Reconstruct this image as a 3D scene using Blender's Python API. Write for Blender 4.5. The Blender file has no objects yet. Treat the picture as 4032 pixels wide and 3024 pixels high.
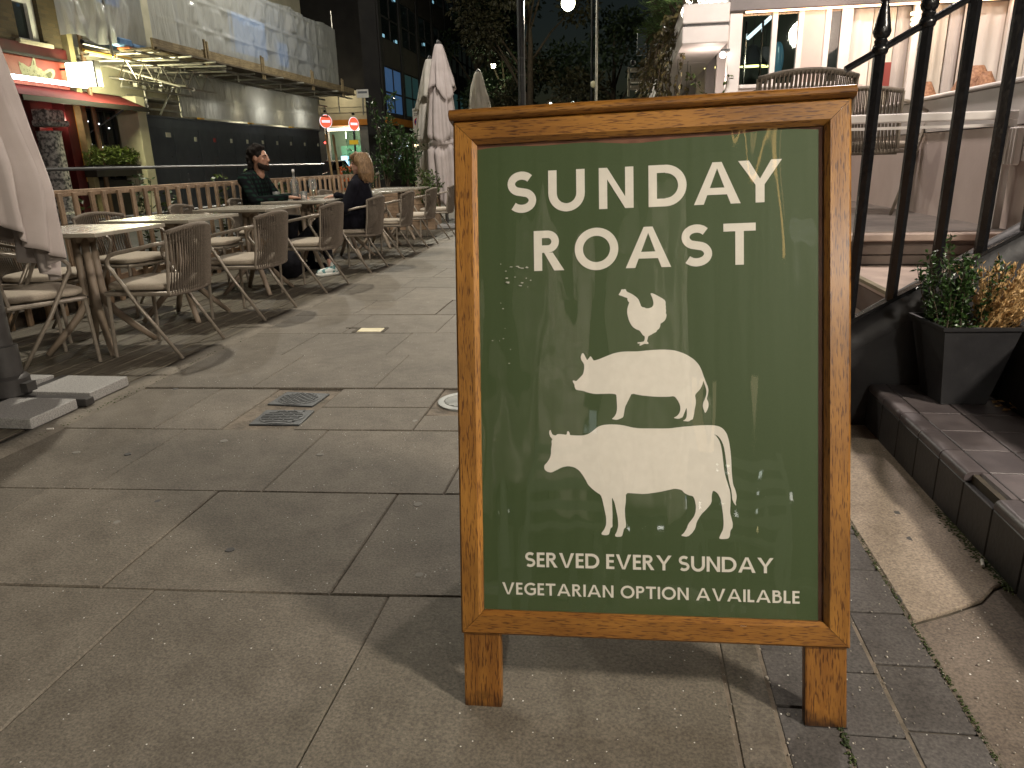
import bpy, bmesh, math, random
import numpy as np
from mathutils import Vector, Matrix, Euler
from mathutils.geometry import tessellate_polygon
random.seed(7)
rnd = random.Random(11)
SC = bpy.context.scene
COL = SC.collection
PI = math.pi
R = math.radians

# ------------------------------------------------------------------ camera
H = 1.10                       # eye height
FPX, PITCH, ROLL, YAW = 2830.0, R(17.17), R(-1.45), R(8.95)
def cam_axes():
    cp, sp = math.cos(PITCH), math.sin(PITCH)
    fwd = np.array([0, cp, -sp]); up = np.array([0, sp, cp]); rt = np.array([1., 0, 0])
    r2 = rt * math.cos(ROLL) + up * math.sin(ROLL); u2 = -rt * math.sin(ROLL) + up * math.cos(ROLL)
    z = np.array([[math.cos(YAW), -math.sin(YAW), 0], [math.sin(YAW), math.cos(YAW), 0], [0, 0, 1]])
    return z @ r2, z @ u2, z @ fwd
RT, UP, FW = cam_axes()
C0 = np.array([0, 0, H])
cam = bpy.data.cameras.new('camera'); camo = bpy.data.objects.new('camera', cam); COL.objects.link(camo)
cam.sensor_fit = 'HORIZONTAL'; cam.sensor_width = 36; cam.lens = FPX / 4032 * 36
cam.clip_start = 0.02; cam.clip_end = 500
camo.matrix_world = Matrix(((RT[0], UP[0], -FW[0], 0), (RT[1], UP[1], -FW[1], 0), (RT[2], UP[2], -FW[2], H), (0, 0, 0, 1)))
SC.camera = camo
# points on real planes seen at a photo pixel (surveying the place from the photograph)
def ray(x, y): return RT * ((x - 2016) / FPX) - UP * ((y - 1512) / FPX) + FW
def PZ(x, y, z=0.0): d = ray(x, y); return Vector(C0 + d * (z - H) / d[2])
def PX(x, y, X): d = ray(x, y); return Vector(C0 + d * X / d[0])
def PY(x, y, Y): d = ray(x, y); return Vector(C0 + d * Y / d[1])

# ------------------------------------------------------------------ world: night sky
W = bpy.data.worlds.new('World'); SC.world = W; W.use_nodes = True
wn = W.node_tree.nodes; wl = W.node_tree.links
bg = wn['Background']
sky = wn.new('ShaderNodeTexSky'); sky.sky_type = 'NISHITA'; sky.sun_disc = False
sky.sun_elevation = R(6); sky.sun_rotation = R(190)
wl.new(sky.outputs[0], bg.inputs[0]); bg.inputs[1].default_value = 0.003
# ------------------------------------------------------------------ exposure
SC.view_settings.view_transform = 'Standard'; SC.view_settings.look = 'None'
SC.view_settings.exposure = 0.15; SC.view_settings.gamma = 1.0
SC.view_settings.use_curve_mapping = False
SC.cycles.use_denoising = True
SC.cycles.max_bounces = 8; SC.cycles.transparent_max_bounces = 16
SC.cycles.sample_clamp_indirect = 4.0

# ------------------------------------------------------------------ unseen lamps (their housings are built further down)
def lamp(name, loc, power, col, radius, kind='POINT', aim=None, spot=None, blend=.5):
    l = bpy.data.lights.new(name, kind); l.energy = power; l.color = col
    l.shadow_soft_size = radius
    if kind == 'SPOT': l.spot_size = R(spot); l.spot_blend = blend
    o = bpy.data.objects.new(name, l); COL.objects.link(o); o.location = loc
    if aim is not None:
        o.rotation_euler = (Vector(aim) - Vector(loc)).to_track_quat('-Z', 'Y').to_euler()
    return o
LAMP_WALL = (3.35, -0.35, 3.3)       # wall lantern assumed on the restaurant, right of and behind the viewer
LAMP_SPAN = (-4.25, 6.6, 6.3)        # lamp assumed on a span wire above the terrace
LAMP_REAR = (1.75, -2.5, 2.55)        # lamp assumed behind the viewer, a fill for the sign front
lamp('assumed_wall_light', LAMP_WALL, 900, (1.0, .89, .75), .26)
lamp('span_lamp_light', LAMP_SPAN, 1200, (1.0, .92, .78), .12, 'SPOT', (LAMP_SPAN[0] + .2, LAMP_SPAN[1], 0), 112, .75)
lamp('rear_fill_light', LAMP_REAR, 165, (1.0, .92, .80), .12)
LAMP_FARFILL = (-1.6, 9.6, 6.9)        # added over the far deck to brighten the closed parasols
lamp('parasol_fill_light', LAMP_FARFILL, 1100, (1.0, .93, .86), .12, 'SPOT', (-3.0, 12.6, 0.6), 62, .6)
LAMP_ROADFILL = (-7.4, 19.5, 8.2)       # added on a span wire over the road to brighten the sheeting
lamp('road_fill_light', LAMP_ROADFILL, 1150, (1.0, .95, .84), .15)

# ------------------------------------------------------------------ mesh helpers
class MB:
    def __init__(s): s.v = []; s.f = []
    def add(s, vs, fs):
        b = len(s.v); s.v += [tuple(v) for v in vs]; s.f += [tuple(b + i for i in f) for f in fs]; return s
    def box(s, c, d, rot=None):
        hx, hy, hz = d[0] / 2, d[1] / 2, d[2] / 2
        p = [Vector((x, y, z)) for z in (-hz, hz) for y in (-hy, hy) for x in (-hx, hx)]
        if rot is not None: p = [rot @ q for q in p]
        c = Vector(c)
        return s.add([q + c for q in p], [(0, 2, 3, 1), (4, 5, 7, 6), (0, 1, 5, 4), (2, 6, 7, 3), (0, 4, 6, 2), (1, 3, 7, 5)])
    def bb(s, x0, x1, y0, y1, z0, z1):
        return s.box(((x0 + x1) / 2, (y0 + y1) / 2, (z0 + z1) / 2), (abs(x1 - x0), abs(y1 - y0), abs(z1 - z0)))
    def bar(s, a, b, w, h=None):
        a = Vector(a); b = Vector(b); d = b - a; h = h or w
        q = d.to_track_quat('Z', 'Y').to_matrix()
        return s.box((a + b) / 2, (w, h, d.length), q)
    def tube(s, pts, r, n=8, caps=True, flat=1.0):
        pts = [Vector(p) for p in pts]; m = len(pts)
        rs = r if isinstance(r, (list, tuple)) else [r] * m
        vs = []; prev = None
        for i, p in enumerate(pts):
            t = (pts[min(i + 1, m - 1)] - pts[max(i - 1, 0)])
            if t.length < 1e-9: t = Vector((0, 0, 1))
            t.normalize()
            if prev is None:
                a = Vector((0, 0, 1)) if abs(t.z) < .9 else Vector((1, 0, 0))
                u = t.cross(a).normalized()
            else:
                u = (prev - t * prev.dot(t)).normalized()
            prev = u; w = t.cross(u)
            for k in range(n):
                an = 2 * PI * k / n
                vs.append(p + u * (math.cos(an) * rs[i]) + w * (math.sin(an) * rs[i] * flat))
        fs = []
        for i in range(m - 1):
            for k in range(n):
                k2 = (k + 1) % n
                fs.append((i * n + k, i * n + k2, (i + 1) * n + k2, (i + 1) * n + k))
        if caps: fs.append(tuple(range(n - 1, -1, -1))); fs.append(tuple(range((m - 1) * n, m * n)))
        return s.add(vs, fs)
    def lathe(s, prof, n=16, c=(0, 0, 0), cap=True):
        c = Vector(c); vs = []
        for r, z in prof:
            for k in range(n):
                a = 2 * PI * k / n; vs.append(c + Vector((r * math.cos(a), r * math.sin(a), z)))
        m = len(prof); fs = []
        for i in range(m - 1):
            for k in range(n):
                k2 = (k + 1) % n; fs.append((i * n + k, i * n + k2, (i + 1) * n + k2, (i + 1) * n + k))
        if cap: fs.append(tuple(range(n - 1, -1, -1))); fs.append(tuple(range((m - 1) * n, m * n)))
        return s.add(vs, fs)
    def ball(s, c, r, n=12, m=8, rot=None):
        c = Vector(c); r = Vector(r) if not isinstance(r, (int, float)) else Vector((r, r, r))
        vs = []
        for i in range(m + 1):
            th = PI * i / m
            for k in range(n):
                a = 2 * PI * k / n
                q = Vector((r.x * math.sin(th) * math.cos(a), r.y * math.sin(th) * math.sin(a), r.z * math.cos(th)))
                if rot is not None: q = rot @ q
                vs.append(c + q)
        fs = []
        for i in range(m):
            for k in range(n):
                k2 = (k + 1) % n; fs.append((i * n + k, (i + 1) * n + k, (i + 1) * n + k2, i * n + k2))
        return s.add(vs, fs)
    def prism(s, poly, fn, d0, d1):
        """poly: 2d outline (ccw); fn(u,v,d) -> 3d"""
        n = len(poly)
        vs = [fn(u, v, d0) for u, v in poly] + [fn(u, v, d1) for u, v in poly]
        fs = [tuple(range(n - 1, -1, -1)), tuple(range(n, 2 * n))]
        for i in range(n):
            j = (i + 1) % n; fs.append((i, j, n + j, n + i))
        return s.add(vs, fs)
    def flat(s, poly, fn):
        tri = tessellate_polygon([[Vector((u, v, 0)) for u, v in poly]])
        return s.add([fn(u, v) for u, v in poly], [tuple(t) for t in tri])
    def grid(s, fn, nu, nv, close_u=False):
        vs = [fn(i / nu, j / nv) for j in range(nv + 1) for i in range(nu + (0 if close_u else 1))]
        w = nu if close_u else nu + 1
        fs = []
        for j in range(nv):
            for i in range(nu):
                i2 = (i + 1) % w if close_u else i + 1
                fs.append((j * w + i, j * w + i2, (j + 1) * w + i2, (j + 1) * w + i))
        return s.add(vs, fs)
    def build(s, name, mat, parent=None, smooth=False, bevel=0, seg=1, org=None, solid=0):
        me = bpy.data.meshes.new(name)
        vs = s.v
        if org is not None:
            o3 = Vector(org); vs = [tuple(Vector(v) - o3) for v in vs]
        me.from_pydata([tuple(v) for v in vs], [], s.f)
        bm = bmesh.new(); bm.from_mesh(me)
        if solid == 0 and len(s.f) < 60000: bmesh.ops.recalc_face_normals(bm, faces=bm.faces)
        if bevel:
            bmesh.ops.remove_doubles(bm, verts=bm.verts, dist=1e-5)
            es = [e for e in bm.edges if len(e.link_faces) == 2 and e.calc_face_angle(0) > .35]
            bmesh.ops.bevel(bm, geom=es, offset=bevel, segments=seg, profile=.6, affect='EDGES', clamp_overlap=True)
        bm.to_mesh(me); bm.free()
        if smooth:
            me.polygons.foreach_set('use_smooth', [True] * len(me.polygons))
            if smooth != 'all':
                try: me.set_sharp_from_angle(angle=R(40))
                except Exception: pass
        o = bpy.data.objects.new(name, me); COL.objects.link(o)
        if mat is not None: me.materials.append(mat)
        if org is not None: o.location = org
        if parent is not None: o.parent = parent
        if solid:
            m = o.modifiers.new('t', 'SOLIDIFY'); m.thickness = solid; m.offset = 0
        return o

def tag(o, label=None, cat=None, group=None, kind=None):
    if label: o['label'] = label
    if cat: o['category'] = cat
    if group: o['group'] = group
    if kind: o['kind'] = kind
    return o
def thing(name, label, cat, loc=(0, 0, 0), rz=0.0, group=None):
    o = bpy.data.objects.new(name, None); COL.objects.link(o); o.empty_display_size = .1
    o.location = loc; o.rotation_euler = (0, 0, rz)
    return tag(o, label, cat, group)
def copy_tree(o, parent=None):
    c = o.copy(); COL.objects.link(c); c.parent = parent
    for ch in [x for x in o.children]: copy_tree(ch, c)
    return c

# ------------------------------------------------------------------ materials
def base(name):
    m = bpy.data.materials.new(name); m.use_nodes = True
    n = m.node_tree.nodes; l = m.node_tree.links
    return m, n, l, n['Principled BSDF']
def M(name, c1, c2=None, scale=6, rough=.6, bump=0, bscale=40, metal=0, stretch=(1, 1, 1), spec=.5, rand=0, detail=4,
      emis=None, estr=0, lo=.35, hi=.65, coat=0, space='Object', rvar=0.0):
    m, n, l, b = base(name)
    b.inputs['Roughness'].default_value = rough; b.inputs['Metallic'].default_value = metal
    b.inputs['Specular IOR Level'].default_value = spec
    if coat: b.inputs['Coat Weight'].default_value = coat; b.inputs['Coat Roughness'].default_value = .12
    tc = n.new('ShaderNodeTexCoord'); mp = n.new('ShaderNodeMapping'); mp.inputs['Scale'].default_value = stretch
    l.new(tc.outputs[space], mp.inputs[0])
    if rand:
        oi = n.new('ShaderNodeObjectInfo'); av = n.new('ShaderNodeVectorMath'); av.operation = 'ADD'
        mu = n.new('ShaderNodeMath'); mu.operation = 'MULTIPLY'; mu.inputs[1].default_value = 37.0
        l.new(oi.outputs['Random'], mu.inputs[0]); l.new(mp.outputs[0], av.inputs[0]); l.new(mu.outputs[0], av.inputs[1])
        vec = av.outputs[0]
    else: vec = mp.outputs[0]
    if c2 is not None:
        t = n.new('ShaderNodeTexNoise'); t.inputs['Scale'].default_value = scale; t.inputs['Detail'].default_value = detail
        l.new(vec, t.inputs['Vector'])
        r = n.new('ShaderNodeValToRGB'); r.color_ramp.elements[0].position = lo; r.color_ramp.elements[1].position = hi
        r.color_ramp.elements[0].color = (*c1, 1); r.color_ramp.elements[1].color = (*c2, 1)
        l.new(t.outputs[0], r.inputs[0]); out = r.outputs[0]
        if rvar:
            mr = n.new('ShaderNodeMapRange'); mr.inputs[3].default_value = rough - rvar; mr.inputs[4].default_value = rough + rvar
            l.new(t.outputs[0], mr.inputs[0]); l.new(mr.outputs[0], b.inputs['Roughness'])
        if rand:
            hs = n.new('ShaderNodeHueSaturation'); mr = n.new('ShaderNodeMapRange')
            mr.inputs[3].default_value = 1 - rand; mr.inputs[4].default_value = 1 + rand
            l.new(oi.outputs['Random'], mr.inputs[0]); l.new(mr.outputs[0], hs.inputs['Value']); l.new(out, hs.inputs['Color']); out = hs.outputs[0]
        l.new(out, b.inputs['Base Color'])
    else:
        b.inputs['Base Color'].default_value = (*c1, 1)
    if bump:
        t2 = n.new('ShaderNodeTexNoise'); t2.inputs['Scale'].default_value = bscale; t2.inputs['Detail'].default_value = 5
        l.new(vec, t2.inputs['Vector'])
        bp = n.new('ShaderNodeBump'); bp.inputs['Strength'].default_value = bump; bp.inputs['Distance'].default_value = .01
        l.new(t2.outputs[0], bp.inputs['Height']); l.new(bp.outputs[0], b.inputs['Normal'])
    if emis:
        b.inputs['Emission Color'].default_value = (*emis, 1); b.inputs['Emission Strength'].default_value = estr
    return m
def EM(name, c, s):
    return M(name, c, emis=c, estr=s, rough=.5)

def slab_material(name, ca, cb, spark=.75, sscale=95):
    m, n, l, b = base(name)
    b.inputs['Roughness'].default_value = .72; b.inputs['Specular IOR Level'].default_value = .35
    tc = n.new('ShaderNodeTexCoord'); oi = n.new('ShaderNodeObjectInfo')
    geo = n.new('ShaderNodeNewGeometry')
    P = geo.outputs['Position']
    def noise(sc, det=4, vec=P):
        t = n.new('ShaderNodeTexNoise'); t.inputs['Scale'].default_value = sc; t.inputs['Detail'].default_value = det; t.inputs['Roughness'].default_value = .62
        l.new(vec, t.inputs['Vector']); return t.outputs[0]
    def ramp(src, p0, p1, a, c):
        r = n.new('ShaderNodeValToRGB'); r.color_ramp.elements[0].position = p0; r.color_ramp.elements[1].position = p1
        r.color_ramp.elements[0].color = a; r.color_ramp.elements[1].color = c; l.new(src, r.inputs[0]); return r.outputs[0]
    def mix(kind, f, a, c):
        x = n.new('ShaderNodeMixRGB'); x.blend_type = kind
        if isinstance(f, (int, float)): x.inputs[0].default_value = f
        else: l.new(f, x.inputs[0])
        l.new(a, x.inputs[1])
        if isinstance(c, tuple): x.inputs[2].default_value = c
        else: l.new(c, x.inputs[2])
        return x.outputs[0]
    big = ramp(noise(2.2, 5), .3, .7, (*ca, 1), (*cb, 1))
    fine = ramp(noise(150, 3), .32, .68, (.55, .55, .55, 1), (1.35, 1.32, 1.28, 1))
    col = mix('MULTIPLY', .85, big, fine)
    blot = ramp(noise(9, 6), .36, .6, (.72, .70, .68, 1), (1.05, 1.05, 1.05, 1))
    col = mix('MULTIPLY', .7, col, blot)
    stain = ramp(noise(4.5, 8), .56, .72, (1, 1, 1, 1), (.62, .60, .57, 1))
    col = mix('MULTIPLY', .8, col, stain)
    hs = n.new('ShaderNodeHueSaturation'); mr = n.new('ShaderNodeMapRange'); mr.inputs[3].default_value = .90; mr.inputs[4].default_value = 1.09
    l.new(oi.outputs['Random'], mr.inputs[0]); l.new(mr.outputs[0], hs.inputs['Value']); l.new(col, hs.inputs['Color']); col = hs.outputs[0]
    v = n.new('ShaderNodeTexVoronoi'); v.inputs['Scale'].default_value = sscale; l.new(P, v.inputs['Vector'])
    v2 = n.new('ShaderNodeTexVoronoi'); v2.inputs['Scale'].default_value = sscale; l.new(P, v2.inputs['Vector'])
    sep = n.new('ShaderNodeSeparateColor'); l.new(v2.outputs['Color'], sep.inputs[0])
    lt = n.new('ShaderNodeMath'); lt.operation = 'LESS_THAN'; lt.inputs[1].default_value = .16; l.new(v.outputs['Distance'], lt.inputs[0])
    gt = n.new('ShaderNodeMath'); gt.operation = 'GREATER_THAN'; gt.inputs[1].default_value = .965; l.new(sep.outputs[0], gt.inputs[0])
    mu = n.new('ShaderNodeMath'); mu.operation = 'MULTIPLY'; l.new(lt.outputs[0], mu.inputs[0]); l.new(gt.outputs[0], mu.inputs[1])
    col = mix('MIX', mu.outputs[0], col, (spark, spark, spark * .95, 1))
    l.new(col, b.inputs['Base Color'])
    bp = n.new('ShaderNodeBump'); bp.inputs['Strength'].default_value = .35; bp.inputs['Distance'].default_value = .004
    ad = n.new('ShaderNodeMath'); ad.operation = 'ADD'
    l.new(noise(120, 4), ad.inputs[0]); l.new(noise(18, 4), ad.inputs[1])
    l.new(ad.outputs[0], bp.inputs['Height']); l.new(bp.outputs[0], b.inputs['Normal'])
    return m

def wood_material(name, ca, cb, pore, gs=1.0, rough=.42, coat=.25, dirty=False):
    """grain runs along the object's local X"""
    m, n, l, b = base(name)
    b.inputs['Roughness'].default_value = rough; b.inputs['Coat Weight'].default_value = coat; b.inputs['Coat Roughness'].default_value = .25
    tc = n.new('ShaderNodeTexCoord'); oi = n.new('ShaderNodeObjectInfo')
    av = n.new('ShaderNodeVectorMath'); av.operation = 'ADD'; mu = n.new('ShaderNodeMath'); mu.operation = 'MULTIPLY'; mu.inputs[1].default_value = 23.0
    l.new(oi.outputs['Random'], mu.inputs[0]); l.new(tc.outputs['Object'], av.inputs[0]); l.new(mu.outputs[0], av.inputs[1])
    def noise(st, sc, det=4):
        mp = n.new('ShaderNodeMapping'); mp.inputs['Scale'].default_value = st; l.new(av.outputs[0], mp.inputs[0])
        t = n.new('ShaderNodeTexNoise'); t.inputs['Scale'].default_value = sc; t.inputs['Detail'].default_value = det
        l.new(mp.outputs[0], t.inputs['Vector']); return t.outputs[0]
    def ramp(src, p0, p1, a, c):
        r = n.new('ShaderNodeValToRGB'); r.color_ramp.elements[0].position = p0; r.color_ramp.elements[1].position = p1
        r.color_ramp.elements[0].color = (*a, 1); r.color_ramp.elements[1].color = (*c, 1); l.new(src, r.inputs[0]); return r.outputs[0]
    def mul(f, a, c):
        x = n.new('ShaderNodeMixRGB'); x.blend_type = 'MULTIPLY'; x.inputs[0].default_value = f; l.new(a, x.inputs[1]); l.new(c, x.inputs[2]); return x.outputs[0]
    g = ramp(noise((1.2, 14, 14), 3.2 * gs, 5), .32, .68, ca, cb)
    fl = noise((5, 46, 46), 8 * gs, 2)
    p = ramp(fl, .36, .46, pore, (1, 1, 1))
    st = ramp(noise((1, 1, 1), 5, 5), .35, .62, (.62, .58, .52), (1.08, 1.06, 1.0))
    col = mul(.8, mul(.85, g, p), st)
    if dirty:      # splash dirt at the foot of the legs
        sx = n.new('ShaderNodeSeparateXYZ'); l.new(tc.outputs['Object'], sx.inputs[0])
        ad = n.new('ShaderNodeMath'); ad.operation = 'ADD'; m2 = n.new('ShaderNodeMath'); m2.operation = 'MULTIPLY'; m2.inputs[1].default_value = .09
        l.new(noise((1, 1, 1), 40, 4), m2.inputs[0]); l.new(sx.outputs[0], ad.inputs[0]); l.new(m2.outputs[0], ad.inputs[1])
        col = mul(1, col, ramp(ad.outputs[0], .045, .085, (.22, .20, .18), (1, 1, 1)))
    l.new(col, b.inputs['Base Color'])
    bp = n.new('ShaderNodeBump'); bp.inputs['Strength'].default_value = .25; bp.inputs['Distance'].default_value = .002
    l.new(fl, bp.inputs['Height']); l.new(bp.outputs[0], b.inputs['Normal'])
    return m

def glass_material(name, tint=(1, 1, 1), wav=0.0, wscale=3.0, rough=.02, ior=1.5, lit_white=None, boost=0.0):
    """thin sheet: clear, with a Fresnel reflection"""
    m = bpy.data.materials.new(name); m.use_nodes = True
    n = m.node_tree.nodes; l = m.node_tree.links; n.clear()
    out = n.new('ShaderNodeOutputMaterial'); tr = n.new('ShaderNodeBsdfTransparent'); tr.inputs[0].default_value = (*tint, 1)
    gl = n.new('ShaderNodeBsdfGlossy'); gl.inputs['Roughness'].default_value = rough
    fr = n.new('ShaderNodeFresnel'); fr.inputs[0].default_value = ior
    mx = n.new('ShaderNodeMixShader')
    f = fr.outputs[0]
    if boost:
        a = n.new('ShaderNodeMath'); a.operation = 'MULTIPLY'; a.inputs[1].default_value = boost; a.use_clamp = True; l.new(f, a.inputs[0]); f = a.outputs[0]
    l.new(f, mx.inputs[0]); l.new(tr.outputs[0], mx.inputs[1]); l.new(gl.outputs[0], mx.inputs[2])
    if wav:
        tc = n.new('ShaderNodeTexCoord'); mp = n.new('ShaderNodeMapping'); mp.inputs['Scale'].default_value = (1.6, 1.6, .45) ; l.new(tc.outputs['Object'], mp.inputs[0])
        t = n.new('ShaderNodeTexNoise'); t.inputs['Scale'].default_value = wscale; t.inputs['Detail'].default_value = 1.5; l.new(mp.outputs[0], t.inputs['Vector'])
        bp = n.new('ShaderNodeBump'); bp.inputs['Strength'].default_value = wav; bp.inputs['Distance'].default_value = .05
        l.new(t.outputs[0], bp.inputs['Height']); l.new(bp.outputs[0], gl.inputs['Normal'])
    res = mx.outputs[0]
    if lit_white:
        df = n.new('ShaderNodeBsdfDiffuse'); df.inputs[0].default_value = (.9, .92, .9, 1); m2 = n.new('ShaderNodeMixShader'); m2.inputs[0].default_value = lit_white  # white diffuse mixed in to imitate light caught by the glass
        l.new(res, m2.inputs[1]); l.new(df.outputs[0], m2.inputs[2]); res = m2.outputs[0]
    l.new(res, out.inputs[0])
    return m

# ================================================================== SETTING: ground, paving, deck
def gz(x): return max(0.0, .0258 * (x + .31)) if x < 1.3 else .0415
m_asphalt = M('asphalt', (.035, .035, .036), (.06, .058, .055), 3, .85, .3, 90)
m_slab = slab_material('york_stone', (.122, .108, .086), (.176, .157, .127))
m_setts = slab_material('dark_sett', (.072, .068, .066), (.112, .105, .10), .7, 80)
m_cement = slab_material('cement', (.24, .198, .155), (.32, .268, .212), .5, 60)
m_aggr = slab_material('aggregate', (.12, .10, .083), (.18, .15, .122), .9, 70)
m_mortar = M('mortar', (.10, .085, .065), (.20, .165, .125), 14, .9, .6, 60)
m_joint = M('joint_dirt', (.045, .038, .028), (.095, .08, .058), 20, .95)
m_moss = M('moss', (.02, .035, .008), (.06, .08, .02), 30, .9)
m_conc = M('kerb_concrete', (.11, .096, .075), (.185, .163, .128), 7, .85, .5, 70, lo=.3, hi=.7)
m_gum1 = M('gum_dark', (.06, .057, .055), rough=.7)
m_gum2 = M('gum_pale', (.20, .19, .165), rough=.8)

g = MB(); g.bb(-160, 160, -60, 260, -.30, -.14); tag(g.build('ground', m_asphalt), kind='structure')
g = MB(); g.bb(-11.9, -5.75, -20, 33, -.139, -.06); g.bb(-60, 60, 33, 40, -.139, -.06)
road = tag(g.build('road', m_asphalt), kind='structure')
g = MB()
NX = 40
xs = [-5.7, -2.6, -.31] + [-.31 + 1.6 * i / 10 for i in range(1, 11)] + [2.6, 5.0]
vs = []; fs = []
for i, x in enumerate(xs):
    for y in (-14, 33): vs.append((x, y, gz(x) - .0075))
for i in range(len(xs) - 1): fs.append((2 * i, 2 * i + 2, 2 * i + 3, 2 * i + 1))
b0 = len(vs); vs += [(x, y, -.138) for x in (-5.7, 5.0) for y in (-14, 33)]
n2 = 2 * len(xs)
fs += [(0, 1, b0 + 1, b0), (n2 - 2, b0 + 2, b0 + 3, n2 - 1)]
g.add(vs, fs)
pavement = tag(g.build('pavement', m_joint), kind='structure')

def slab_poly(pts, mat, name='paving_slab', top=0.0, depth=.05, ch=.004, jit=.0015, parent=pavement, tilt=None):
    """pts: ccw plan corners; a stone with chamfered arris"""
    n = len(pts); cx = sum(p[0] for p in pts) / n; cy = sum(p[1] for p in pts) / n
    dz = top + rnd.uniform(-jit, jit)
    tx, ty = (rnd.uniform(-.0015, .0015), rnd.uniform(-.0015, .0015)) if tilt is None else tilt
    zz = lambda x, y: gz(x) + dz + tx * (x - cx) + ty * (y - cy)
    def inset(p, d):
        v = Vector((p[0] - cx, p[1] - cy)); 
        sx = 1 - d / max(abs(v.x), .02); sy = 1 - d / max(abs(v.y), .02)
        return (cx + v.x * sx, cy + v.y * sy)
    ins = [inset(p, ch) for p in pts]
    vs = [(x, y, zz(x, y)) for x, y in ins] + [(x, y, zz(x, y) - ch) for x, y in pts] + [(x, y, zz(x, y) - depth) for x, y in pts]
    fs = [tuple(range(n))]
    for i in range(n):
        j = (i + 1) % n; fs += [(i, n + i, n + j, j), (n + i, 2 * n + i, 2 * n + j, n + j)]
    b = MB(); b.add(vs, fs); return b.build(name, mat, parent)

YC = [-.90, -.28, .34, .955, 1.572, 2.19, 2.805, 3.399, 4.062, 4.664, 5.282, 5.872, 6.525, 7.14, 7.774, 8.42, 9.08, 9.74, 10.4, 11.05, 11.7, 12.35, 13.0]
SK = .065
def yl(i, x): return YC[i] + SK * (x + 1)
for i in range(len(YC) - 1):
    par = i % 2
    base_x = -1.255 if (i % 2 == 1) else -1.41
    xl = -2.49 - .012 * (YC[i] - 3)
    if i == 6: joints = None
    else:
        js = [base_x + .65 * k for k in range(-3, 4)]
        js = [x + rnd.uniform(-.006, .006) for x in js if x > xl + .12 and x < .10]
        joints = [xl] + js + [.238, .328]
        if i == 3: joints = [xl, -1.905, -1.255, -.60, .238, .328]
    ga = .004 if i not in (7,) else .004
    def quad(x0, x1, ya=None, yb=None, top=0, tilt=None):
        gp = rnd.choice((.0011, .0016, .0024, .0032))
        lo = (lambda x: yl(i, x)) if ya is None else (lambda x: ya + SK * (x + 1))
        hi = (lambda x: yl(i + 1, x)) if yb is None else (lambda x: yb + SK * (x + 1))
        pts = [(x0 + gp, lo(x0) + gp), (x1 - gp, lo(x1) + gp), (x1 - gp, hi(x1) - gp), (x0 + gp, hi(x0) - gp)]
        slab_poly(pts, m_slab, top=top, tilt=tilt)
    if joints:
        for a, c in zip(joints[:-1], joints[1:]):
            # the course behind the manholes stands a little proud
            quad(a, c, top=.006 if i == 7 else 0)
    else:
        quad(xl, -2.065); quad(-2.065, -1.752)
        quad(-1.415, -.885, yb=3.105); quad(-1.415, -.885, ya=3.105)
        quad(-.585, .238); quad(.238, .328)
        quad(-.885, -.585, yb=3.0)
        b = MB(); b.bb(-1.749, -1.419, 2.768, 3.345, -.02, -.006)
        b.build('mortar_bed', m_mortar, pavement)
        b = MB(); b.bb(-.88, -.59, 3.02, 3.405, -.02, -.004)
        b.build('mortar_bed', m_mortar, pavement)
# dark setts between the flags and the cement strip
for (x0, x1, off) in ((.328, .443, .02), (.443, .565, .09), (.565, .70, .0)):
    y = -.6 + off
    while y < 4.1:
        L = rnd.uniform(.165, .205)
        gp = .0022
        slab_poly([(x0 + gp, y + gp + .02 * (x0 - .4)), (x1 - gp, y + gp + .02 * (x0 - .4)), (x1 - gp, y + L - gp), (x0 + gp, y + L - gp)], m_setts, 'sett', top=0, ch=.003, jit=.0012)
        y += L
for xj in (.238, .328, .443, .565, .702):
    b = MB(); b.bb(xj - .006, xj + .006, -.6, 4.0, gz(xj) - .02, gz(xj) - .0016); b.build('joint_mortar', m_mortar, pavement)
# cement apron along the ledge, broken at the near end
slab_poly([(.706, 1.60), (.80, 1.645), (.90, 1.70), (.955, 1.76), (1.02, 1.80), (1.02, 2.95), (.706, 2.95)], m_cement, 'cement_apron', top=.002, ch=.003)
slab_poly([(.706, .55), (1.02, .55), (1.02, 1.79), (.955, 1.75), (.90, 1.69), (.80, 1.635), (.706, 1.59)], m_aggr, 'concrete_patch', top=-.002, ch=.003)
slab_poly([(.706, -1.2), (1.02, -1.2), (1.02, .545), (.706, .545)], m_aggr, 'concrete_patch', top=-.002, ch=.003)
# moss in joints, gum spots
def moss_line(pts, n, name='moss', spread=.006, size=.006):
    b = MB()
    for k in range(n):
        t = rnd.random() * (len(pts) - 1); i = min(int(t), len(pts) - 2); fr = t - i
        p = Vector(pts[i]).lerp(Vector(pts[i + 1]), fr)
        x = p.x + rnd.gauss(0, spread); y = p.y + rnd.gauss(0, spread)
        s = rnd.uniform(.4, 1) * size; a = rnd.uniform(0, PI)
        z = gz(x) + .001
        b.ball((x, y, z), (s, s * .8, s * .45), 5, 3, Matrix.Rotation(a, 3, 'Z'))
    o = b.build(name, m_moss, pavement, smooth='all'); o['kind'] = 'stuff'; return o
moss_line([(.70, 2.1, 0), (.70, 1.6, 0), (.702, 1.3, 0), (.70, 1.0, 0)], 420, spread=.003, size=.0035)
moss_line([(1.0, 1.75, 0), (.985, 1.9, 0), (.99, 2.2, 0)], 700, spread=.011, size=.006)
moss_line([(.443, 1.25, 0), (.443, 1.0, 0)], 90, spread=.004, size=.005)
moss_line([(-2.52, 2.6, 0), (-2.52, 3.2, 0), (-2.54, 4.4, 0)], 120, spread=.012, size=.007)
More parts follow.
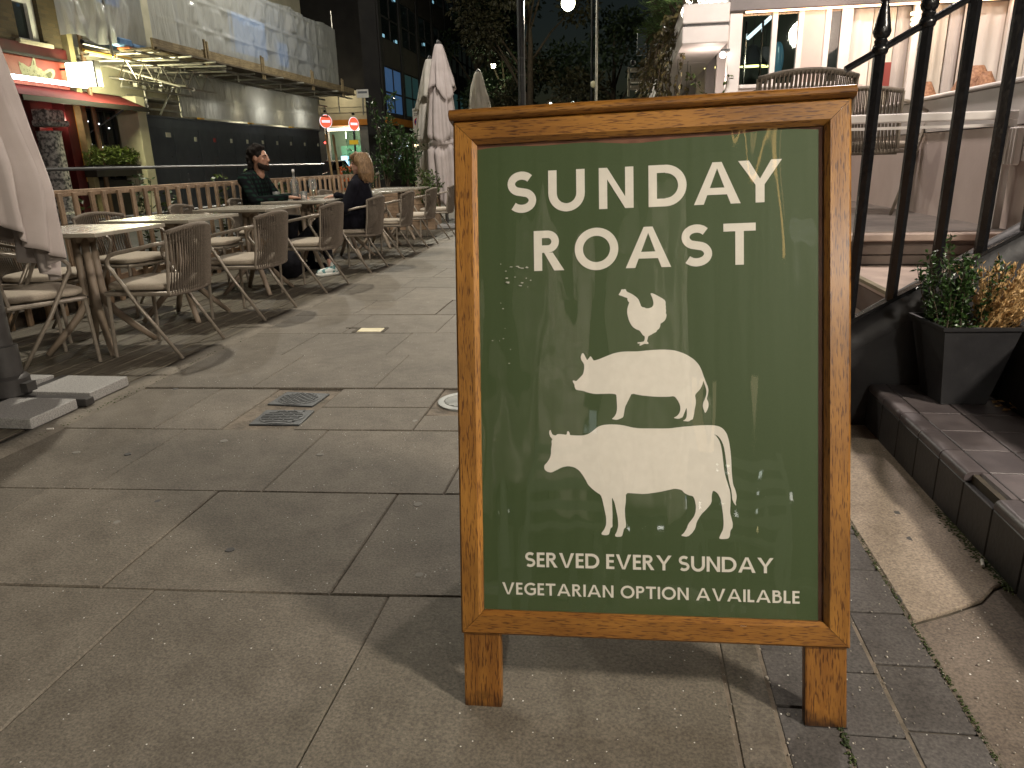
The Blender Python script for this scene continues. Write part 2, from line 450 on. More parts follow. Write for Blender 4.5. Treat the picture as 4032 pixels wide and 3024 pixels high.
def gum(px, py, r, dark, asp=1.0):
    p = PZ(px, py, 0); z = gz(p.x) + .0012
    p = PZ(px, py, z); b = MB(); n = 10
    b.add([(r * (.8 + .3 * rnd.random()) * math.cos(2 * PI * k / n), asp * r * (.8 + .3 * rnd.random()) * math.sin(2 * PI * k / n), 0) for k in range(n)] +
          [(r * 1.2 * math.cos(2 * PI * k / n), asp * r * 1.2 * math.sin(2 * PI * k / n), -.003) for k in range(n)],
          [tuple(range(n))] + [(k, (k + 1) % n, n + (k + 1) % n, n + k) for k in range(n)])
    o = b.build('gum_spot', m_gum1 if dark else m_gum2, pavement); o.location = p
for a in ((905, 2163, .013, 1), (620, 1972, .011, 1), (502, 1787, .013, 1), (2420, 2855, .012, 1), (1645, 1985, .016, 0), (1650, 2262, .012, 0), (880, 1735, .016, 0),
          (1260, 1788, .014, 0), (690, 1530, .014, 1), (1310, 1474, .014, 0), (1355, 1450, .014, 0), (685, 2040, .015, 0), (460, 2055, .012, 0), (1757, 1452, .014, 0),
          (300, 1780, .014, 0), (3575, 2356, .022, 1), (3590, 2120, .014, 1), (3536, 2018, .012, 1), (445, 2242, .008, 1), (1635, 1656, .014, 0), (1685, 1190, .016, 0), (1540, 1186, .016, 0)):
    gum(*a)

# grit in the joints and on the rough ground by the steps
m_grit = M('grit', (.16, .14, .11), (.62, .58, .5), 9, .7, space='Generated', lo=.3, hi=.8)
for (nm, n_, fn_) in (('grit', 420, lambda q: (q.uniform(.33, 1.0), q.uniform(.9, 2.0))), ('grit', 160, lambda q: (rnd.choice((.443, .565, .70, .238, .328)) + q.gauss(0, .006), q.uniform(.9, 2.0))), ('grit', 260, lambda q: (q.uniform(-2.4, .3), q.choice(YC[3:10]) + 0.0)), ('grit', 150, lambda q: (q.uniform(-1.75, -1.42), q.uniform(2.76, 3.35)))):
    b = MB(); q = random.Random(n_)
    for k in range(n_):
        x, y = fn_(q)
        if n_ == 260: y += SK * (x + 1) + q.gauss(0, .012)
        s = q.uniform(.0008, .0026) * (1.5 if q.random() < .06 else 1); z = gz(x) + s * .4
        b.ball((x, y, z), (s * q.uniform(.7, 1.4), s, s * .7), 5, 3, Matrix.Rotation(q.uniform(0, 3), 3, 'Z'))
    b.build(nm, m_grit, pavement)['kind'] = 'stuff'
# kerb strip and deck
b = MB(); n = 60
L = [(-2.495 - .012 * (y - 3) + .008 * math.sin(y * 7.3) + .006 * math.sin(y * 17), y) for y in [-2 + 15.5 * k / n for k in range(n + 1)]]
vs = []; 
for x, y in L: vs += [(x, y, .001), (x + .006, y, -.02), (x - .07, y, .004), (x - .142, y, .003), (x - .146, y, -.03)]
fs = []
for k in range(n):
    a = 5 * k; c = a + 5
    fs += [(a, a + 1, c + 1, c), (a, c, c + 2, a + 2), (a + 2, c + 2, c + 3, a + 3), (a + 3, c + 3, c + 4, a + 4)]
b.add(vs, fs); tag(b.build('kerb', m_conc, smooth='all'), kind='structure')

def deck_material():
    m, nn, l, bs = base('ribbed_decking')
    tc = nn.new('ShaderNodeTexCoord'); oi = nn.new('ShaderNodeObjectInfo'); geo = nn.new('ShaderNodeNewGeometry')
    wv = nn.new('ShaderNodeTexWave'); wv.wave_type = 'BANDS'; wv.bands_direction = 'X'; wv.inputs['Scale'].default_value = 36; wv.inputs['Distortion'].default_value = .4
    l.new(tc.outputs['Object'], wv.inputs['Vector'])
    mp = nn.new('ShaderNodeMapping'); mp.inputs['Scale'].default_value = (16, .9, 1); l.new(geo.outputs['Position'], mp.inputs[0])
    ns = nn.new('ShaderNodeTexNoise'); ns.inputs['Scale'].default_value = 3; ns.inputs['Detail'].default_value = 6; l.new(mp.outputs[0], ns.inputs['Vector'])
    rp = nn.new('ShaderNodeValToRGB'); rp.color_ramp.elements[0].position = .3; rp.color_ramp.elements[1].position = .72
    rp.color_ramp.elements[0].color = (.06, .048, .034, 1); rp.color_ramp.elements[1].color = (.21, .185, .13, 1); l.new(ns.outputs[0], rp.inputs[0])
    r2 = nn.new('ShaderNodeValToRGB'); r2.color_ramp.elements[0].position = .15; r2.color_ramp.elements[1].position = .6
    r2.color_ramp.elements[0].color = (.35, .35, .35, 1); r2.color_ramp.elements[1].color = (1, 1, 1, 1); l.new(wv.outputs[0], r2.inputs[0])
    mx = nn.new('ShaderNodeMixRGB'); mx.blend_type = 'MULTIPLY'; mx.inputs[0].default_value = .9; l.new(rp.outputs[0], mx.inputs[1]); l.new(r2.outputs[0], mx.inputs[2])
    l.new(mx.outputs[0], bs.inputs['Base Color'])
    bp = nn.new('ShaderNodeBump'); bp.inputs['Strength'].default_value = .8; bp.inputs['Distance'].default_value = .004; l.new(wv.outputs[0], bp.inputs['Height']); l.new(bp.outputs[0], bs.inputs['Normal'])
    bs.inputs['Roughness'].default_value = .7
    return m
m_deck = deck_material()
b = MB(); b.bb(-5.45, -2.645, -2, 14.2, -.10, -.03); deck = tag(b.build('deck', m_joint), kind='structure')
x = -2.652; bw = .1435
meshes = {}
k = 0
while x - bw > -5.42:
    ys = -1.9 + rnd.uniform(0, 2.0); cuts = [-1.9]
    while ys < 13.6: cuts.append(ys); ys += 3.6
    cuts.append(14.1)
    for a, c in zip(cuts[:-1], cuts[1:]):
        key = round(c - a, 3)
        b = MB(); L_ = c - a - .006
        b.bb(-bw / 2 + .003, bw / 2 - .003, -L_ / 2, L_ / 2, -.028, 0)
        o = b.build('deck_board', m_deck, deck, bevel=.003)
        o.location = (x - bw / 2, (a + c) / 2, rnd.uniform(-.0015, .0015))
    x -= bw

# iron covers in the paving
m_iron = M('cast_iron', (.028, .031, .033), (.045, .05, .053), 25, .5, .25, 80)
m_steel = M('galvanised', (.30, .32, .31), (.42, .43, .41), 12, .5, .15, 60, metal=.2)
def square_cover(px, py, label, diag):
    c = PZ(px, py, 0)
    t = thing('manhole_cover', label, 'manhole cover', (c.x, c.y, .0), R(-3 if diag else 4))
    b = MB(); b.bb(-.118, .118, -.098, .098, -.015, .002); b.build('frame', m_iron, t, bevel=.002)
    b = MB(); b.lathe([(.105, 0), (.105, .004), (.098, .0052), (0.001, .0052)], 28); lid = b.build('lid', m_iron, t, smooth=True); lid.scale = (1, .86, 1)
    b = MB()
    rot = Matrix.Rotation(R(45) if diag else 0, 3, 'Z')
    for q in range(-3, 4):
        h = math.sqrt(max(0, .094 ** 2 - (q * .026) ** 2))
        if h > .02:
            b.box(rot @ Vector((0, q * .026, .0062)), (2 * h, .0055, .003), rot)
            if diag: b.box(rot @ Vector((q * .026, 0, .0064)), (.0055, 2 * h, .003), rot)
    if not diag:
        for q in range(-3, 4):
            for w in (-1, 0, 1): b.box((w * .05 + (.025 if q % 2 else 0), q * .026 + .013, .0062), (.005, .022, .0028))
    rb = b.build('rib_pattern', m_iron, lid)
    # dark gap ring
    return t
square_cover(1178, 1571, 'square iron cover with diamond grid, farther of the two in the paving', True)
square_cover(1112, 1643, 'square iron cover with brick pattern, nearer of the two in the paving', False)
c = PZ(1835, 1582, 0)
t = thing('drain_cover', 'round pale steel drain cover with a grid beside the sign frame', 'drain cover', (c.x, c.y, .0))
b = MB(); b.lathe([(.135, -.012), (.135, .006), (.128, .009), (.106, .008), (.104, .002), (0.001, .002)], 36); b.build('rim', m_steel, t, smooth=True)
b = MB()
for q in range(-5, 6):
    h = math.sqrt(.100 ** 2 - (q * .0185) ** 2); b.box((0, q * .0185, .006), (2 * h, .010, .008))
b.box((0, 0, .0062), (.008, .2, .007)); b.build('grate', m_steel, t)
c = PZ(1460, 1300, 0)
t = thing('service_plate', 'small cream service plate let into the paving', 'service cover', (c.x, c.y, .0015), R(3))
b = MB(); b.bb(-.085, .085, -.055, .055, -.012, .003); b.build('plate', M('cream_plate', (.62, .55, .34), (.72, .66, .46), 9, .6), t, bevel=.003)
b = MB()
for (x0, x1, y0, y1) in ((-.115, -.088, -.07, .07), (.088, .112, -.06, .07), (-.20, .112, .06, .072)): b.bb(x0, x1, y0, y1, -.012, .0018)
b.build('mortar_joint', m_joint, t)
# litter on the strip
m_paper = M('paper', (.75, .72, .66), rough=.8)
for (px, py, w, h, a, lab) in ((220, 1642, .035, .008, 40, 'cigarette end on the kerb beside the granite base'), (198, 1690, .028, .008, 20, 'cigarette end on the paving left of the covers'), (3860, 2262, .035, .009, 70, 'cigarette end at the foot of the tiled ledge')):
    p = PZ(px, py, .004); b = MB(); b.tube([(-w / 2, 0, 0), (w / 2, 0, 0)], h / 2, 8)
    o = tag(b.build('cigarette_end', m_paper), lab, 'litter'); o.location = (p.x, p.y, gz(p.x) + .006); o.rotation_euler = (0, 0, R(a))

# ================================================================== THE A-BOARD SIGN
KS = 1.10 / 1.10997
s_rt = Vector((0.99952295, 0.01701183, 0.02577742)); s_up = Vector((-0.029321, 0.2604479, 0.96504257))
s_rt.normalize(); s_up = (s_up - s_rt * s_up.dot(s_rt)).normalized()
s_in = s_up.cross(s_rt).normalized()         # into the board, away from the viewer
if s_in.y < 0: s_in = -s_in
s_o = Vector((0.07338748, 1.22628802, 0.0)); s_o = Vector((0, 0, H)) + (s_o - Vector((0, 0, H))) * KS
sign = thing('a_board_sign', 'wooden framed A-board with green Sunday roast poster standing on the pavement', 'sign')
sign.matrix_world = Matrix(((s_rt.x, s_in.x, s_up.x, s_o.x), (s_rt.y, s_in.y, s_up.y, s_o.y), (s_rt.z, s_in.z, s_up.z, s_o.z), (0, 0, 0, 1)))
k_ = KS
WH = .39 * k_; TB = .1658 * k_; TT = 1.2349 * k_
m_oak = wood_material('varnished_hardwood', (.215, .090, .014), (.35, .165, .030), (.26, .17, .11))
m_oak2 = wood_material('varnished_hardwood_dark', (.20, .080, .012), (.31, .142, .025), (.26, .17, .11))
m_oakleg = wood_material('varnished_leg', (.19, .075, .012), (.29, .130, .023), (.26, .17, .11), dirty=True)
def rail(name, a0, a1, w, vertical, outer, mit0=True, mit1=True, mat=None, thick=.030):
    prof = [(0, thick), (0, .004), (.004, 0), (w - .009, 0), (w, .010), (w, thick)]   # (inward, depth)
    vs = []
    for (cc, d) in prof: vs.append((a0 + .0005 + (cc if mit0 else 0), d, cc))
    for (cc, d) in prof: vs.append((a1 - .0005 - (cc if mit1 else 0), d, cc))
    n = len(prof)
    fs = [tuple(range(n)), tuple(range(2 * n - 1, n - 1, -1))] + [(i, (i + 1) % n, n + (i + 1) % n, n + i) for i in range(n)]
    out = []
    for (a, d, cc) in vs:
        if not vertical: out.append((a, d, outer + cc if outer < .6 else outer - cc))
        else: out.append((a, d, -(outer + cc) if outer < 0 else -(outer - cc)))
    b = MB(); b.add(out, fs); o = b.build(name, mat or m_oak, sign)
    if vertical: o.rotation_euler = (0, -PI / 2, 0)
    return o
rail('top_rail', -WH, WH, .046, False, TT)
rail('bottom_rail', -WH, WH, .049, False, TB, mat=m_oak2)
rail('stile', TB, TT, .0475, True, -WH)
rail('stile', TB, TT, .0475, True, WH)
# moulded cap
b = MB()
prof = [(.034, TT), (-.004, TT + .001), (-.012, TT + .006), (-.014, TT + .013), (-.009, TT + .021), (.0, TT + .024), (.036, TT + .024)]
capw = .397 * k_; n = len(prof)
b.add([(x, d, t) for x in (-capw, capw) for d, t in prof], [tuple(range(n)), tuple(range(2 * n - 1, n - 1, -1))] + [(i, (i + 1) % n, n + (i + 1) % n, n + i) for i in range(n)])
b.build('cap_moulding', m_oak2, sign, bevel=.0015)
for sx in (-1, 1):
    b = MB(); x1 = sx * .3866 * k_; x0 = x1 - sx * .079
    b.box(((TB + .03) / 2, .022, -(x0 + x1) / 2), (TB + .03, .026, abs(x1 - x0)))
    o = b.build('leg', m_oakleg, sign, bevel=.004, seg=2); o.rotation_euler = (0, -PI / 2, 0)
    b = MB(); b.bb(min(x0, x1) - .0005, max(x0, x1) + .0005, .0085, .0355, -.0005, .004); b.build('rubber_foot', M('rubber', (.012, .012, .012), rough=.8), sign)
# backing, poster, glass
b = MB(); b.bb(-.36 * k_, .36 * k_, .0165, .024, .20 * k_, 1.2 * k_); b.build('backing_board', M('backing', (.13, .05, .028), (.2, .085, .05), 30, .7), sign)
def poster_mat():
    m, n, l, b2 = base('green_print')
    tc = n.new('ShaderNodeTexCoord'); mp = n.new('ShaderNodeMapping'); mp.inputs['Scale'].default_value = (9, 1, .6); l.new(tc.outputs['Object'], mp.inputs[0])
    t = n.new('ShaderNodeTexNoise'); t.inputs['Scale'].default_value = 2.2; t.inputs['Detail'].default_value = 2; l.new(mp.outputs[0], t.inputs[0])
    bp = n.new('ShaderNodeBump'); bp.inputs['Strength'].default_value = .08; bp.inputs['Distance'].default_value = .02; l.new(t.outputs[0], bp.inputs['Height']); l.new(bp.outputs[0], b2.inputs['Normal'])
    t2 = n.new('ShaderNodeTexNoise'); t2.inputs['Scale'].default_value = 260; l.new(tc.outputs['Object'], t2.inputs[0])
    r = n.new('ShaderNodeValToRGB'); r.color_ramp.elements[0].color = (.049, .078, .027, 1); r.color_ramp.elements[1].color = (.060, .091, .033, 1); l.new(t2.outputs[0], r.inputs[0])
    l.new(r.outputs[0], b2.inputs['Base Color']); b2.inputs['Roughness'].default_value = .55
    return m
m_green = poster_mat(); m_print = M('cream_print', (.78, .73, .67), (.82, .77, .71), 60, .6)
pp = MB()
NU = 24
def pfn(u, v):
    s = (-.345 + .678 * u) * k_; tt = .212 * k_ + (.9665 + .0035 * math.sin(u * 9) + .002 * math.sin(u * 23) + .004 * u) * k_ * v
    return (s, .0146 - .0002 * math.sin(u * 17 + 1) * v, tt)
pp.grid(pfn, NU, 8); poster = pp.build('poster', m_green, sign, smooth='all')
FOOT = Vector((0, 0, H)) - s_o; fs_, ft_, fd_ = FOOT.dot(s_rt), FOOT.dot(s_up), -FOOT.dot(s_in)
REC = .0141; KF = 1 + REC / fd_
def SP(s, t, lift=0):
    s *= k_; t *= k_
    return (fs_ + (s - fs_) * KF, REC - lift, ft_ + (t - ft_) * KF)
# lettering: drawn strokes
LIFT = [0]
def strokes(ch, w):
    """list of polygons in a cap-height-1 box; returns polys, advance"""
    P = []
    def q(*p): P.append(list(p))
    def arc(cx, cy, rx, ry, a0, a1, n=18, ww=None):
        ww = ww or w; o = []; i = []
        for k in range(n + 1):
            a = R(a0 + (a1 - a0) * k / n); o.append((cx + rx * math.cos(a), cy + ry * math.sin(a))); i.append((cx + (rx - ww) * math.cos(a), cy + (ry - ww) * math.sin(a)))
        for k in range(n): P.append([o[k], o[k + 1], i[k + 1], i[k]])
    def path(pts):
        n = len(pts); Lf = []; Rg = []
        for k in range(n):
            a = Vector(pts[max(k - 1, 0)]); c = Vector(pts[min(k + 1, n - 1)]); d = (c - a).normalized(); nn = Vector((-d.y, d.x)) * w / 2
            Lf.append(Vector(pts[k]) + nn); Rg.append(Vector(pts[k]) - nn)
        for k in range(n - 1): P.append([tuple(Lf[k]), tuple(Lf[k + 1]), tuple(Rg[k + 1]), tuple(Rg[k])])
    if ch == 'I': q((0, 0), (w, 0), (w, 1), (0, 1)); adv = w
    elif ch == 'L': q((0, 0), (w, 0), (w, 1), (0, 1)); q((w, 0), (.5, 0), (.5, w), (w, w)); adv = .5
    elif ch == 'T': q((0, 1 - w * .95), (.76, 1 - w * .95), (.76, 1), (0, 1)); c_ = .38; q((c_ - w / 2, 0), (c_ + w / 2, 0), (c_ + w / 2, 1 - w * .95), (c_ - w / 2, 1 - w * .95)); adv = .76
    elif ch == 'E':
        q((0, 0), (w, 0), (w, 1), (0, 1)); h = w * .92
        q((w, 0), (.52, 0), (.52, h), (w, h)); q((w, 1 - h), (.51, 1 - h), (.51, 1), (w, 1)); q((w, .52 - h / 2), (.48, .52 - h / 2), (.48, .52 + h / 2), (w, .52 + h / 2)); adv = .52
    elif ch == 'N':
        W_ = .83; q((0, 0), (w, 0), (w, 1), (0, 1)); q((W_ - w, 0), (W_, 0), (W_, 1), (W_ - w, 1))
        q((w, 1), (w, 1 - w * 1.42), (W_ - w, 0), (W_ - w, w * 1.42)); q((w * .4, 1), (w, 1), (w, 1 - .02), (w, 1 - .02)); adv = W_
    elif ch in 'AV':
        W_ = 1.06 if ch == 'A' else .98; c_ = W_ / 2; f = (lambda y: y) if ch == 'A' else (lambda y: 1 - y); e = w * 1.12; t_ = w * .52
        q((0, f(0)), (e, f(0)), (c_, f(1 - w * .62 * 1.2)), (c_, f(1)), (c_ - t_, f(1))); q((W_, f(0)), (W_ - e, f(0)), (c_, f(1 - w * .62 * 1.2)), (c_, f(1)), (c_ + t_, f(1)))
        if ch == 'A': q((W_ * .24, .225), (W_ * .76, .225), (W_ * .70, .225 + w * .82), (W_ * .30, .225 + w * .82))
        adv = W_
    elif ch == 'Y':
        W_ = .98; c_ = W_ / 2; e = w * 1.2
        q((c_ - w / 2, 0), (c_ + w / 2, 0), (c_ + w / 2, .42), (c_ - w / 2, .42))
        q((0, 1), (e, 1), (c_, .56), (c_, .42), (c_ - w / 2, .42)); q((W_, 1), (W_ - e, 1), (c_, .56), (c_, .42), (c_ + w / 2, .42)); adv = W_
    elif ch == 'U':
        W_ = .86; r = W_ / 2; q((0, r), (w, r), (w, 1), (0, 1)); q((W_ - w, r), (W_, r), (W_, 1), (W_ - w, 1)); arc(r, r, r, r + .02, 180, 360, 22); adv = W_
    elif ch == 'O': arc(.53, .5, .53, .525, 0, 360, 40); adv = 1.06
    elif ch == 'D':
        W_ = .90; r = .5; cx = W_ - r; q((0, 0), (w, 0), (w, 1), (0, 1)); q((w, 0), (cx, 0), (cx, w * .95), (w, w * .95)); q((w, 1 - w * .95), (cx, 1 - w * .95), (cx, 1), (w, 1)); arc(cx, .5, .5, .5, -90, 90, 24); adv = W_
    elif ch in 'RPB':
        q((0, 0), (w, 0), (w, 1), (0, 1)); h = w * .92
        r = .275 if ch != 'B' else .245; cx = .34 if ch != 'B' else .33; cy = 1 - r
        q((w, 1 - h), (cx, 1 - h), (cx, 1), (w, 1)); q((w, 1 - 2 * r), (cx, 1 - 2 * r), (cx, 1 - 2 * r + h), (w, 1 - 2 * r + h)); arc(cx, cy, r, r, -90, 90, 16, h)
        adv = cx + r
        if ch == 'R': q((.25, 1 - 2 * r), (.25 + w * 1.05, 1 - 2 * r), (.74, 0), (.74 - w * 1.22, 0)); adv = .74
        if ch == 'B':
            r2 = (1 - 2 * r + h) / 2; cx2 = .34; q((w, 0), (cx2, 0), (cx2, h), (w, h)); arc(cx2, r2, r2, r2, -90, 90, 16, h); adv = cx2 + r2
    elif ch == 'G':
        arc(.53, .5, .53, .525, 48, 312, 36); q((.50, .50 - w * .45), (.93, .50 - w * .45), (.93, .50 + w * .45), (.50, .50 + w * .45)); q((.93 - w, .12), (.93, .145), (.93, .5), (.93 - w, .5)); adv = .93
    elif ch == 'S':
        h = w / 2; pts = []
        rx, ry = .275, (1 - w + .02) / 4 + .0
        cyu = 1 + .01 - h - ry; cyl = -.01 + h + ry; cx = .32
        for k in range(0, 15): a = R(38 + (180 - 38) * k / 14); pts.append((cx + rx * math.cos(a), cyu + ry * math.sin(a)))
        for k in range(1, 8): a = R(180 + 62 * k / 7); pts.append((cx + rx * math.cos(a), cyu + ry * math.sin(a)))
        low = []
        for k in range(0, 8): a = R(62 - 62 * k / 7); low.append((cx + rx * 1.04 * math.cos(a), cyl + ry * math.sin(a)))
        for k in range(1, 15): a = R(0 - (180 - 40) * k / 14); low.append((cx + rx * 1.04 * math.cos(a), cyl + ry * math.sin(a)))
        path(pts + low); adv = .66
    elif ch == 'C': arc(.53, .5, .53, .525, 48, 312, 36); adv = .93
    elif ch == 'Z': q((0, 0), (.66, 0), (.66, w), (0, w)); q((0, 1 - w), (.66, 1 - w), (.66, 1), (0, 1)); q((0, w), (w * 1.3, w), (.66, 1 - w), (.66 - w * 1.3, 1 - w)); adv = .66
    else: adv = .4
    xs_ = [p[0] for poly in P for p in poly]
    return P, adv
def letter_mesh(b, ch, x0, width, base_t, cap, w, tf):
    P, adv = strokes(ch, w)
    xs_ = [p[0] for poly in P for p in poly]; mn, mx = min(xs_), max(xs_)
    sc = width / (mx - mn)
    for k, poly in enumerate(P):
        lift = .0002 + .00006 * (k % 3)
        b.add([tf(x0 + (x - mn) * sc, base_t + y * cap, lift) for x, y in poly], [tuple(range(len(poly)))])
def place(word, spans, base_t, cap, w):
    for ch, (x0, x1) in zip(word, spans):
        b = MB(); letter_mesh(b, ch, x0, x1 - x0, base_t, cap, w, SP); b.build('letter', m_print, poster.parent)
place('SUNDAY', [(-.2775, -.2190), (-.1941, -.1202), (-.0920, -.0233), (.0062, .0803), (.0944, .1835), (.1790, .2615)], 1.0435, .0820, .20)
place('ROAST', [(-.2250, -.1633), (-.1417, -.0543), (-.0399, .0496), (.0699, .1289), (.1506, .2120)], .9235, .0812, .20)
def line(text, x0, x1, base_t, cap, w, gap, space):
    tot = 0
    for k, ch in enumerate(text):
        tot += space if ch == ' ' else strokes(ch, w)[1] + gap
    tot -= gap; u = (x1 - x0) / tot; x = x0
    for ch in text:
        if ch == ' ': x += space * u; continue
        P, adv = strokes(ch, w)
        b = MB(); letter_mesh(b, ch, x, adv * u, base_t, cap, w, SP); b.build('letter', m_print, poster.parent); x += (adv + gap) * u
line('SERVED EVERY SUNDAY', -.2512, .2448, .3122, .0306, .185, .10, .34)
line('VEGETARIAN OPTION AVAILABLE', -.3005, .2943, .2530, .0252, .18, .13, .42)
CHICKEN="-548,8703 -524,8746 -502,8772 -497,8802 -475,8819 -454,8810 -428,8820 -397,8810 -393,8782 -372,8759 -313,8734 -238,8688 -184,8643 -148,8601 -125,8539 -104,8477 -84,8451 -35,8441 8,8420 62,8425 116,8446 142,8489 144,8543 128,8609 102,8675 85,8712 107,8725 150,8711 240,8661 321,8611 374,8570 384,8516 378,8494 390,8439 381,8418 392,8374 383,8320 400,8287 393,8233 371,8179 318,8132 281,8115 274,8061 252,8007 209,7980 198,7947 144,7922 80,7884 36,7865 25,7815 10,7760 36,7744 40,7709 3,7706 -29,7715 -73,7698 -105,7681 -133,7673 -142,7695 -116,7716 -176,7722 -183,7739 -148,7748 -94,7751 -51,7761 -33,7811 -33,7864 -71,7886 -103,7937 -135,7982 -200,8005 -265,8050 -318,8128 -354,8216 -377,8326 -377,8414 -359,8479 -332,8548 -358,8571 -373,8611 -368,8637 -412,8651 -487,8684"
PIG="-1493,6978 -1470,6991 -1415,6973 -1370,7017 -1314,7072 -1274,7116 -1253,7205 -1248,7283 -1256,7332 -1304,7394 -1321,7461 -1298,7527 -1278,7547 -1254,7527 -1222,7460 -1189,7397 -1156,7437 -1122,7481 -1100,7458 -1074,7413 -1052,7387 -947,7416 -814,7470 -661,7529 -508,7560 -355,7564 -203,7560 -74,7571 99,7586 314,7593 507,7580 634,7547 783,7486 931,7386 1026,7276 1078,7167 1120,7036 1162,6927 1199,6829 1208,6753 1192,6666 1173,6601 1207,6525 1206,6438 1176,6362 1142,6309 1121,6362 1096,6438 1101,6514 1135,6591 1161,6667 1170,6753 1153,6830 1126,6906 1109,6967 1094,6885 1045,6787 970,6711 945,6668 961,6581 961,6493 937,6384 926,6297 900,6188 866,6177 819,6144 702,6158 755,6188 781,6243 786,6319 782,6429 745,6341 724,6287 702,6228 616,6195 516,6219 584,6250 638,6309 660,6385 654,6473 608,6572 544,6657 415,6643 265,6642 93,6652 -123,6675 -301,6716 -341,6632 -396,6522 -434,6445 -452,6345 -471,6235 -530,6206 -607,6177 -710,6200 -661,6235 -617,6302 -596,6390 -597,6501 -603,6634 -611,6700 -712,6714 -865,6711 -1041,6708 -1174,6737 -1284,6776 -1417,6795 -1445,6840 -1453,6907"
COW="-2095,5204 -2082,5254 -2032,5304 -1981,5379 -1950,5467 -1946,5591 -1928,5691 -1939,5741 -1914,5786 -1963,5840 -1985,5915 -1974,5965 -1949,5977 -1937,5927 -1913,5878 -1851,5858 -1814,5890 -1739,5890 -1621,5873 -1615,5935 -1590,5955 -1561,5915 -1562,5871 -1443,5861 -1296,5861 -1198,5886 -1124,5928 -1050,5989 -976,6046 -878,6078 -732,6090 -563,6083 -442,6063 -298,6026 -154,6007 62,6007 300,6004 467,6009 633,6033 868,6055 1103,6072 1290,6072 1407,6050 1488,6002 1557,5906 1597,5773 1626,5581 1642,5389 1648,5196 1659,5027 1677,4883 1717,4787 1746,4666 1739,4582 1723,4521 1739,4458 1693,4508 1658,4593 1651,4689 1640,4786 1608,4906 1571,5099 1549,5292 1528,5484 1499,5653 1452,5773 1387,5857 1301,5896 1348,5862 1406,5778 1443,5677 1468,5532 1484,5388 1499,5219 1529,5050 1580,4882 1619,4749 1630,4592 1623,4447 1615,4326 1645,4205 1670,4097 1661,4012 1621,3962 1609,3841 1574,3796 1445,3784 1399,3800 1434,3886 1481,3984 1493,4106 1482,4275 1459,4444 1437,4589 1379,4710 1285,4769 1261,4660 1261,4514 1166,4391 1048,4268 965,4120 941,3998 881,3899 786,3816 649,3838 716,3895 775,3994 800,4080 907,4217 945,4315 955,4437 932,4570 897,4643 814,4659 732,4702 673,4769 543,4792 435,4766 220,4715 -68,4672 -260,4684 -434,4692 -435,4514 -456,4366 -453,4193 -434,4057 -440,3983 -479,3958 -497,3871 -521,3796 -631,3784 -667,3813 -618,3905 -592,4017 -599,4166 -626,4314 -661,4486 -716,4609 -711,4411 -705,4238 -711,4089 -707,3990 -751,3960 -777,3840 -826,3814 -924,3822 -936,3857 -874,3937 -836,4037 -835,4186 -870,4359 -905,4532 -940,4643 -1026,4699 -1111,4765 -1196,4851 -1244,4950 -1304,5049 -1377,5147 -1475,5209 -1598,5232 -1722,5207 -1847,5143 -1947,5093 -2034,5112 -2083,5154"
def silhouette(name, data):
    pts = [tuple(float(v) / 1e4 for v in p.split(',')) for p in data.split()]
    sm = []
    n = len(pts)
    for i in range(n):                    # one corner-cutting pass keeps the drawn outline smooth
        a, c = pts[i], pts[(i + 1) % n]
        sm += [(a[0] * .8 + c[0] * .2, a[1] * .8 + c[1] * .2), (a[0] * .2 + c[0] * .8, a[1] * .2 + c[1] * .8)]
    b = MB(); b.flat(sm, lambda u, v: SP(u, v, .0002)); return b.build(name, m_print, sign)
silhouette('chicken_silhouette', CHICKEN); silhouette('pig_silhouette', PIG); silhouette('cow_silhouette', COW)
m_acryl = glass_material('acrylic_sheet', (.97, .98, .96), wav=.09, wscale=5.0, rough=.025, ior=1.49, boost=1.75)
b = MB(); b.grid(lambda u, v: ((-.346 + .692 * u) * k_, .0100, (.212 + .98 * v) * k_), 12, 16)
b.build('acrylic_sheet', m_acryl, sign, smooth='all')
b = MB(); p0 = (.187 * k_, .004, .204 * k_); b.box(p0, (.017, .008, .006)); b.build('paint_chip', M('white_chip', (.8, .78, .74), rough=.7), sign, bevel=.0025, seg=2)
# scratches and paint flecks on the sheet
m_fleck = M('scuffs', (.6, .58, .52), rough=.6)
b = MB(); q = random.Random(3)
for k in range(26):
    s = -.30 + .07 * q.random(); tt = .895 + .045 * q.random() - .3 * (s + .265); r = q.uniform(.0005, .0013)
    if k > 17: s, tt, r = -.315 + .04 * q.random(), .66 + .2 * q.random(), q.uniform(.0006, .0012)
    x, d, z = SP(s, tt, .0022); e = 1 + 3 * q.random()
    b.add([(x - r * e, d, z - r * .4), (x + r * .7 * e, d, z - r), (x + r * e, d, z + r * .6), (x - r * .4 * e, d, z + r)], [(0, 1, 2, 3)])
b.build('scuff_marks', m_fleck, sign)['kind'] = 'stuff'
# rear leaf of the A-frame
hinge = TT - .01
b = MB(); rear = []
import mathutils
piv = Vector((0, .034, hinge)); ang = R(30)
rot = Matrix.Rotation(ang, 3, 'X')
def RL(x, y, z): return tuple(piv + rot @ (Vector((x, y, z)) - piv))
for x0, x1 in ((-WH, -WH + .0475), (WH - .0475, WH)):
    b = MB(); b.bb(x0, x1, .034, .062, .02, hinge); b.v = [RL(*v) for v in b.v]; b.build('rear_leg', m_oak2, sign, bevel=.003)
b = MB(); b.bb(-WH + .048, WH - .048, .044, .056, TB, hinge - .01); b.v = [RL(*v) for v in b.v]; b.build('rear_panel', m_oak2, sign)

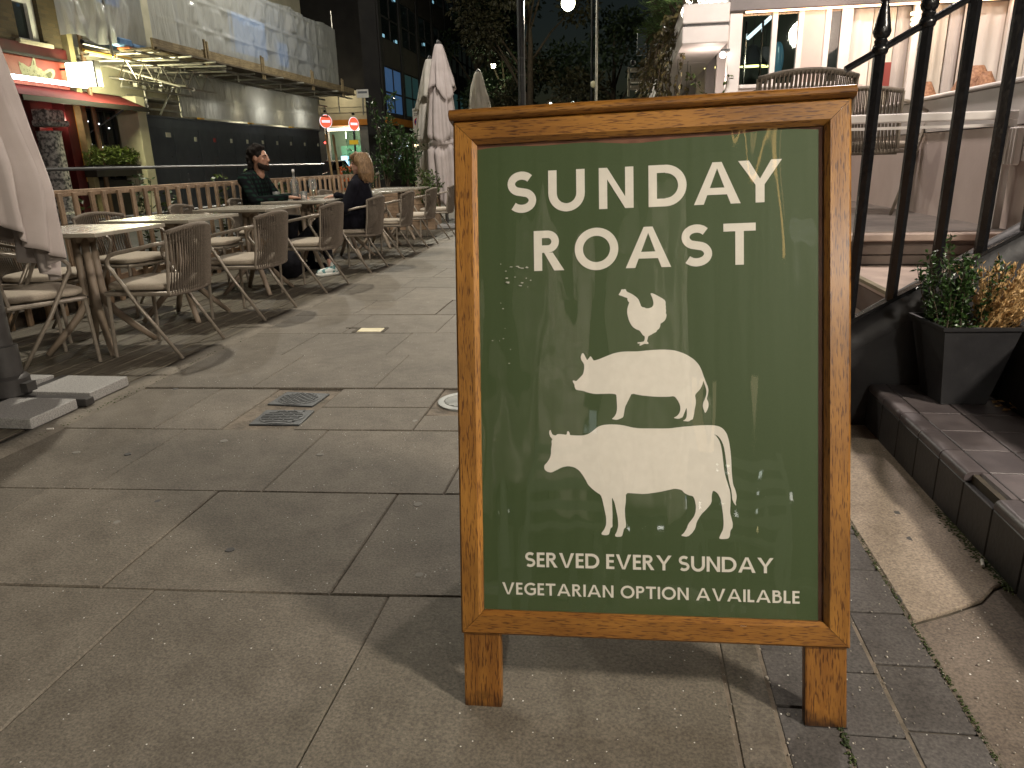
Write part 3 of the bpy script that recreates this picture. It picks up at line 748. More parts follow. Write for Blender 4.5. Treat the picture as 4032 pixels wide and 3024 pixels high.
# ================================================================== PLANT HELPERS
def leaf(b, p, d, n, L, w, fold=.25):
    """one leaf: a folded blade of four triangles"""
    p = Vector(p); d = Vector(d).normalized(); n = Vector(n)
    s = d.cross(n)
    if s.length < 1e-4: s = d.cross(Vector((1, 0, .3)))
    s.normalize(); n = s.cross(d)
    m = p + d * L * .5 - n * (fold * w)
    b.add([p, p + d * L * .45 + s * w * .5, p + d * L - n * L * .12, p + d * L * .45 - s * w * .5, m], [(0, 1, 4), (1, 2, 4), (2, 3, 4), (3, 0, 4)])
def rv(q): 
    while True:
        v = Vector((q.uniform(-1, 1), q.uniform(-1, 1), q.uniform(-1, 1)))
        if .05 < v.length < 1: return v
def crown(centers, nl, L, w, q, up=.3, shell=.55):
    """leaves spread through ellipsoids; centers: (x,y,z,rx,ry,rz,weight)"""
    b = MB(); tot = sum(c[6] for c in centers)
    for c in centers:
        for k in range(int(nl * c[6] / tot)):
            v = rv(q); ln = v.length; r = shell + (1 - shell) * q.random() if q.random() < .75 else q.random()
            v = v / ln * r
            p = Vector((c[0] + v.x * c[3], c[1] + v.y * c[4], c[2] + v.z * c[5]))
            d = (v + rv(q) * .8 + Vector((0, 0, up))).normalized()
            leaf(b, p, d, rv(q) + Vector((0, 0, .8)), L * q.uniform(.6, 1.25), w * q.uniform(.7, 1.2))
    return b
def LM(name, c1, c2, rough=.45, scale=30, trans=.25):
    m = M(name, c1, c2, scale, rough)
    b = m.node_tree.nodes['Principled BSDF']
    b.inputs['Subsurface Weight'].default_value = 0
    return m
m_ivy = LM('ivy_leaf', (.025, .05, .018), (.07, .11, .035))
m_box = LM('box_leaf', (.014, .040, .010), (.05, .10, .024), .35)
m_dry = LM('dry_leaf', (.36, .22, .085), (.66, .46, .22), .5)
m_hedge = LM('hedge_leaf', (.03, .055, .012), (.09, .13, .03), .4)
m_bark = M('bark', (.05, .038, .025), (.10, .075, .05), 12, .9, .5, 40)
m_treeleaf = LM('tree_leaf', (.012, .028, .011), (.035, .055, .02), .6)
m_treeleaf2 = LM('autumn_leaf', (.020, .024, .009), (.055, .046, .017), .6)

# ================================================================== TERRACE FURNITURE
m_frame = M('taupe_metal', (.24, .208, .168), (.30, .26, .21), 40, .34, .05, 200, metal=.25)
m_rope = M('taupe_cord', (.115, .094, .072), (.165, .136, .105), 120, .85, .4, 500)
m_cush = M('beige_cushion', (.36, .31, .245), (.43, .375, .30), 120, .9, .35, 400)
m_table = M('taupe_table_top', (.29, .265, .215), (.35, .32, .26), 14, .24, .06, 120, rvar=.08)
m_tleg = M('table_leg_wood', (.21, .165, .12), (.30, .24, .18), 6, .55, .12, 60, stretch=(1, 1, .1))

def make_chair(name='terrace_chair'):
    """faces +Y; origin on the floor under the seat"""
    t = bpy.data.objects.new(name, None); COL.objects.link(t)
    # cushion
    b = MB()
    n = 28
    def outl(sc, z):
        pts = []
        for k in range(n):
            a = 2 * PI * k / n; c, s = math.cos(a), math.sin(a)
            e = 2 / 4.2
            x = .235 * sc * abs(c) ** e * (1 if c >= 0 else -1); y = .225 * sc * abs(s) ** e * (1 if s >= 0 else -1)
            x *= 1.0 + .10 * (y / .225) * .5
            pts.append((x, y + .005, z))
        return pts
    rings = [outl(.93, .415), outl(1.0, .424), outl(1.012, .437), outl(1.0, .450), outl(.93, .459), outl(.6, .463), outl(.2, .4635)]
    vs = [p for r_ in rings for p in r_]; fs = [tuple(range(n - 1, -1, -1))]
    for i in range(len(rings) - 1):
        for k in range(n): fs.append((i * n + k, i * n + (k + 1) % n, (i + 1) * n + (k + 1) % n, (i + 1) * n + k))
    fs.append(tuple(range((len(rings) - 1) * n, len(rings) * n)))
    b.add(vs, fs); b.build('seat_cushion', m_cush, t, smooth='all')
    # seat frame ring + panel
    b = MB(); ring = [(.235, .205), (.245, .0), (.235, -.205), (.12, -.232), (0, -.238), (-.12, -.232), (-.235, -.205), (-.245, 0), (-.235, .205), (-.12, .222), (0, .226), (.12, .222), (.235, .205)]
    b.tube([(x, y, .398) for x, y in ring], .0135, 8, False); b.bb(-.225, .225, -.2, .2, .398, .408); b.build('seat_frame', m_frame, t, smooth=True)
    for sx in (-1, 1):
        b = MB(); b.tube([(sx * .225, .20, .40), (sx * .232, .215, 0.004)], [.0125, .011], 8); b.build('front_leg', m_frame, t, smooth=True)
        b = MB()
        top = .655
        pts = [(sx * .242, -.235, .700), (sx * .268, -.16, .688), (sx * .285, -.05, .665), (sx * .290, .06, .645), (sx * .288, .10, .632), (sx * .285, .125, .605), (sx * .283, .125, .57),
               (sx * .280, .10, .53), (sx * .272, -.015, .33), (sx * .258, -.235, .004)]
        b.tube(pts, [.011, .0115, .012, .012, .012, .012, .012, .012, .012, .0105], 9); b.build('arm_leg', m_frame, t, smooth='all')
        b = MB(); b.tube([(sx * .235, -.195, .395), (sx * .240, -.225, .58), (sx * .245, -.24, .755)], .010, 8); b.build('back_post', m_frame, t, smooth=True)
    def back(u, top):
        x = (-.245 + .49 * u); bul = 1 - (2 * u - 1) ** 2
        if top: return Vector((x, -.242 - .060 * bul, .752 + .030 * bul))
        return Vector((x * .96, -.197 - .042 * bul, .392))
    for tp in (True, False): b = MB(); b.tube([back(k / 14, tp) for k in range(15)], .0155, 8); b.build('back_rail', m_rope, t, smooth='all')
    b = MB(); ns = 24
    for k in range(ns):
        u = (k + .5) / ns; a = back(u, True); c = back(u, False)
        mid = (a + c) / 2 + Vector((0, -.006, 0))
        for dy in ((.0145, -.0145) if k % 2 else (-.0145, .0145)):
            pass
        b.tube([a + Vector((0, -.0145, 0)), mid + Vector((0, -.010, 0)), c + Vector((0, -.0145, 0))], .0042, 5, False)
        b.tube([a + Vector((0, .0145, 0)), mid + Vector((0, .006, 0)), c + Vector((0, .0145, 0))], .0042, 5, False)
    o = b.build('cord_weave', m_rope, t, smooth='all'); o['kind'] = 'stuff'
    return t
chair0 = make_chair()
first = [True]
def put_chair(x, y, face, label, group='terrace chairs', z=0.0):
    """face: heading the sitter looks, degrees, 0 = +Y, 90 = -X"""
    if first[0]: o = chair0; first[0] = False
    else: o = copy_tree(chair0)
    o.location = (x, y, z); o.rotation_euler = (0, 0, R(face)); tag(o, label, 'chair', group); return o
ORD = ['first', 'second', 'third', 'fourth', 'fifth', 'sixth', 'seventh']
CY = [4.13, 5.23, 6.40, 7.60, 8.76, 9.88, 11.03]
for k, y in enumerate(CY):
    lab = ['cord-back chair nearest the camera in the row along the path', 'second cord-back chair along the path, counted from the camera',
           'third chair along the path, its back just before the woman', 'cord-back chair the woman sits on', 'first chair behind the woman along the path',
           'second chair behind the woman along the path', 'last cord-back chair along the path, beside the sign frame'][k]
    put_chair(-2.88 + (.006 * k), y, 90 + rnd.uniform(-3, 3), lab, 'chairs along the path')
CL = [4.42, 5.33, 6.5, 7.55, 8.85, 9.95, 11.1]
for k, y in enumerate(CL):
    lab = ['fence-side chair half behind the hanging parasol cloth', 'fence-side chair at the second table, its seat lit', 'fence-side chair at the third table, left of the man',
           'chair on the fence side that the man sits on', 'fence-side chair just behind the glasses and bottle', 'fence-side chair behind the woman', 'farthest chair on the fence side'][k]
    put_chair(-3.92 + rnd.uniform(-.03, .03), y, -90 + rnd.uniform(-9, 9), lab, 'chairs along the fence')
put_chair(-3.42, 3.70, -28, 'chair in shade under the hanging parasol at the left edge', 'chairs along the path')

def make_table(name='terrace_table'):
    t = bpy.data.objects.new(name, None); COL.objects.link(t)
    b = MB(); b.bb(-.345, .345, -.35, .35, .742, .765); b.build('table_top', m_table, t, bevel=.004, seg=2)
    b = MB(); b.bb(-.15, .15, -.15, .15, .722, .742); b.lathe([(.055, .68), (.075, .722)], 12); b.build('top_bracket', m_tleg, t)
    for sx in (-1, 1):
        for sy in (-1, 1):
            b = MB()
            b.tube([(sx * .032, sy * .032, .72), (sx * .034, sy * .034, .40), (sx * .042, sy * .042, .30), (sx * .075, sy * .075, .225), (sx * .14, sy * .14, .125), (sx * .225, sy * .225, .004)],
                   [.024, .024, .024, .024, .022, .018], 9); b.build('leg', m_tleg, t, smooth='all')
    return t
table0 = make_table()
TY = [4.14, 5.10, 6.27, 7.50, 8.66, 9.82, 10.98]
TLAB = ['square table at the left whose top reflects yellow light', 'second square table from the left, empty', 'empty square table in front of the man', 'square table with bottle and glasses between the couple',
        'empty square table right behind the couple', 'square table behind the woman, near the parasols', 'farthest square table under the parasols']
for k, y in enumerate(TY):
    o = table0 if k == 0 else copy_tree(table0)
    o.location = (-3.36, y, 0); o.rotation_euler = (0, 0, R(rnd.uniform(-2.5, 2.5))); tag(o, TLAB[k], 'table', 'square terrace tables')

# glassware on the couple's table
m_glass = glass_material('glassware', (.97, .98, .98), rough=.03, ior=1.5, boost=2.0, lit_white=.10)
m_water = glass_material('water', (.93, .95, .96), rough=.01, ior=1.33, lit_white=.05)
def lathe_thing(name, prof, loc, label, cat, parts=(), group=None):
    t = thing(name, label, cat, loc, 0, group)
    b = MB(); b.lathe(prof, 20, cap=False); b.build(parts[0] if parts else 'body', m_glass, t, smooth='all'); return t
zt = .765
t = lathe_thing('water_bottle', [(.001, .004), (.040, .004), (.042, .012), (.042, .17), (.036, .195), (.018, .225), (.0145, .24), (.0145, .285), (.017, .288), (.017, .298), (.0145, .300)], (-3.47, 7.50, zt), 'clear glass water bottle with stopper on the couple\'s table', 'bottle')
b = MB(); b.lathe([(.013, .285), (.015, .302), (.012, .315), (.001, .318)], 12); b.build('stopper', M('stopper', (.7, .7, .68), rough=.3), t, smooth=True)
b = MB(); b.lathe([(.001, .006), (.038, .006), (.038, .12), (.001, .12)], 16, cap=False); b.build('water', m_water, t, smooth=True)
t = lathe_thing('wine_glass', [(.001, .002), (.034, .002), (.033, .005), (.006, .010), (.004, .02), (.004, .085), (.012, .095), (.034, .115), (.043, .145), (.042, .175), (.034, .215)], (-3.29, 7.55, zt), 'tall stemmed wine glass beside the bottle on the couple\'s table', 'glass', ('bowl',))
for (x, y, lab) in ((-3.66, 7.45, 'short tumbler in front of the man, left of the bottle'), (-3.34, 7.42, 'short tumbler between the bottle and the woman')):
    t = lathe_thing('tumbler', [(.001, .008), (.028, .008), (.030, .004), (.032, .02), (.039, .092), (.037, .092), (.030, .02)], (x, y, zt), lab, 'glass', group='tumblers')
b = MB(); b.tube([(0, 0, 0), (.05, .03, .0), (.10, .02, 0)], .012, 6); 
o = tag(b.build('phone', M('phone', (.01, .01, .012), rough=.15)), 'dark phone lying beside the tumbler', 'phone'); o.location = (-3.44, 7.38, zt + .008); o.scale = (1, 1.6, .45)

# ================================================================== PARASOLS
m_canvas = M('parasol_canvas', (.43, .375, .35), (.50, .445, .42), 5, .85, .12, 300)
m_canvas2 = M('parasol_canvas_cream', (.54, .51, .44), (.62, .58, .51), 5, .85, .12, 300)
m_pole = M('parasol_metal', (.055, .052, .05), (.075, .072, .07), 12, .45, .1, 80, metal=.4)
m_granite = M('granite', (.20, .20, .19), (.42, .41, .39), 160, .55, .25, 160, lo=.3, hi=.7)
def folded_canopy(b, z_top, z_bot, prof, nf, seed, hem, depth=.34, N=96, M_=40):
    q = random.Random(seed); ph = [q.uniform(0, 6) for _ in range(6)]
    def fn(u, v):
        a = 2 * PI * u; z = z_top + (z_bot(a) - z_top) * v
        r = prof(v)
        f = abs(math.sin(a * nf / 2 + ph[0] + .5 * math.sin(v * 4 + ph[1]))) ** .55
        f2 = .09 * math.sin(a * nf * 1.5 + ph[2] + 2 * v) + .045 * math.sin(a * nf * 3 + ph[3] + v * 5) + .02 * math.sin(a * nf * 5 + ph[4] - v * 7)
        rr = r * (1 - depth * (1 - f) * min(1, .25 + v) + f2 * min(1, .2 + v))
        tw = .35 * v * math.sin(v * 2)
        return (rr * math.cos(a + tw), rr * math.sin(a + tw), z)
    b.grid(fn, N, M_, close_u=True)
# near parasol at the left edge
par = thing('parasol', 'closed pinkish beige parasol hanging in at the left edge', 'parasol', (-3.005, 3.0, 0))
def hem(a):
    # four hanging corners
    d = min(abs((a - R(t_) + PI) % (2 * PI) - PI) for t_ in (40, 200))
    return .58 + .36 * min(1, d / 1.7)
b = MB()
def prof_near(v): return 1.0 * float(np.interp(v, (0, .25, .53, .72, .84, 1), (.07, .17, .262, .30, .338, .325)))
folded_canopy(b, 2.75, hem, prof_near, 9, 5, None, .36, 180, 70)
can = b.build('canopy', m_canvas, par, smooth='all', solid=.004)
b = MB(); b.tube([(0, 0, .14), (0, 0, 2.85)], .058, 16); b.build('pole', m_pole, par, smooth=True)
b = MB(); b.lathe([(.085, .05), (.095, .06), (.098, .14), (.088, .15), (.075, .155), (.075, .30), (.062, .305)], 24); b.bb(-.13, .13, -.03, .03, .075, .12); b.build('base_collar', m_pole, par, smooth=True)
b = MB(); b.lathe([(.03, 2.83), (.05, 2.85), (.03, 2.9), (.001, 2.92)], 12); b.build('finial', m_pole, par, smooth=True)
# its granite base: four stones between a steel cross
gb = thing('granite_plinth', 'granite slab base with steel cross under the left parasol', 'plinth', (-3.0, 3.0, 0), R(0))
for sx in (-1, 1):
    for sy in (-1, 1):
        b = MB(); rx = .395
        b.bb(sx * .045, sx * rx, sy * .045, sy * .335, .004, .055)
        b.build('granite_slab', m_granite, gb, bevel=.006, seg=2)
b = MB(); b.bb(-.43, .43, -.028, .028, .008, .045); b.bb(-.027, .027, -.37, .37, .0085, .0445); b.build('steel_cross', m_pole, gb, bevel=.003)
gb.rotation_euler = (0, 0, R(-42 + 45 - 3))
# distant closed parasols
def far_parasol(loc, hgt, r, mat, label, seed, z0=.55):
    t = thing('parasol', label, 'parasol', loc, 0, 'closed parasols at the far end')
    b = MB()
    folded_canopy(b, hgt * .985, lambda a: z0 + .12 * math.sin(2 * a + seed) + .05 * math.sin(5 * a), lambda v: r * (.22 + .78 * min(1, v * 1.6) ** .7 - (.28 if .60 < v < .66 else 0) * 1.0 + .25 * max(0, v - .7)), 8, seed, None, .40, 80, 46)
    b.build('canopy', mat, t, smooth='all', solid=.006)
    b = MB(); folded_canopy(b, hgt, lambda a: hgt * .74 + .12 * math.sin(3 * a + seed), lambda v: r * (.20 + .66 * v ** .8), 7, seed + 3, None, .3, 60, 14); b.build('top_flap', mat, t, smooth='all', solid=.006)
    zb = hgt * .985 + (z0 - hgt * .985) * .63
    b = MB(); b.lathe([(r * .77, zb - .05), (r * .80, zb), (r * .77, zb + .05)], 24, cap=False); b.build('tie_strap', mat, t, smooth='all', solid=.006)
    b = MB(); b.tube([(0, 0, 0.05), (0, 0, hgt + .03)], .03, 10); b.lathe([(.035, hgt - .01), (.045, hgt + .02), (.02, hgt + .06), (.001, hgt + .07)], 10); b.build('pole', m_pole, t, smooth=True)
    b = MB(); b.bb(-.4, .4, -.4, .4, .004, .07); b.build('base_slab', m_granite, t, bevel=.01)
    return t
far_parasol((-3.16, 13.0, 0), 3.03, .285, m_canvas, 'tall closed pinkish parasol nearest to the sign frame', 2)
far_parasol((-3.52, 13.75, 0), 2.9, .34, m_canvas2, 'cream closed parasol just behind the tall one', 8)
far_parasol((-3.30, 17.2, 0), 3.05, .30, m_canvas2, 'small far cream parasol with white finial', 4, 1.0)

# ================================================================== FENCE, RAILING
m_fence = wood_material('fence_wood', (.28, .195, .125), (.40, .29, .20), (.5, .45, .4), rough=.7, coat=0)
fence = thing('picket_fence', 'low wooden picket fence along the deck behind the tables', 'fence', (-4.42, 0, 0))
sh = None
y = 2.6; k = 0
while y < 13.2:
    for (dx, off) in ((0, 0),):
        if sh is None:
            b = MB(); b.bb(-.475, .475, -.024, .024, -.012, .012); o = b.build('picket', m_fence, fence, bevel=.003); sh = o
        else:
            o = sh.copy(); COL.objects.link(o)
        o.location = (dx + rnd.uniform(-.004, .004), y + rnd.uniform(-.012, .012), .475); o.rotation_euler = (R(rnd.uniform(-1, 1)), -PI / 2, PI / 2 * 0 + R(rnd.uniform(-4, 4)))
    y += .178; k += 1
for z, n_ in ((.945, 'top_rail'), (.20, 'bottom_rail')):
    b = MB(); b.bb(-5.3, 5.3, -.02, .02, -.026, .026); o = b.build(n_, m_fence, fence, bevel=.003); o.rotation_euler = (0, 0, PI / 2); o.location = (-.036, 7.9, z)
b = MB()
m_blackmetal = M('black_painted_metal', (.012, .013, .015), (.02, .021, .023), 30, .35, .06, 120)
m_railtop = M('rail_metal', (.07, .07, .07), rough=.32, metal=.4)
rl = thing('metal_railing', 'dark metal railing with round top rail behind the picket fence', 'railing', (-5.5, 0, 0))
for y in (4.65, 6.70, 8.77, 10.86, 12.85):
    b = MB(); b.bb(-.035, .035, -.035, .035, -.06, 1.17); b.bb(-.05, .05, -.05, .05, -.06, -.04); b.build('post', m_blackmetal, rl, bevel=.006)
    for z in (.98, 1.05): 
        b = MB(); b.lathe([(.010, 0), (.010, .008), (.001, .009)], 8); o = b.build('bolt', m_railtop, rl); o.location = (.036, rl.location.y + y, z); o.rotation_euler = (0, PI / 2, 0)
b = MB(); b.tube([(.0, 4.0, 1.135), (0, 13.2, 1.145)], .018, 10); b.build('top_rail', m_railtop, rl, smooth=True)
b = MB(); b.tube([(.0, 4.0, .62), (0, 13.2, .62)], .014, 8); b.build('middle_rail', m_blackmetal, rl, smooth=True)
# position posts (built in local y already)
# planting strip between fence and railing
b = MB(); b.bb(-5.44, -4.50, 2.6, 13.1, -.10, .10)
trough = tag(b.build('planting_bed', M('soil', (.03, .022, .015), (.06, .045, .03), 20, .95, .5, 30)), kind='structure')
def sprig(x, y, h, n, label, mat, seed, spread=.16, L=.06, w=.042, stems=3, z0=.1, name='ivy_plant', group='plants along the fence', lean=0):
    q = random.Random(seed)
    t = thing(name, label, 'plant', (x, y, z0), 0, group)
    bs = MB(); bl = MB()
    for s in range(stems):
        a = q.uniform(0, 6.28); tip = Vector((math.cos(a) * spread * q.uniform(.3, 1) + lean, math.sin(a) * spread * q.uniform(.3, 1), h * q.uniform(.7, 1)))
        pts = [Vector((0, 0, 0)), tip * .5 + Vector((q.uniform(-.03, .03), q.uniform(-.03, .03), 0)), tip]
        bs.tube(pts, [.006, .004, .002], 5)
        for k in range(n // stems):
            f = q.uniform(.12, 1.0); p = pts[0].lerp(pts[1], f * 2) if f < .5 else pts[1].lerp(pts[2], f * 2 - 1)
            d = rv(q); d.z = d.z * .5 + .1; leaf(bl, p + d * .02, d, Vector((0, 0, 1)) + rv(q) * .7, L * q.uniform(.6, 1.2), w * q.uniform(.7, 1.2))
    bs.build('stems', m_bark, t); o = bl.build('foliage', mat, t); o['kind'] = 'stuff'
    return t
SPR = [(-4.62, 5.05, .75, 'ivy clump by the leftmost fence pickets'), (-4.58, 6.55, 1.05, 'tall ivy sprig rising above the fence behind the first tables'), (-4.7, 7.15, .85, 'ivy sprig at the fence left of the man'),
       (-4.62, 7.95, 1.12, 'leafy sprig above the fence just left of the man'), (-4.62, 8.9, 1.1, 'leafy plant just right of the man behind the fence'), (-4.7, 9.5, 1.05, 'leafy plant behind the bottle'),
       (-4.65, 5.8, .8, 'low ivy between the fence pickets at the second table'), (-4.6, 10.6, .9, 'low green plant behind the wine glass'), (-4.6, 4.4, .6, 'low ivy at the foot of the fence beside the parasol')]
for k, (x, y, h, lab) in enumerate(SPR): sprig(x, y, h, 90 if k != 1 else 120, lab, m_ivy if k % 3 else m_hedge, 40 + k, .16, .075, .055, 4)
# bushes behind the bottle
def bush(loc, r, n, mat, label, seed, L=.06, w=.035, name='shrub', group=None, cat='shrub', trunk=.3):
    q = random.Random(seed); t = thing(name, label, cat, loc, 0, group)
    cs = []
    for k in range(7):
        v = rv(q); cs.append((v.x * r[0] * .6, v.y * r[1] * .6, r[2] + v.z * r[2] * .6, r[0] * .55, r[1] * .55, r[2] * .5, 1))
    o = crown(cs, n, L, w, q).build('foliage', mat, t); o['kind'] = 'stuff'
    b = MB()
    for k in range(4):
        a = q.uniform(0, 6.28); b.tube([(0, 0, 0), (math.cos(a) * r[0] * .3, math.sin(a) * r[1] * .3, r[2]), (math.cos(a) * r[0] * .5, math.sin(a) * r[1] * .5, r[2] * 1.6)], [.02, .013, .006], 6)
    b.build('stems', m_bark, t)
    return t
bush((-4.85, 9.9, .1), (.34, .5, .45), 900, m_hedge, 'rounded yellowish shrub behind the bottle', 21)
# wooden planters with shrubs at the far end of the deck
def planter_box(loc, size, label, mat=None):
    t = thing('planter_box', label, 'planter', loc)
    sx, sy, sz = size
    b = MB(); b.bb(-sx / 2 + .02, sx / 2 - .02, -sy / 2 + .02, sy / 2 - .02, 0, sz - .06); b.build('soil', m_joint, t)
    nb = max(2, int(sz / .13)); h = sz / nb
    for k in range(nb):
        for (a0, a1, b0, b1) in ((-sx / 2, sx / 2, -sy / 2, -sy / 2 + .022), (-sx / 2, sx / 2, sy / 2 - .022, sy / 2), (-sx / 2, -sx / 2 + .022, -sy / 2 + .023, sy / 2 - .023), (sx / 2 - .022, sx / 2, -sy / 2 + .023, sy / 2 - .023)):
            b = MB(); b.bb(a0, a1, b0, b1, k * h + .003, (k + 1) * h - .003); b.build('plank', m_fence, t)
    return t
planter_box((-4.0, 12.7, 0), (1.5, .5, .72), 'wooden planter with horizontal planks behind the woman')
planter_box((-4.85, 11.8, 0), (.5, 1.4, .7), 'wooden planter along the fence left of the woman')
def tall_shrub(loc, h, r, n, label, seed, mat=m_box):
    q = random.Random(seed); t = thing('tall_shrub', label, 'shrub', loc, 0, 'shrubs in the far planters')
    b = MB(); bl = MB()
    for s in range(8):
        a = q.uniform(0, 6.28); top = Vector((math.cos(a) * r * q.uniform(.3, 1), math.sin(a) * r * q.uniform(.3, 1), h * q.uniform(.55, 1)))
        b.tube([(0, 0, 0), top * .5, top], [.014, .009, .004], 5)
        for k in range(n // 8):
            f = q.uniform(.25, 1); p = top * f + rv(q) * .10; leaf(bl, p, rv(q) + Vector((0, 0, .2)), rv(q) + Vector((0, 0, 1)), .10 * q.uniform(.6, 1.2), .038)
    b.build('stems', m_bark, t); o = bl.build('foliage', mat, t); o['kind'] = 'stuff'; return t
tall_shrub((-3.75, 12.72, .6), 1.15, .42, 1000, 'dark leafy shrub between the woman and the parasols', 31)
tall_shrub((-4.15, 12.72, .6), 1.75, .30, 900, 'tall thin dark shrub reaching above the fence, left of the parasols', 32)
tall_shrub((-4.5, 12.5, .6), .75, .4, 600, 'low dark shrub right behind the woman\'s hair', 33)
tall_shrub((-3.3, 12.45, .3), .75, .25, 400, 'small green shrub at the foot of the tall parasol', 34, m_hedge)

# ================================================================== PEOPLE
def capsule(b, p0, p1, r0, r1, n=12):
    p0 = Vector(p0); p1 = Vector(p1); d = (p1 - p0); L = max(d.length, 1e-5); d.normalize()
    pts = []; rs = []
    for k in range(5):
        a = PI / 2 * (1 - k / 4); pts.append(p0 - d * r0 * math.sin(a)); rs.append(max(r0 * math.cos(a), .001))
    for k in range(1, 5): pts.append(p0 + d * L * k / 5); rs.append(r0 + (r1 - r0) * k / 5)
    for k in range(5):
        a = PI / 2 * k / 4; pts.append(p1 + d * r1 * math.sin(a)); rs.append(max(r1 * math.cos(a), .001))
    b.tube(pts, rs, n)
def remesh(o, vox, smooth=4, disp=None):
    m = o.modifiers.new('r', 'REMESH'); m.mode = 'VOXEL'; m.voxel_size = vox
    s = o.modifiers.new('s', 'SMOOTH'); s.iterations = smooth; s.factor = .5
    dg = bpy.context.evaluated_depsgraph_get(); ev = o.evaluated_get(dg); me = bpy.data.meshes.new_from_object(ev)
    o.modifiers.clear(); old = o.data; mats = [x for x in old.materials]; o.data = me
    if not me.materials and mats: me.materials.append(mats[0])
    me.polygons.foreach_set('use_smooth', [True] * len(me.polygons))
    return o
m_skin1 = M('skin', (.36, .19, .125), (.42, .23, .155), 25, .5)
m_skin2 = M('skin_fair', (.50, .29, .22), (.56, .33, .25), 25, .5)
m_hair1 = M('dark_hair', (.008, .007, .006), (.018, .014, .012), 60, .85, .5, 70, spec=.15)
m_hair2 = M('blond_hair', (.12, .068, .03), (.28, .175, .085), 30, .5, .7, 60, stretch=(4, 4, .5))
m_beard = M('beard', (.010, .007, .005), (.022, .015, .012), 80, .9, .6, 120, spec=.1)
m_black = M('black_cloth', (.006, .006, .008), (.012, .012, .015), 25, .9, .3, 60, spec=.15)
m_navy = M('navy_coat', (.004, .004, .007), (.008, .008, .013), 18, .9, .4, 40, spec=.15)
m_sole = M('shoe_white', (.55, .55, .50), (.65, .66, .6), 30, .6)
m_teal = M('shoe_teal', (.08, .22, .22), (.62, .66, .62), 28, .6, lo=.45, hi=.5)
def plaid():
    m, n, l, b = base('green_plaid')
    tc = n.new('ShaderNodeTexCoord'); 
    def band(d, sc):
        w = n.new('ShaderNodeTexWave'); w.bands_direction = d; w.inputs['Scale'].default_value = sc; l.new(tc.outputs['Object'], w.inputs[0]); return w.outputs[0]
    mx = n.new('ShaderNodeMixRGB'); mx.blend_type = 'MULTIPLY'; mx.inputs[0].default_value = 1
    l.new(band('Z', 7), mx.inputs[1]); l.new(band('Y', 7), mx.inputs[2])
    r = n.new('ShaderNodeValToRGB'); r.color_ramp.elements[0].color = (.004, .005, .006, 1); r.color_ramp.elements[1].color = (.008, .022, .016, 1); r.color_ramp.elements[0].position = .1; r.color_ramp.elements[1].position = .6
    l.new(mx.outputs[0], r.inputs[0]); l.new(r.outputs[0], b.inputs['Base Color']); b.inputs['Roughness'].default_value = .95; b.inputs['Specular IOR Level'].default_value = .1
    return m
m_plaid = plaid()
def hand(b, w, fwd, side, up, curl=.6, s=1.0):
    """palm and five fingers from wrist w"""
    w = Vector(w); f = Vector(fwd).normalized(); sd = Vector(side).normalized(); u = Vector(up).normalized()
    capsule(b, w + f * .01 * s, w + f * .065 * s + sd * .018 * s, .020 * s, .016 * s, 8); capsule(b, w + f * .01 * s, w + f * .065 * s - sd * .018 * s, .020 * s, .016 * s, 8)
    for k, L in enumerate((.068, .078, .074, .058)):
        o = w + f * .075 * s + sd * ((k - 1.5) * .0195 * s)
        a = o + f * L * .5 * s - u * L * .12 * curl * s; c = a + f * L * .38 * s - u * L * .45 * curl * s
        capsule(b, o, a, .0095 * s, .009 * s, 6); capsule(b, a, c, .009 * s, .0075 * s, 6)
    o = w + f * .025 * s + sd * -.028 * s
    a = o + f * .03 * s - sd * .022 * s - u * .008 * s; c = a + f * .028 * s - sd * .004 * s - u * .012 * s
    capsule(b, o, a, .0115 * s, .0105 * s, 6); capsule(b, a, c, .0105 * s, .008 * s, 6)
def head_mesh(b, c, f, up, s=1.0, female=False):
    """c: head centre, f: facing"""
    c = Vector(c); f = Vector(f).normalized(); up = Vector(up).normalized(); sd = f.cross(up).normalized()
    rot = Matrix((sd, f, up)).transposed()
    P = lambda x, y, z: c + rot @ Vector((x * s, y * s, z * s))
    b.ball(P(0, -.012, .025), Vector((.074, .094, .090)) * s, 16, 12, rot)
    b.ball(P(0, .022, -.035), Vector((.058, .068, .078)) * s, 14, 10, rot)
    b.ball(P(0, .060, -.088), Vector((.026, .024, .022)) * s, 10, 8, rot)           # chin
    b.ball(P(0, .078, .022), Vector((.052, .018, .012)) * s, 10, 6, rot)            # brow
    capsule(b, P(0, .084, .018), P(0, .108, -.022), .009 * s, .0135 * s, 8)         # nose
    for q in (-1, 1):
        b.ball(P(q * .011, .098, -.026), Vector((.009, .010, .008)) * s, 8, 6, rot)
        b.ball(P(q * .030, .064, -.016), Vector((.020, .020, .018)) * s, 8, 6, rot) # cheek
        b.ball(P(q * .074, -.008, -.004), Vector((.010, .022, .032)) * s, 8, 6, rot) # ear
    b.ball(P(0, .085, -.053), Vector((.022, .012, .006)) * s, 8, 6, rot); b.ball(P(0, .083, -.064), Vector((.020, .012, .007)) * s, 8, 6, rot)
    capsule(b, P(0, -.02, -.07), P(0, -.035, -.17), .052 * s, .056 * s, 12)          # neck
    return P, rot
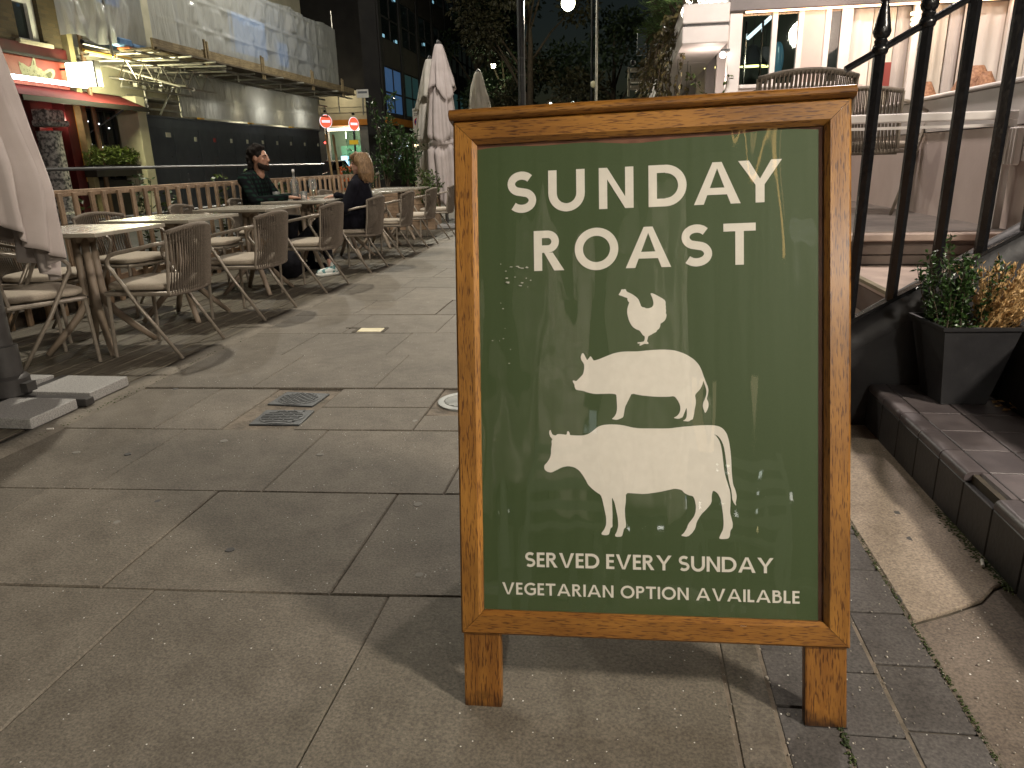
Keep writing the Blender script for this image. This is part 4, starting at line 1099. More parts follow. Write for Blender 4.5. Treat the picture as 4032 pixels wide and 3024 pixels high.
def eyes(t, P, rot, s, lid):
    for q in (-1, 1):
        b = MB(); b.ball(P(q * .030, .0755, .004), Vector((.011, .008, .0065)) * s, 10, 8, rot); b.build('eye', M('eye_white', (.5, .47, .44), rough=.3), t, smooth='all')
        b = MB(); b.ball(P(q * .030, .0815, .004), Vector((.0055, .004, .0055)) * s, 8, 6, rot); b.build('iris', M('iris', (.02, .012, .008), rough=.2), t, smooth='all')
        b = MB(); b.tube([P(q * .014, .092, .024), P(q * .032, .090, .030), P(q * .048, .076, .026)], [.004 * s, .0045 * s, .0025 * s], 6); b.build('eyebrow', lid, t, smooth='all')

# ---- the man, facing +X on the fence side
def person(name, label):
    return thing(name, label, 'person')
Xc, Yc = -3.93, 7.56
b = MB()
hc = (Xc + .07, Yc, 1.205); fdir = (1, -.10, -.05)
P, rot = head_mesh(b, hc, fdir, (-.05, 0, 1), 1.02)
man_hand_l = (Xc + .43, Yc - .14, .80); man_hand_r = (Xc + .40, Yc + .14, .80)
hand(b, man_hand_l, (.9, .35, -.1), (.35, -.9, 0), (0, 0, 1), .5); hand(b, man_hand_r, (.9, -.35, -.1), (-.35, -.9, 0), (0, 0, 1), .5)
capsule(b, (Xc - .02, Yc, .95), (Xc - .03, Yc, .60), .085, .09); [(capsule(b, (Xc - .02, Yc, .95), (Xc - .02, Yc + sg * .20, .97), .03, .03), capsule(b, (Xc - .02, Yc + sg * .20, .97), (Xc + .10, Yc + sg * .27, .765), .03, .03), capsule(b, (Xc + .10, Yc + sg * .27, .765), (Xc + .40, Yc + sg * .145, .80), .03, .026)) for sg in (-1, 1)]
capsule(b, (Xc - .03, Yc, .60), (Xc + .40, Yc - .1, .50), .06, .05); capsule(b, (Xc + .40, Yc - .1, .50), (Xc + .42, Yc - .1, .08), .04, .03)
man = b.build('person', m_skin1, None, org=(Xc, Yc, 0)); remesh(man, .0075, 2)
tag(man, 'bearded man with dark curly hair in a dark green plaid shirt, seated', 'person')
def child(b, name, mat, root, vox=None, sm=4, **kw):
    o = b.build(name, mat, root, smooth='all'); 
    b_ = o.data
    for v in b_.vertices: v.co -= root.location
    if vox: remesh(o, vox, sm)
    return o
b = MB()
b.ball((Xc - .02, Yc, .80), (.135, .20, .30), 18, 14); b.ball((Xc - .03, Yc, .58), (.15, .19, .17), 16, 10)
capsule(b, (Xc - .03, Yc - .19, .985), (Xc - .03, Yc + .19, .985), .075, .075); capsule(b, (Xc - .02, Yc, 1.0), (Xc + .0, Yc, 1.045), .085, .066)
for sg in (-1, 1):
    el = (Xc + .10, Yc + sg * .27, .765); capsule(b, (Xc - .02, Yc + sg * .20, .975), el, .070, .056); capsule(b, el, (Xc + .39, Yc + sg * .15, .80), .054, .040)
for k in range(7): b.ball((Xc - .10 + .02 * rnd.random(), Yc + rnd.uniform(-.15, .15), rnd.uniform(.6, .95)), (.06, .05, .07), 8, 6)
child(b, 'shirt', m_plaid, man, .012, 3)
b = MB()
for sg in (-1, 1):
    kn = (Xc + .42, Yc + sg * .12, .53); capsule(b, (Xc - .03, Yc + sg * .09, .53), kn, .09, .07); capsule(b, kn, (Xc + .42 + .06 * sg, Yc + sg * .12, .10), .066, .046)
b.ball((Xc - .04, Yc, .52), (.16, .18, .085), 14, 8); child(b, 'trousers', m_black, man, .014, 3)
for sg in (-1, 1):
    b = MB(); x = Xc + .42 + .06 * sg; capsule(b, (x - .06, Yc + sg * .12, .045), (x + .14, Yc + sg * .13, .038), .045, .036); capsule(b, (x, Yc + sg * .12, .06), (x, Yc + sg * .12, .11), .045, .04); child(b, 'shoe', m_black, man, .01, 2)
b = MB(); q = random.Random(6)
for k in range(130):
    v = rv(q).normalized(); 
    if v.z < -.35 or (v.y > .35 and v.z < .55) : continue
    if abs(v.x) > .8 and v.z < .15 and v.y > -.2: continue
    b.ball(P(v.x * .084, -.014 + v.y * .104, .032 + v.z * .100), Vector((.022, .022, .020)) * q.uniform(.7, 1.25), 7, 5)
for k in range(50): b.ball(P(q.uniform(-.06, .06), -.09 + q.uniform(-.025, .02), q.uniform(-.11, .02)), .024, 7, 5)
b.ball(P(0, -.014, .035), (.082, .092, .088), 14, 10, rot)
child(b, 'hair', m_hair1, man, .008, 1)
b = MB()
for k in range(26):
    a = -1.35 + 2.7 * k / 25; b.ball(P(math.sin(a) * .066, .006 + math.cos(a) * .074 * 1.0, -.062 - .035 * math.cos(a)), (.017, .017, .030), 7, 5)
    b.ball(P(math.sin(a) * .060, .004 + math.cos(a) * .068, -.085 - .028 * math.cos(a)), (.016, .016, .022), 7, 5)
b.tube([P(-.026, .082, -.052), P(0, .100, -.044), P(.026, .082, -.052)], .007, 6)
child(b, 'beard', m_beard, man, .008, 1)
# eyes (children share the root's origin)
class _T: pass
def eyes_on(root, P, rot, s, lid):
    for q in (-1, 1):
        b = MB(); b.ball(P(q * .030, .0775, .004), Vector((.011, .009, .0065)) * s, 10, 8, rot); child(b, 'eye', m_eye, root)
        b = MB(); b.ball(P(q * .030, .0845, .004), Vector((.0055, .004, .0055)) * s, 8, 6, rot); child(b, 'iris', m_iris, root)
        b = MB(); b.tube([P(q * .014, .094, .024), P(q * .032, .091, .030), P(q * .050, .074, .026)], [.005 * s, .0055 * s, .003 * s], 6); child(b, 'eyebrow', lid, root)
m_eye = M('eye_white', (.22, .18, .16), rough=.5); m_iris = M('iris', (.02, .012, .008), rough=.2)
eyes_on(man, P, rot, 1.02, m_hair1)

# ---- the woman, facing -X on the path-side chair
Xw, Yw = -2.78, 7.58
b = MB()
hcw = (Xw + .03, Yw, 1.115); P, rot = head_mesh(b, hcw, (-1, -.12, .04), (.02, 0, 1), .96, True)
wl_, wr_ = (Xw - .36, Yw - .10, .70), (Xw - .34, Yw + .14, .79)
hand(b, wl_, (-.9, .3, -.1), (-.3, -.9, 0), (0, 0, 1), .7, .9); hand(b, wr_, (-.9, -.3, -.05), (.3, -.9, 0), (0, 0, 1), .7, .9)
capsule(b, (Xw, Yw, .86), (Xw + .02, Yw, .56), .08, .09); [(capsule(b, (Xw, Yw, .86), (Xw + .01, Yw + sg * .17, .89), .03, .03), capsule(b, (Xw + .01, Yw + sg * .17, .89), (Xw - .08, Yw + sg * .24, .68), .03, .03), capsule(b, (Xw - .08, Yw + sg * .24, .68), (hh[0] + .01, hh[1], hh[2]), .03, .024)) for sg, hh in ((-1, wl_), (1, wr_))]
# bare ankle above the near shoe, shin lines inside the trousers
ank = Vector((-3.05, 7.26, .10)); kn1 = Vector((-3.20, 7.46, .52)); kn2 = Vector((-3.22, 7.62, .56)); ft2 = Vector((-3.48, 7.25, .27))
capsule(b, kn1, ank, .045, .030); capsule(b, kn2, ft2, .045, .030); capsule(b, (Xw, Yw - .06, .52), kn1, .06, .05); capsule(b, (Xw, Yw + .06, .52), kn2, .06, .05)
woman = b.build('person', m_skin2, None, org=(Xw, Yw, 0)); remesh(woman, .0075, 2)
tag(woman, 'smiling woman with shoulder-length blond hair in a dark coat, seated', 'person')
b = MB()
b.ball((Xw + .0, Yw, .75), (.13, .175, .27), 18, 14); b.ball((Xw + .0, Yw, .56), (.17, .20, .15), 14, 10)
capsule(b, (Xw + .01, Yw - .15, .905), (Xw + .01, Yw + .15, .905), .068, .068); capsule(b, (Xw + .01, Yw, .91), (Xw + .005, Yw, .965), .08, .066)
for sg, hnd in ((-1, wl_), (1, wr_)):
    el = (Xw - .08, Yw + sg * .24, .68); capsule(b, (Xw + .01, Yw + sg * .17, .90), el, .068, .060); capsule(b, el, (hnd[0] + .03, hnd[1], hnd[2]), .058, .046)
capsule(b, (Xw - .05, Yw - .12, .54), (Xw - .28, Yw - .12, .50), .10, .07); capsule(b, (Xw - .05, Yw + .12, .54), (Xw - .28, Yw + .1, .52), .10, .07)
child(b, 'coat', m_navy, woman, .012, 3)
b = MB(); capsule(b, (Xw, Yw - .08, .51), kn1, .095, .070); capsule(b, kn1, kn1.lerp(ank, .80), .066, .048); capsule(b, (Xw, Yw + .08, .51), kn2, .095, .070); capsule(b, kn2, kn2.lerp(ft2, .92), .066, .048)
child(b, 'trousers', m_black, woman, .012, 3)
def sneaker(b_up, b_so, heel, dirv, pitch=0):
    d = Vector(dirv).normalized(); heel = Vector(heel); u = Vector((0, 0, 1)); u = (u - d * u.dot(d)).normalized(); sd = d.cross(u)
    rot = Matrix((sd, d, u)).transposed()
    capsule(b_up, heel + u * .055, heel + d * .17 + u * .036, .042, .036); capsule(b_up, heel + u * .06 + d * .01, heel + u * .10 + d * .015, .042, .040)
    n = 14
    pts = [(math.cos(2 * PI * k / n) * (.044 if math.sin(2 * PI * k / n) > 0 else .038), math.sin(2 * PI * k / n) * .135 + .085) for k in range(n)]
    b_so.prism(pts, lambda x, y, z: heel + sd * x + d * y + u * z, .0, .030)
b1, b2 = MB(), MB(); sneaker(b1, b2, ank - Vector((0, 0, .098)) + Vector((.03, .02, 0)), (-.62, -.75, 0))
child(b1, 'shoe', m_teal, woman, .008, 2); child(b2, 'shoe_sole', m_sole, woman)
b1, b2 = MB(), MB(); sneaker(b1, b2, ft2 + Vector((.05, .02, -.10)), (-.80, -.5, -.10))
child(b1, 'shoe', m_teal, woman, .008, 2); child(b2, 'shoe_sole', m_sole, woman)
b = MB(); q = random.Random(9)
b.ball(P(0, -.014, .035), (.081, .094, .090), 16, 12, rot)
for k in range(46):
    a = q.uniform(-1.72, 1.72); x0, y0 = math.sin(a) * .083, -.020 - math.cos(a) * .092
    if y0 > .045: continue
    top = P(x0 * .55, y0 * .55 - .005, .118); mid = P(x0 * 1.04, y0 * 1.02, .02); low = P(x0 * 1.18 + q.uniform(-.012, .012), y0 * 1.12, -.09); end = P(x0 * 1.05 + q.uniform(-.02, .02), y0 * 1.08 + q.uniform(-.01, .015), -.175 + q.uniform(-.025, .03))
    b.tube([top, mid, low, end], [.020, .021, .020, .007], 7)
for k in range(12):
    x0 = -.06 + .12 * k / 11; b.tube([P(x0 * .5, .03, .122), P(x0, .085, .085), P(x0 * 1.1, .092, .045 + .01 * q.random())], [.016, .014, .005], 6)
child(b, 'hair', m_hair2, woman, .0075, 1)
eyes_on(woman, P, rot, .96, m_hair2)
# dark bag beside her feet
b = MB(); b.ball((0, 0, .13), (.17, .13, .14), 16, 10); b.ball((.05, .02, .22), (.10, .09, .07), 12, 8); b.ball((-.08, .03, .10), (.12, .12, .10), 12, 8)
o = b.build('bag', m_black); remesh(o, .014, 4); o.location = (-3.42, 7.05, 0.0)
for v in o.data.vertices: v.co.z = max(v.co.z, .001)
tag(o, 'soft black bag on the deck under the couple\'s table', 'bag')

# ================================================================== PUB ACROSS THE STREET (facade plane X = -12)
FX = -12.0
def yz(px, py, X=FX): p = PX(px, py, X); return p.y, p.z
def fpanel(b, y0, y1, z0, z1, d0, d1): b.bb(FX + d0, FX + d1, y0, y1, z0, z1); return b
def brick_mat(name, c1, c2, mort, sc=1.0):
    m, n, l, b = base(name)
    tc = n.new('ShaderNodeTexCoord'); mp = n.new('ShaderNodeMapping'); mp.inputs['Rotation'].default_value = (0, R(90), R(90)); geo = n.new('ShaderNodeNewGeometry')
    sx = n.new('ShaderNodeSeparateXYZ'); cb = n.new('ShaderNodeCombineXYZ'); l.new(geo.outputs['Position'], sx.inputs[0]); l.new(sx.outputs[1], cb.inputs[0]); l.new(sx.outputs[2], cb.inputs[1])
    t = n.new('ShaderNodeTexBrick'); t.inputs['Scale'].default_value = 1; t.inputs['Brick Width'].default_value = .225; t.inputs['Row Height'].default_value = .075; t.inputs['Mortar Size'].default_value = .006
    t.inputs['Color1'].default_value = (*c1, 1); t.inputs['Color2'].default_value = (*c2, 1); t.inputs['Mortar'].default_value = (*mort, 1); l.new(cb.outputs[0], t.inputs[0])
    l.new(t.outputs[0], b.inputs['Base Color']); b.inputs['Roughness'].default_value = .85
    bp = n.new('ShaderNodeBump'); bp.inputs['Strength'].default_value = .5; bp.inputs['Distance'].default_value = .01; l.new(t.outputs['Fac'], bp.inputs['Height']); bp.invert = True; l.new(bp.outputs[0], b.inputs['Normal'])
    return m
m_brick = brick_mat('stock_brick', (.085, .06, .028), (.05, .036, .018), (.06, .05, .03))
m_red = M('red_gloss_paint', (.13, .009, .009), (.17, .013, .012), 5, .35, .05, 40)
m_redd = M('dark_red_paint', (.055, .007, .008), (.08, .010, .010), 6, .4)
m_redf = M('red_fascia_paint', (.36, .065, .036), (.44, .09, .05), 3, .5)
m_creamp = M('cream_paint', (.56, .52, .34), (.64, .60, .42), 5, .6, .1, 30)
m_white = M('white_paint', (.62, .61, .58), (.70, .69, .66), 8, .5)
m_ochre = M('ochre_paint', (.55, .26, .015), (.65, .32, .03), 6, .5)
m_darkglass = M('dark_glass', (.008, .012, .012), rough=.06, spec=.8)
m_dkfr = M('dark_frame', (.016, .014, .011), rough=.5)
m_render = M('beige_render', (.36, .34, .24), (.43, .40, .29), 3, .8, .15, 30)

pub = thing('pub_building', 'red fronted pub with brick upper storey at the left edge', 'building', (FX, 12, 0))
def pb(b, name, mat, par=None, **kw):
    o = b.build(name, mat, par or pub, **kw)
    if par is None or par is pub:
        for v in o.data.vertices: v.co -= pub.location
    else:
        for v in o.data.vertices: v.co -= pub.location
    return o
b = MB(); fpanel(b, 6, 14.12, 3.45, 9, -.4, 0); fpanel(b, 14.78, 15.55, 3.45, 9, -.4, 0); fpanel(b, 14.12, 14.78, 5.6, 9, -.4, 0); fpanel(b, 14.12, 14.78, 3.45, 3.64, -.4, 0); b.bb(-18, FX - .4, 6, 15.55, 3.45, 9); pb(b, 'brick_wall', m_brick)
b = MB(); fpanel(b, 14.12, 14.78, 3.64, 5.6, -.22, -.18); win = pb(b, 'window', m_darkglass)
b = MB(); 
for (y0, y1, z0, z1) in ((14.12, 14.20, 3.66, 5.6), (14.62, 14.78, 3.66, 5.6), (14.20, 14.62, 4.42, 4.50), (14.20, 14.62, 3.66, 3.74)): fpanel(b, y0, y1, z0, z1, -.178, -.10)
pb(b, 'window_frame', m_white, win)
b = MB(); fpanel(b, 14.02, 14.92, 3.60, 3.68, -.1, .10); pb(b, 'window_sill', m_creamp, win, bevel=.01)
b = MB(); fpanel(b, 6, 15.45, 3.40, 3.62, -.2, .05); pb(b, 'red_band', m_redd)
b = MB(); fpanel(b, 6, 15.45, 3.36, 3.41, -.2, .12); pb(b, 'cornice', m_dkfr)
b = MB(); fpanel(b, 6, 15.22, 2.78, 3.36, -.2, .06); pb(b, 'fascia', m_redf, bevel=.02)
b = MB(); fpanel(b, 15.30, 15.46, 0, 9, -.1, .14); pb(b, 'stone_pier', M('pier_stone', (.20, .17, .08), (.30, .25, .13), 6, .85, .3, 20))
b = MB(); b.tube([(FX + .2, 15.62, 0), (FX + .2, 15.62, 9)], .055, 10); pb(b, 'drainpipe', m_brick and M('brown_pipe', (.12, .07, .035), rough=.6), smooth=True)
# painted animal head on the fascia
mural = [(175, 570), (192, 585), (215, 590), (245, 612), (268, 625), (290, 612), (298, 575), (303, 545), (312, 530), (325, 550), (333, 580), (336, 612), (352, 628), (385, 645), (410, 668), (428, 655), (455, 643), (485, 642), (508, 655), (515, 685), (507, 715), (492, 750), (480, 775), (400, 765), (300, 752), (235, 742), (212, 705), (200, 672), (186, 640), (178, 605)]
b = MB(); b.flat(mural, lambda u, v: Vector((FX + .066, *yz(u / 2.37, v / 2.37, FX + .066)))); pb(b, 'painted_head', M('mural_cream', (.50, .50, .30), (.60, .60, .40), 20, .7))
b = MB(); q = random.Random(12)
for k in range(46):
    u = q.uniform(215, 490); v = 640 + (u - 215) * .16 + q.uniform(-25, 70)
    if v < 600 or v > 745: continue
    L = q.uniform(8, 22); a = q.uniform(.5, 1.3)
    pts = [(u, v), (u + L * math.cos(a), v + L * math.sin(a)), (u + L * math.cos(a) + 3, v + L * math.sin(a) - 1), (u + 4, v - 1)]
    b.add([Vector((FX + .070, *yz(x / 2.37, y / 2.37, FX + .070))) for x, y in pts], [(0, 1, 2, 3)])
for e in ([(308, 560), (318, 575), (322, 605), (312, 608)], [(430, 690), (470, 665), (490, 690), (470, 740), (450, 720)], [(180, 585), (196, 596), (190, 612), (180, 604)]):
    b.add([Vector((FX + .071, *yz(x / 2.37, y / 2.37, FX + .071))) for x, y in e], [tuple(range(len(e)))])
o = pb(b, 'fur_strokes', M('mural_shade', (.16, .17, .07), rough=.7)); o['kind'] = 'stuff'
# shop front
b = MB(); fpanel(b, 6, 14.1, 0, 2.78, -.5, -.05); fpanel(b, 15.0, 15.28, 0, 2.78, -.5, -.02); pb(b, 'red_shopfront', m_redd)
b = MB(); fpanel(b, 14.62, 15.0, 0, 2.35, -.5, -.38); dr = pb(b, 'door', m_red)
b = MB(); b.tube([(FX - .36, 14.70, .95), (FX - .33, 14.70, 1.05), (FX - .36, 14.70, 1.2)], .015, 6); pb(b, 'handle', m_railtop, dr)
b = MB(); fpanel(b, 14.1, 15.0, 2.35, 2.78, -.5, -.3); pb(b, 'door_head', m_redd)
b = MB(); fpanel(b, 15.28, 15.66, .2, 2.5, -.3, -.02); pb(b, 'ochre_panel', m_ochre)
b = MB(); fpanel(b, 15.50, 15.56, .2, 2.5, -.02, .02); pb(b, 'ochre_moulding', m_ochre)
b = MB(); fpanel(b, 15.66, 16.80, .9, 2.5, -.3, -.2); gw = pb(b, 'bay_window', m_darkglass)
b = MB()
for k in range(4): 
    y_ = 15.66 + .38 * k; fpanel(b, y_ - .025, y_ + .025, .9, 2.5, -.198, -.14)
for k in range(3): z_ = .92 + .78 * k; fpanel(b, 15.66, 16.8, z_ - .025, z_ + .025, -.197, -.15)
pb(b, 'glazing_bars', m_dkfr, gw)
b = MB(); fpanel(b, 15.28, 16.8, 0, .9, -.4, .0); pb(b, 'stall_riser', m_dkfr)
b = MB(); fpanel(b, 15.28, 16.8, 2.5, 2.78, -.4, -.05); pb(b, 'window_head', m_redd)
m_lit = EM('lit_bulb', (1, .93, .75), 22)
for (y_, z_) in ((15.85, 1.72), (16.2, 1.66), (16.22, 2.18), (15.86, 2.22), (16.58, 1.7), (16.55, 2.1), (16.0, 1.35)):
    b = MB(); b.ball((FX - .17, y_, z_), .017, 8, 6); pb(b, 'glint_bead', EM('glint_glow', (.9, .95, 1), 4), gw)  # glowing beads imitate glints on the dark panes
# ornate column
m_orn = M('ornate_stone', (.62, .60, .57), (.11, .11, .11), 16, .6, 1.0, 16, lo=.42, hi=.60, detail=8)
b = MB(); b.lathe([(.30, 0), (.30, .25), (.24, .3), (.235, 1.9), (.26, 1.95)], 20, (FX + .02, 14.36, 0)); cl = pb(b, 'column', m_orn, smooth=True)
b = MB(); b.box((FX + .02, 14.36, 2.10), (.62, .62, .12)); b.box((FX + .02, 14.36, 2.26), (.52, .52, .22)); pb(b, 'capital', m_orn, cl, bevel=.03)
b = MB(); b.ball((FX - .12, 14.93, 2.20), .055, 12, 8); pb(b, 'door_lamp', m_lit, smooth=True)
lamp('door_lamp_light', (FX + .05, 14.93, 2.2), 5, (1, .72, .5), .06)
# awning
aw = thing('awning', 'red fabric awning lit by the strip light over the pub door', 'awning', (FX, 15, 2.8))
def awf(u, v):
    y_ = 13.0 + 3.8 * u; sag = .03 * math.sin(u * 19) * v + .05 * math.sin(u * PI) * v
    return (.06 + .70 * v, y_ - 15, .02 - .30 * v - sag * .3)
m_awn = M('awning_red', (.20, .028, .03), (.25, .04, .04), 6, .7)
n_ = m_awn.node_tree; tb = n_.nodes.new('ShaderNodeBsdfTranslucent'); tb.inputs[0].default_value = (.32, .08, .07, 1); ms = n_.nodes.new('ShaderNodeMixShader'); ms.inputs[0].default_value = .5
n_.links.new(n_.nodes['Principled BSDF'].outputs[0], ms.inputs[1]); n_.links.new(tb.outputs[0], ms.inputs[2]); n_.links.new(ms.outputs[0], n_.nodes['Material Output'].inputs[0])
b = MB(); b.grid(awf, 30, 6); b.build('canopy_cloth', m_awn, aw, smooth='all', solid=.006)
b = MB(); b.bb(.74, .78, -2.0, 1.8, -.36, -.26); b.build('front_bar', m_dkfr, aw)
b = MB(); b.bar((.75, 1.0, -.32), (.05, .55, -.85), .025); b.build('support_arm', m_blackmetal, aw)
# strip light
sl = thing('strip_light', 'bright white tube light above the red awning', 'light', (FX + .35, 14.5, 2.90))
b = MB(); b.tube([(0, -1.5, 0), (0, .85, 0)], .045, 12); b.build('tube', EM('tube_glow', (1.0, .95, .88), 9), sl, smooth=True)
b = MB(); b.bb(-.3, -.02, -1.5, .85, .035, .06); b.build('bracket', m_dkfr, sl)
# projecting illuminated sign
p0 = PY(252, 247, 14.95); p1 = PY(382, 337, 14.95)
ls = thing('light_box_sign', 'blank glowing white box sign projecting from the pub', 'sign', ((p0.x + p1.x) / 2, 15.02, (p0.z + p1.z) / 2))
wx = (p1.x - p0.x) / 2; hz = (p0.z - p1.z) / 2
b = MB(); b.bb(-wx, wx, -.07, .07, -hz, hz); b.build('light_panel', EM('panel_glow', (1.0, .99, .90), 5), ls, bevel=.03, seg=3)
b = MB(); b.bb(wx - .005, wx + .04, -.085, .085, -hz - .02, hz + .02); b.build('edge_frame', m_dkfr, ls)
b = MB(); b.bar((-wx, 0, hz * .5), (-wx - .9, .0, hz * .5), .04); b.build('bracket', m_dkfr, ls)
lamp('box_sign_light', (ls.location.x + .1, 14.80, ls.location.z), 20, (1.0, .95, .55), .25)
lamp('box_sign_light_b', (ls.location.x + .52, 15.32, ls.location.z - .1), 190, (1.0, .96, .58), .25)
# window box hedge
wb = thing('window_box', 'window box with leafy green hedge below the pub window', 'window box', (FX + .18, 16.0, 1.0))
q = random.Random(77)
b = MB(); b.bb(-.16, .16, -.80, .78, .0, .26); b.build('trough', m_dkfr, wb, bevel=.01)
cs = [(q.uniform(-.05, .1), -.72 + .145 * k, .42 + q.uniform(-.04, .06), .2, .16, .18, 1) for k in range(11)]
o = crown(cs, 1500, .085, .055, q).build('foliage', LM('window_box_leaf', (.06, .10, .02), (.17, .22, .05), .4), wb); o['kind'] = 'stuff'
# cream pillar and beige lintel of the next building
bb_ = thing('corner_building', 'beige rendered building wrapped in scaffolding', 'building', (FX, 20, 0))
def cb(b, name, mat, **kw):
    o = b.build(name, mat, bb_, **kw)
    for v in o.data.vertices: v.co -= bb_.location
    return o
b = MB(); b.bb(FX - .15, FX + .42, 16.86, 17.2, 0, 2.82); cb(b, 'cream_pillar', M('cream_pillar', (.55, .52, .36), (.62, .58, .42), 5, .6), bevel=.01)
b = MB(); b.bb(FX - .4, FX + .05, 15.75, 20.5, 2.83, 3.45); cb(b, 'lintel', m_render, bevel=.01)
b = MB(); b.bb(-19, FX - .4, 15.75, 29, 0, 7.5); cb(b, 'wall', m_render)
b = MB(); b.bb(FX - .38, FX - .2, 17.23, 20.5, 0, 2.8); cb(b, 'recess_wall', M('recess_brown', (.12, .10, .06), (.18, .15, .09), 6, .85))
b = MB(); b.bb(FX - .4, FX + .0, 15.75, 29, 3.455, 3.75); cb(b, 'string_course', m_render)
b = MB(); b.bb(FX - .1, FX + .02, 15.8, 16.9, 3.0, 3.4); cb(b, 'stone_block', m_creamp)
# lit windows behind the sheeting
m_blue = EM('blue_lit_window', (.20, .42, .85), .34)
for (y0, y1, z0, z1) in ((21.2, 23.3, 4.35, 5.4), (24.0, 24.8, 4.3, 5.0), (15.6, 16.3, 4.6, 5.6)):
    b = MB(); b.bb(-11.25, -11.2, y0, y1, z0, z1); cb(b, 'window', m_blue)

# ------------------------------------------------ locker / hoarding row
hd = thing('cabinet_row', 'row of tall dark grey cabinets below the scaffold sheeting', 'cabinets', (FX, 22, 0))
m_cab = M('cabinet_paint', (.070, .083, .10), (.088, .102, .12), 4, .45, .08, 30)
b = MB(); b.bb(FX - .36, FX + .02, 17.24, 28.6, 0, 2.42); o = b.build('carcass', m_cab, hd)
for v in o.data.vertices: v.co -= hd.location
edges = [17.26, 18.8, 20.0, 20.95, 21.9, 22.9, 23.95, 25.0, 26.1, 27.3, 28.58]
for k in range(len(edges) - 1):
    b = MB(); b.bb(.022, .045, edges[k] + .02 - 22, edges[k + 1] - .02 - 22, .08, 2.18); o = b.build('door', m_cab, hd, bevel=.006)
    yy = (edges[k] + .82 * (edges[k + 1] - edges[k])) - 22
    b = MB(); b.box((.06, yy, 1.92 if k else 2.0), (.03, .10 if k else .2, .12)); b.build('label_plate', M('label_white', (.65, .65, .55), rough=.5) if k != 2 else M('label_red', (.35, .05, .05), rough=.5), o, bevel=.006)
    b = MB(); b.lathe([(.02, 0), (.02, .02), (.001, .025)], 8); h_ = b.build('lock', m_railtop, o); h_.location = (.046, yy + .05, 1.45); h_.rotation_euler = (0, PI / 2, 0)
b = MB(); b.bb(FX - .40, FX + .06, 17.2, 28.64, 2.42, 2.46); o = b.build('top_trim', m_cab, hd)
for v in o.data.vertices: v.co -= hd.location
for k, y_ in enumerate((27.0, 27.7)):
    b = MB(); b.bar((-10.9, y_, 0), (-11.0, y_ - .1, 2.25), .07)
    tag(b.build('timber_prop', M('prop_wood', (.42, .28, .14), rough=.8), None, org=(-10.9, y_, 0)), ['left one of two upright timber props before the cabinets', 'right one of two upright timber props before the cabinets'][k], 'prop', 'timber props')

# ------------------------------------------------ scaffold
m_tube = M('scaffold_tube', (.38, .37, .32), (.50, .48, .42), 10, .4, .1, 60, metal=.6)
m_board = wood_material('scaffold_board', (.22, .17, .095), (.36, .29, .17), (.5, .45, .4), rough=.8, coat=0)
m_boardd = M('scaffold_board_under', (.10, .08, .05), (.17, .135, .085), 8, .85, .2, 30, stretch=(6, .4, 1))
sf = thing('scaffold', 'scaffold platform of boards and steel tubes over the cabinets', 'scaffold', (-11, 21, 0))
def sc_(b, name, mat, **kw):
    o = b.build(name, mat, sf, **kw)
    for v in o.data.vertices: v.co -= sf.location
    return o
X_ = [-11.75 + .232 * k for k in range(8)]
for k, x_ in enumerate(X_):
    for (a, c) in ((15.45, 19.3), (19.31, 23.2), (23.21, 27.4)):
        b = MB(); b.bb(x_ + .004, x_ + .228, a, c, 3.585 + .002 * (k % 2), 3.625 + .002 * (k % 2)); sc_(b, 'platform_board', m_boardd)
for (a, c, dz) in ((15.4, 17.4, -.02), (17.36, 20.3, .01), (20.25, 23.6, 0), (23.55, 27.45, .0)):
    b = MB(); b.box(((a + c) / 2, 0, 0), (c - a, .04, .24)); o = b.build('toe_board', m_board, sf); o.rotation_euler = (0, 0, PI / 2); o.location = (-9.98 + 11 + rnd.uniform(-.01, .01), 0 - 21, 3.70 + dz)
def tb(a, c, r=.026, name='tube'): b = MB(); b.tube([a, c], r, 8); return sc_(b, name, m_tube, smooth=True)
for y_ in (15.6, 16.4, 17.4, 18.6, 19.8, 21.0, 22.4, 23.8, 25.2, 26.6): tb((-12.0, y_, 3.545), (-9.7 - .25 * (y_ % 1 > .5), y_, 3.545), name='transom')
for x_ in (-10.12, -11.2): tb((x_, 15.0, 3.49), (x_, 27.6, 3.49), name='ledger')
for y_ in (17.42, 20.25, 23.6, 26.2): 
    b = MB(); b.bb(-9.955, -9.92, y_ - .03, y_ + .03, 3.45, 4.05); b.bb(-9.955, -9.92, y_ + .08, y_ + .14, 3.45, 4.02); sc_(b, 'board_clip', m_board)
# lattice beams
def lattice(x_, y0, y1, z0, z1, n, name='lattice_beam', dx=0):
    b = MB(); b.tube([(x_, y0, z1), (x_ + dx, y1, z1)], .024, 6); b.tube([(x_, y0, z0), (x_ + dx, y1, z0)], .024, 6)
    for k in range(n):
        a = y0 + (y1 - y0) * k / n; c = y0 + (y1 - y0) * (k + .5) / n; e = y0 + (y1 - y0) * (k + 1) / n
        xa, xc, xe = (x_ + dx * (w - y0) / (y1 - y0) for w in (a, c, e))
        b.tube([(xa, a, z0), (xc, c, z1), (xe, e, z0)], .016, 6)
    return sc_(b, name, m_tube, smooth=True)
lattice(-10.7, 15.15, 19.0, 3.02, 3.42, 6); lattice(-11.5, 16.3, 19.2, 2.98, 3.40, 5); lattice(-11.85, 25.8, 29.4, 3.0, 3.4, 6)

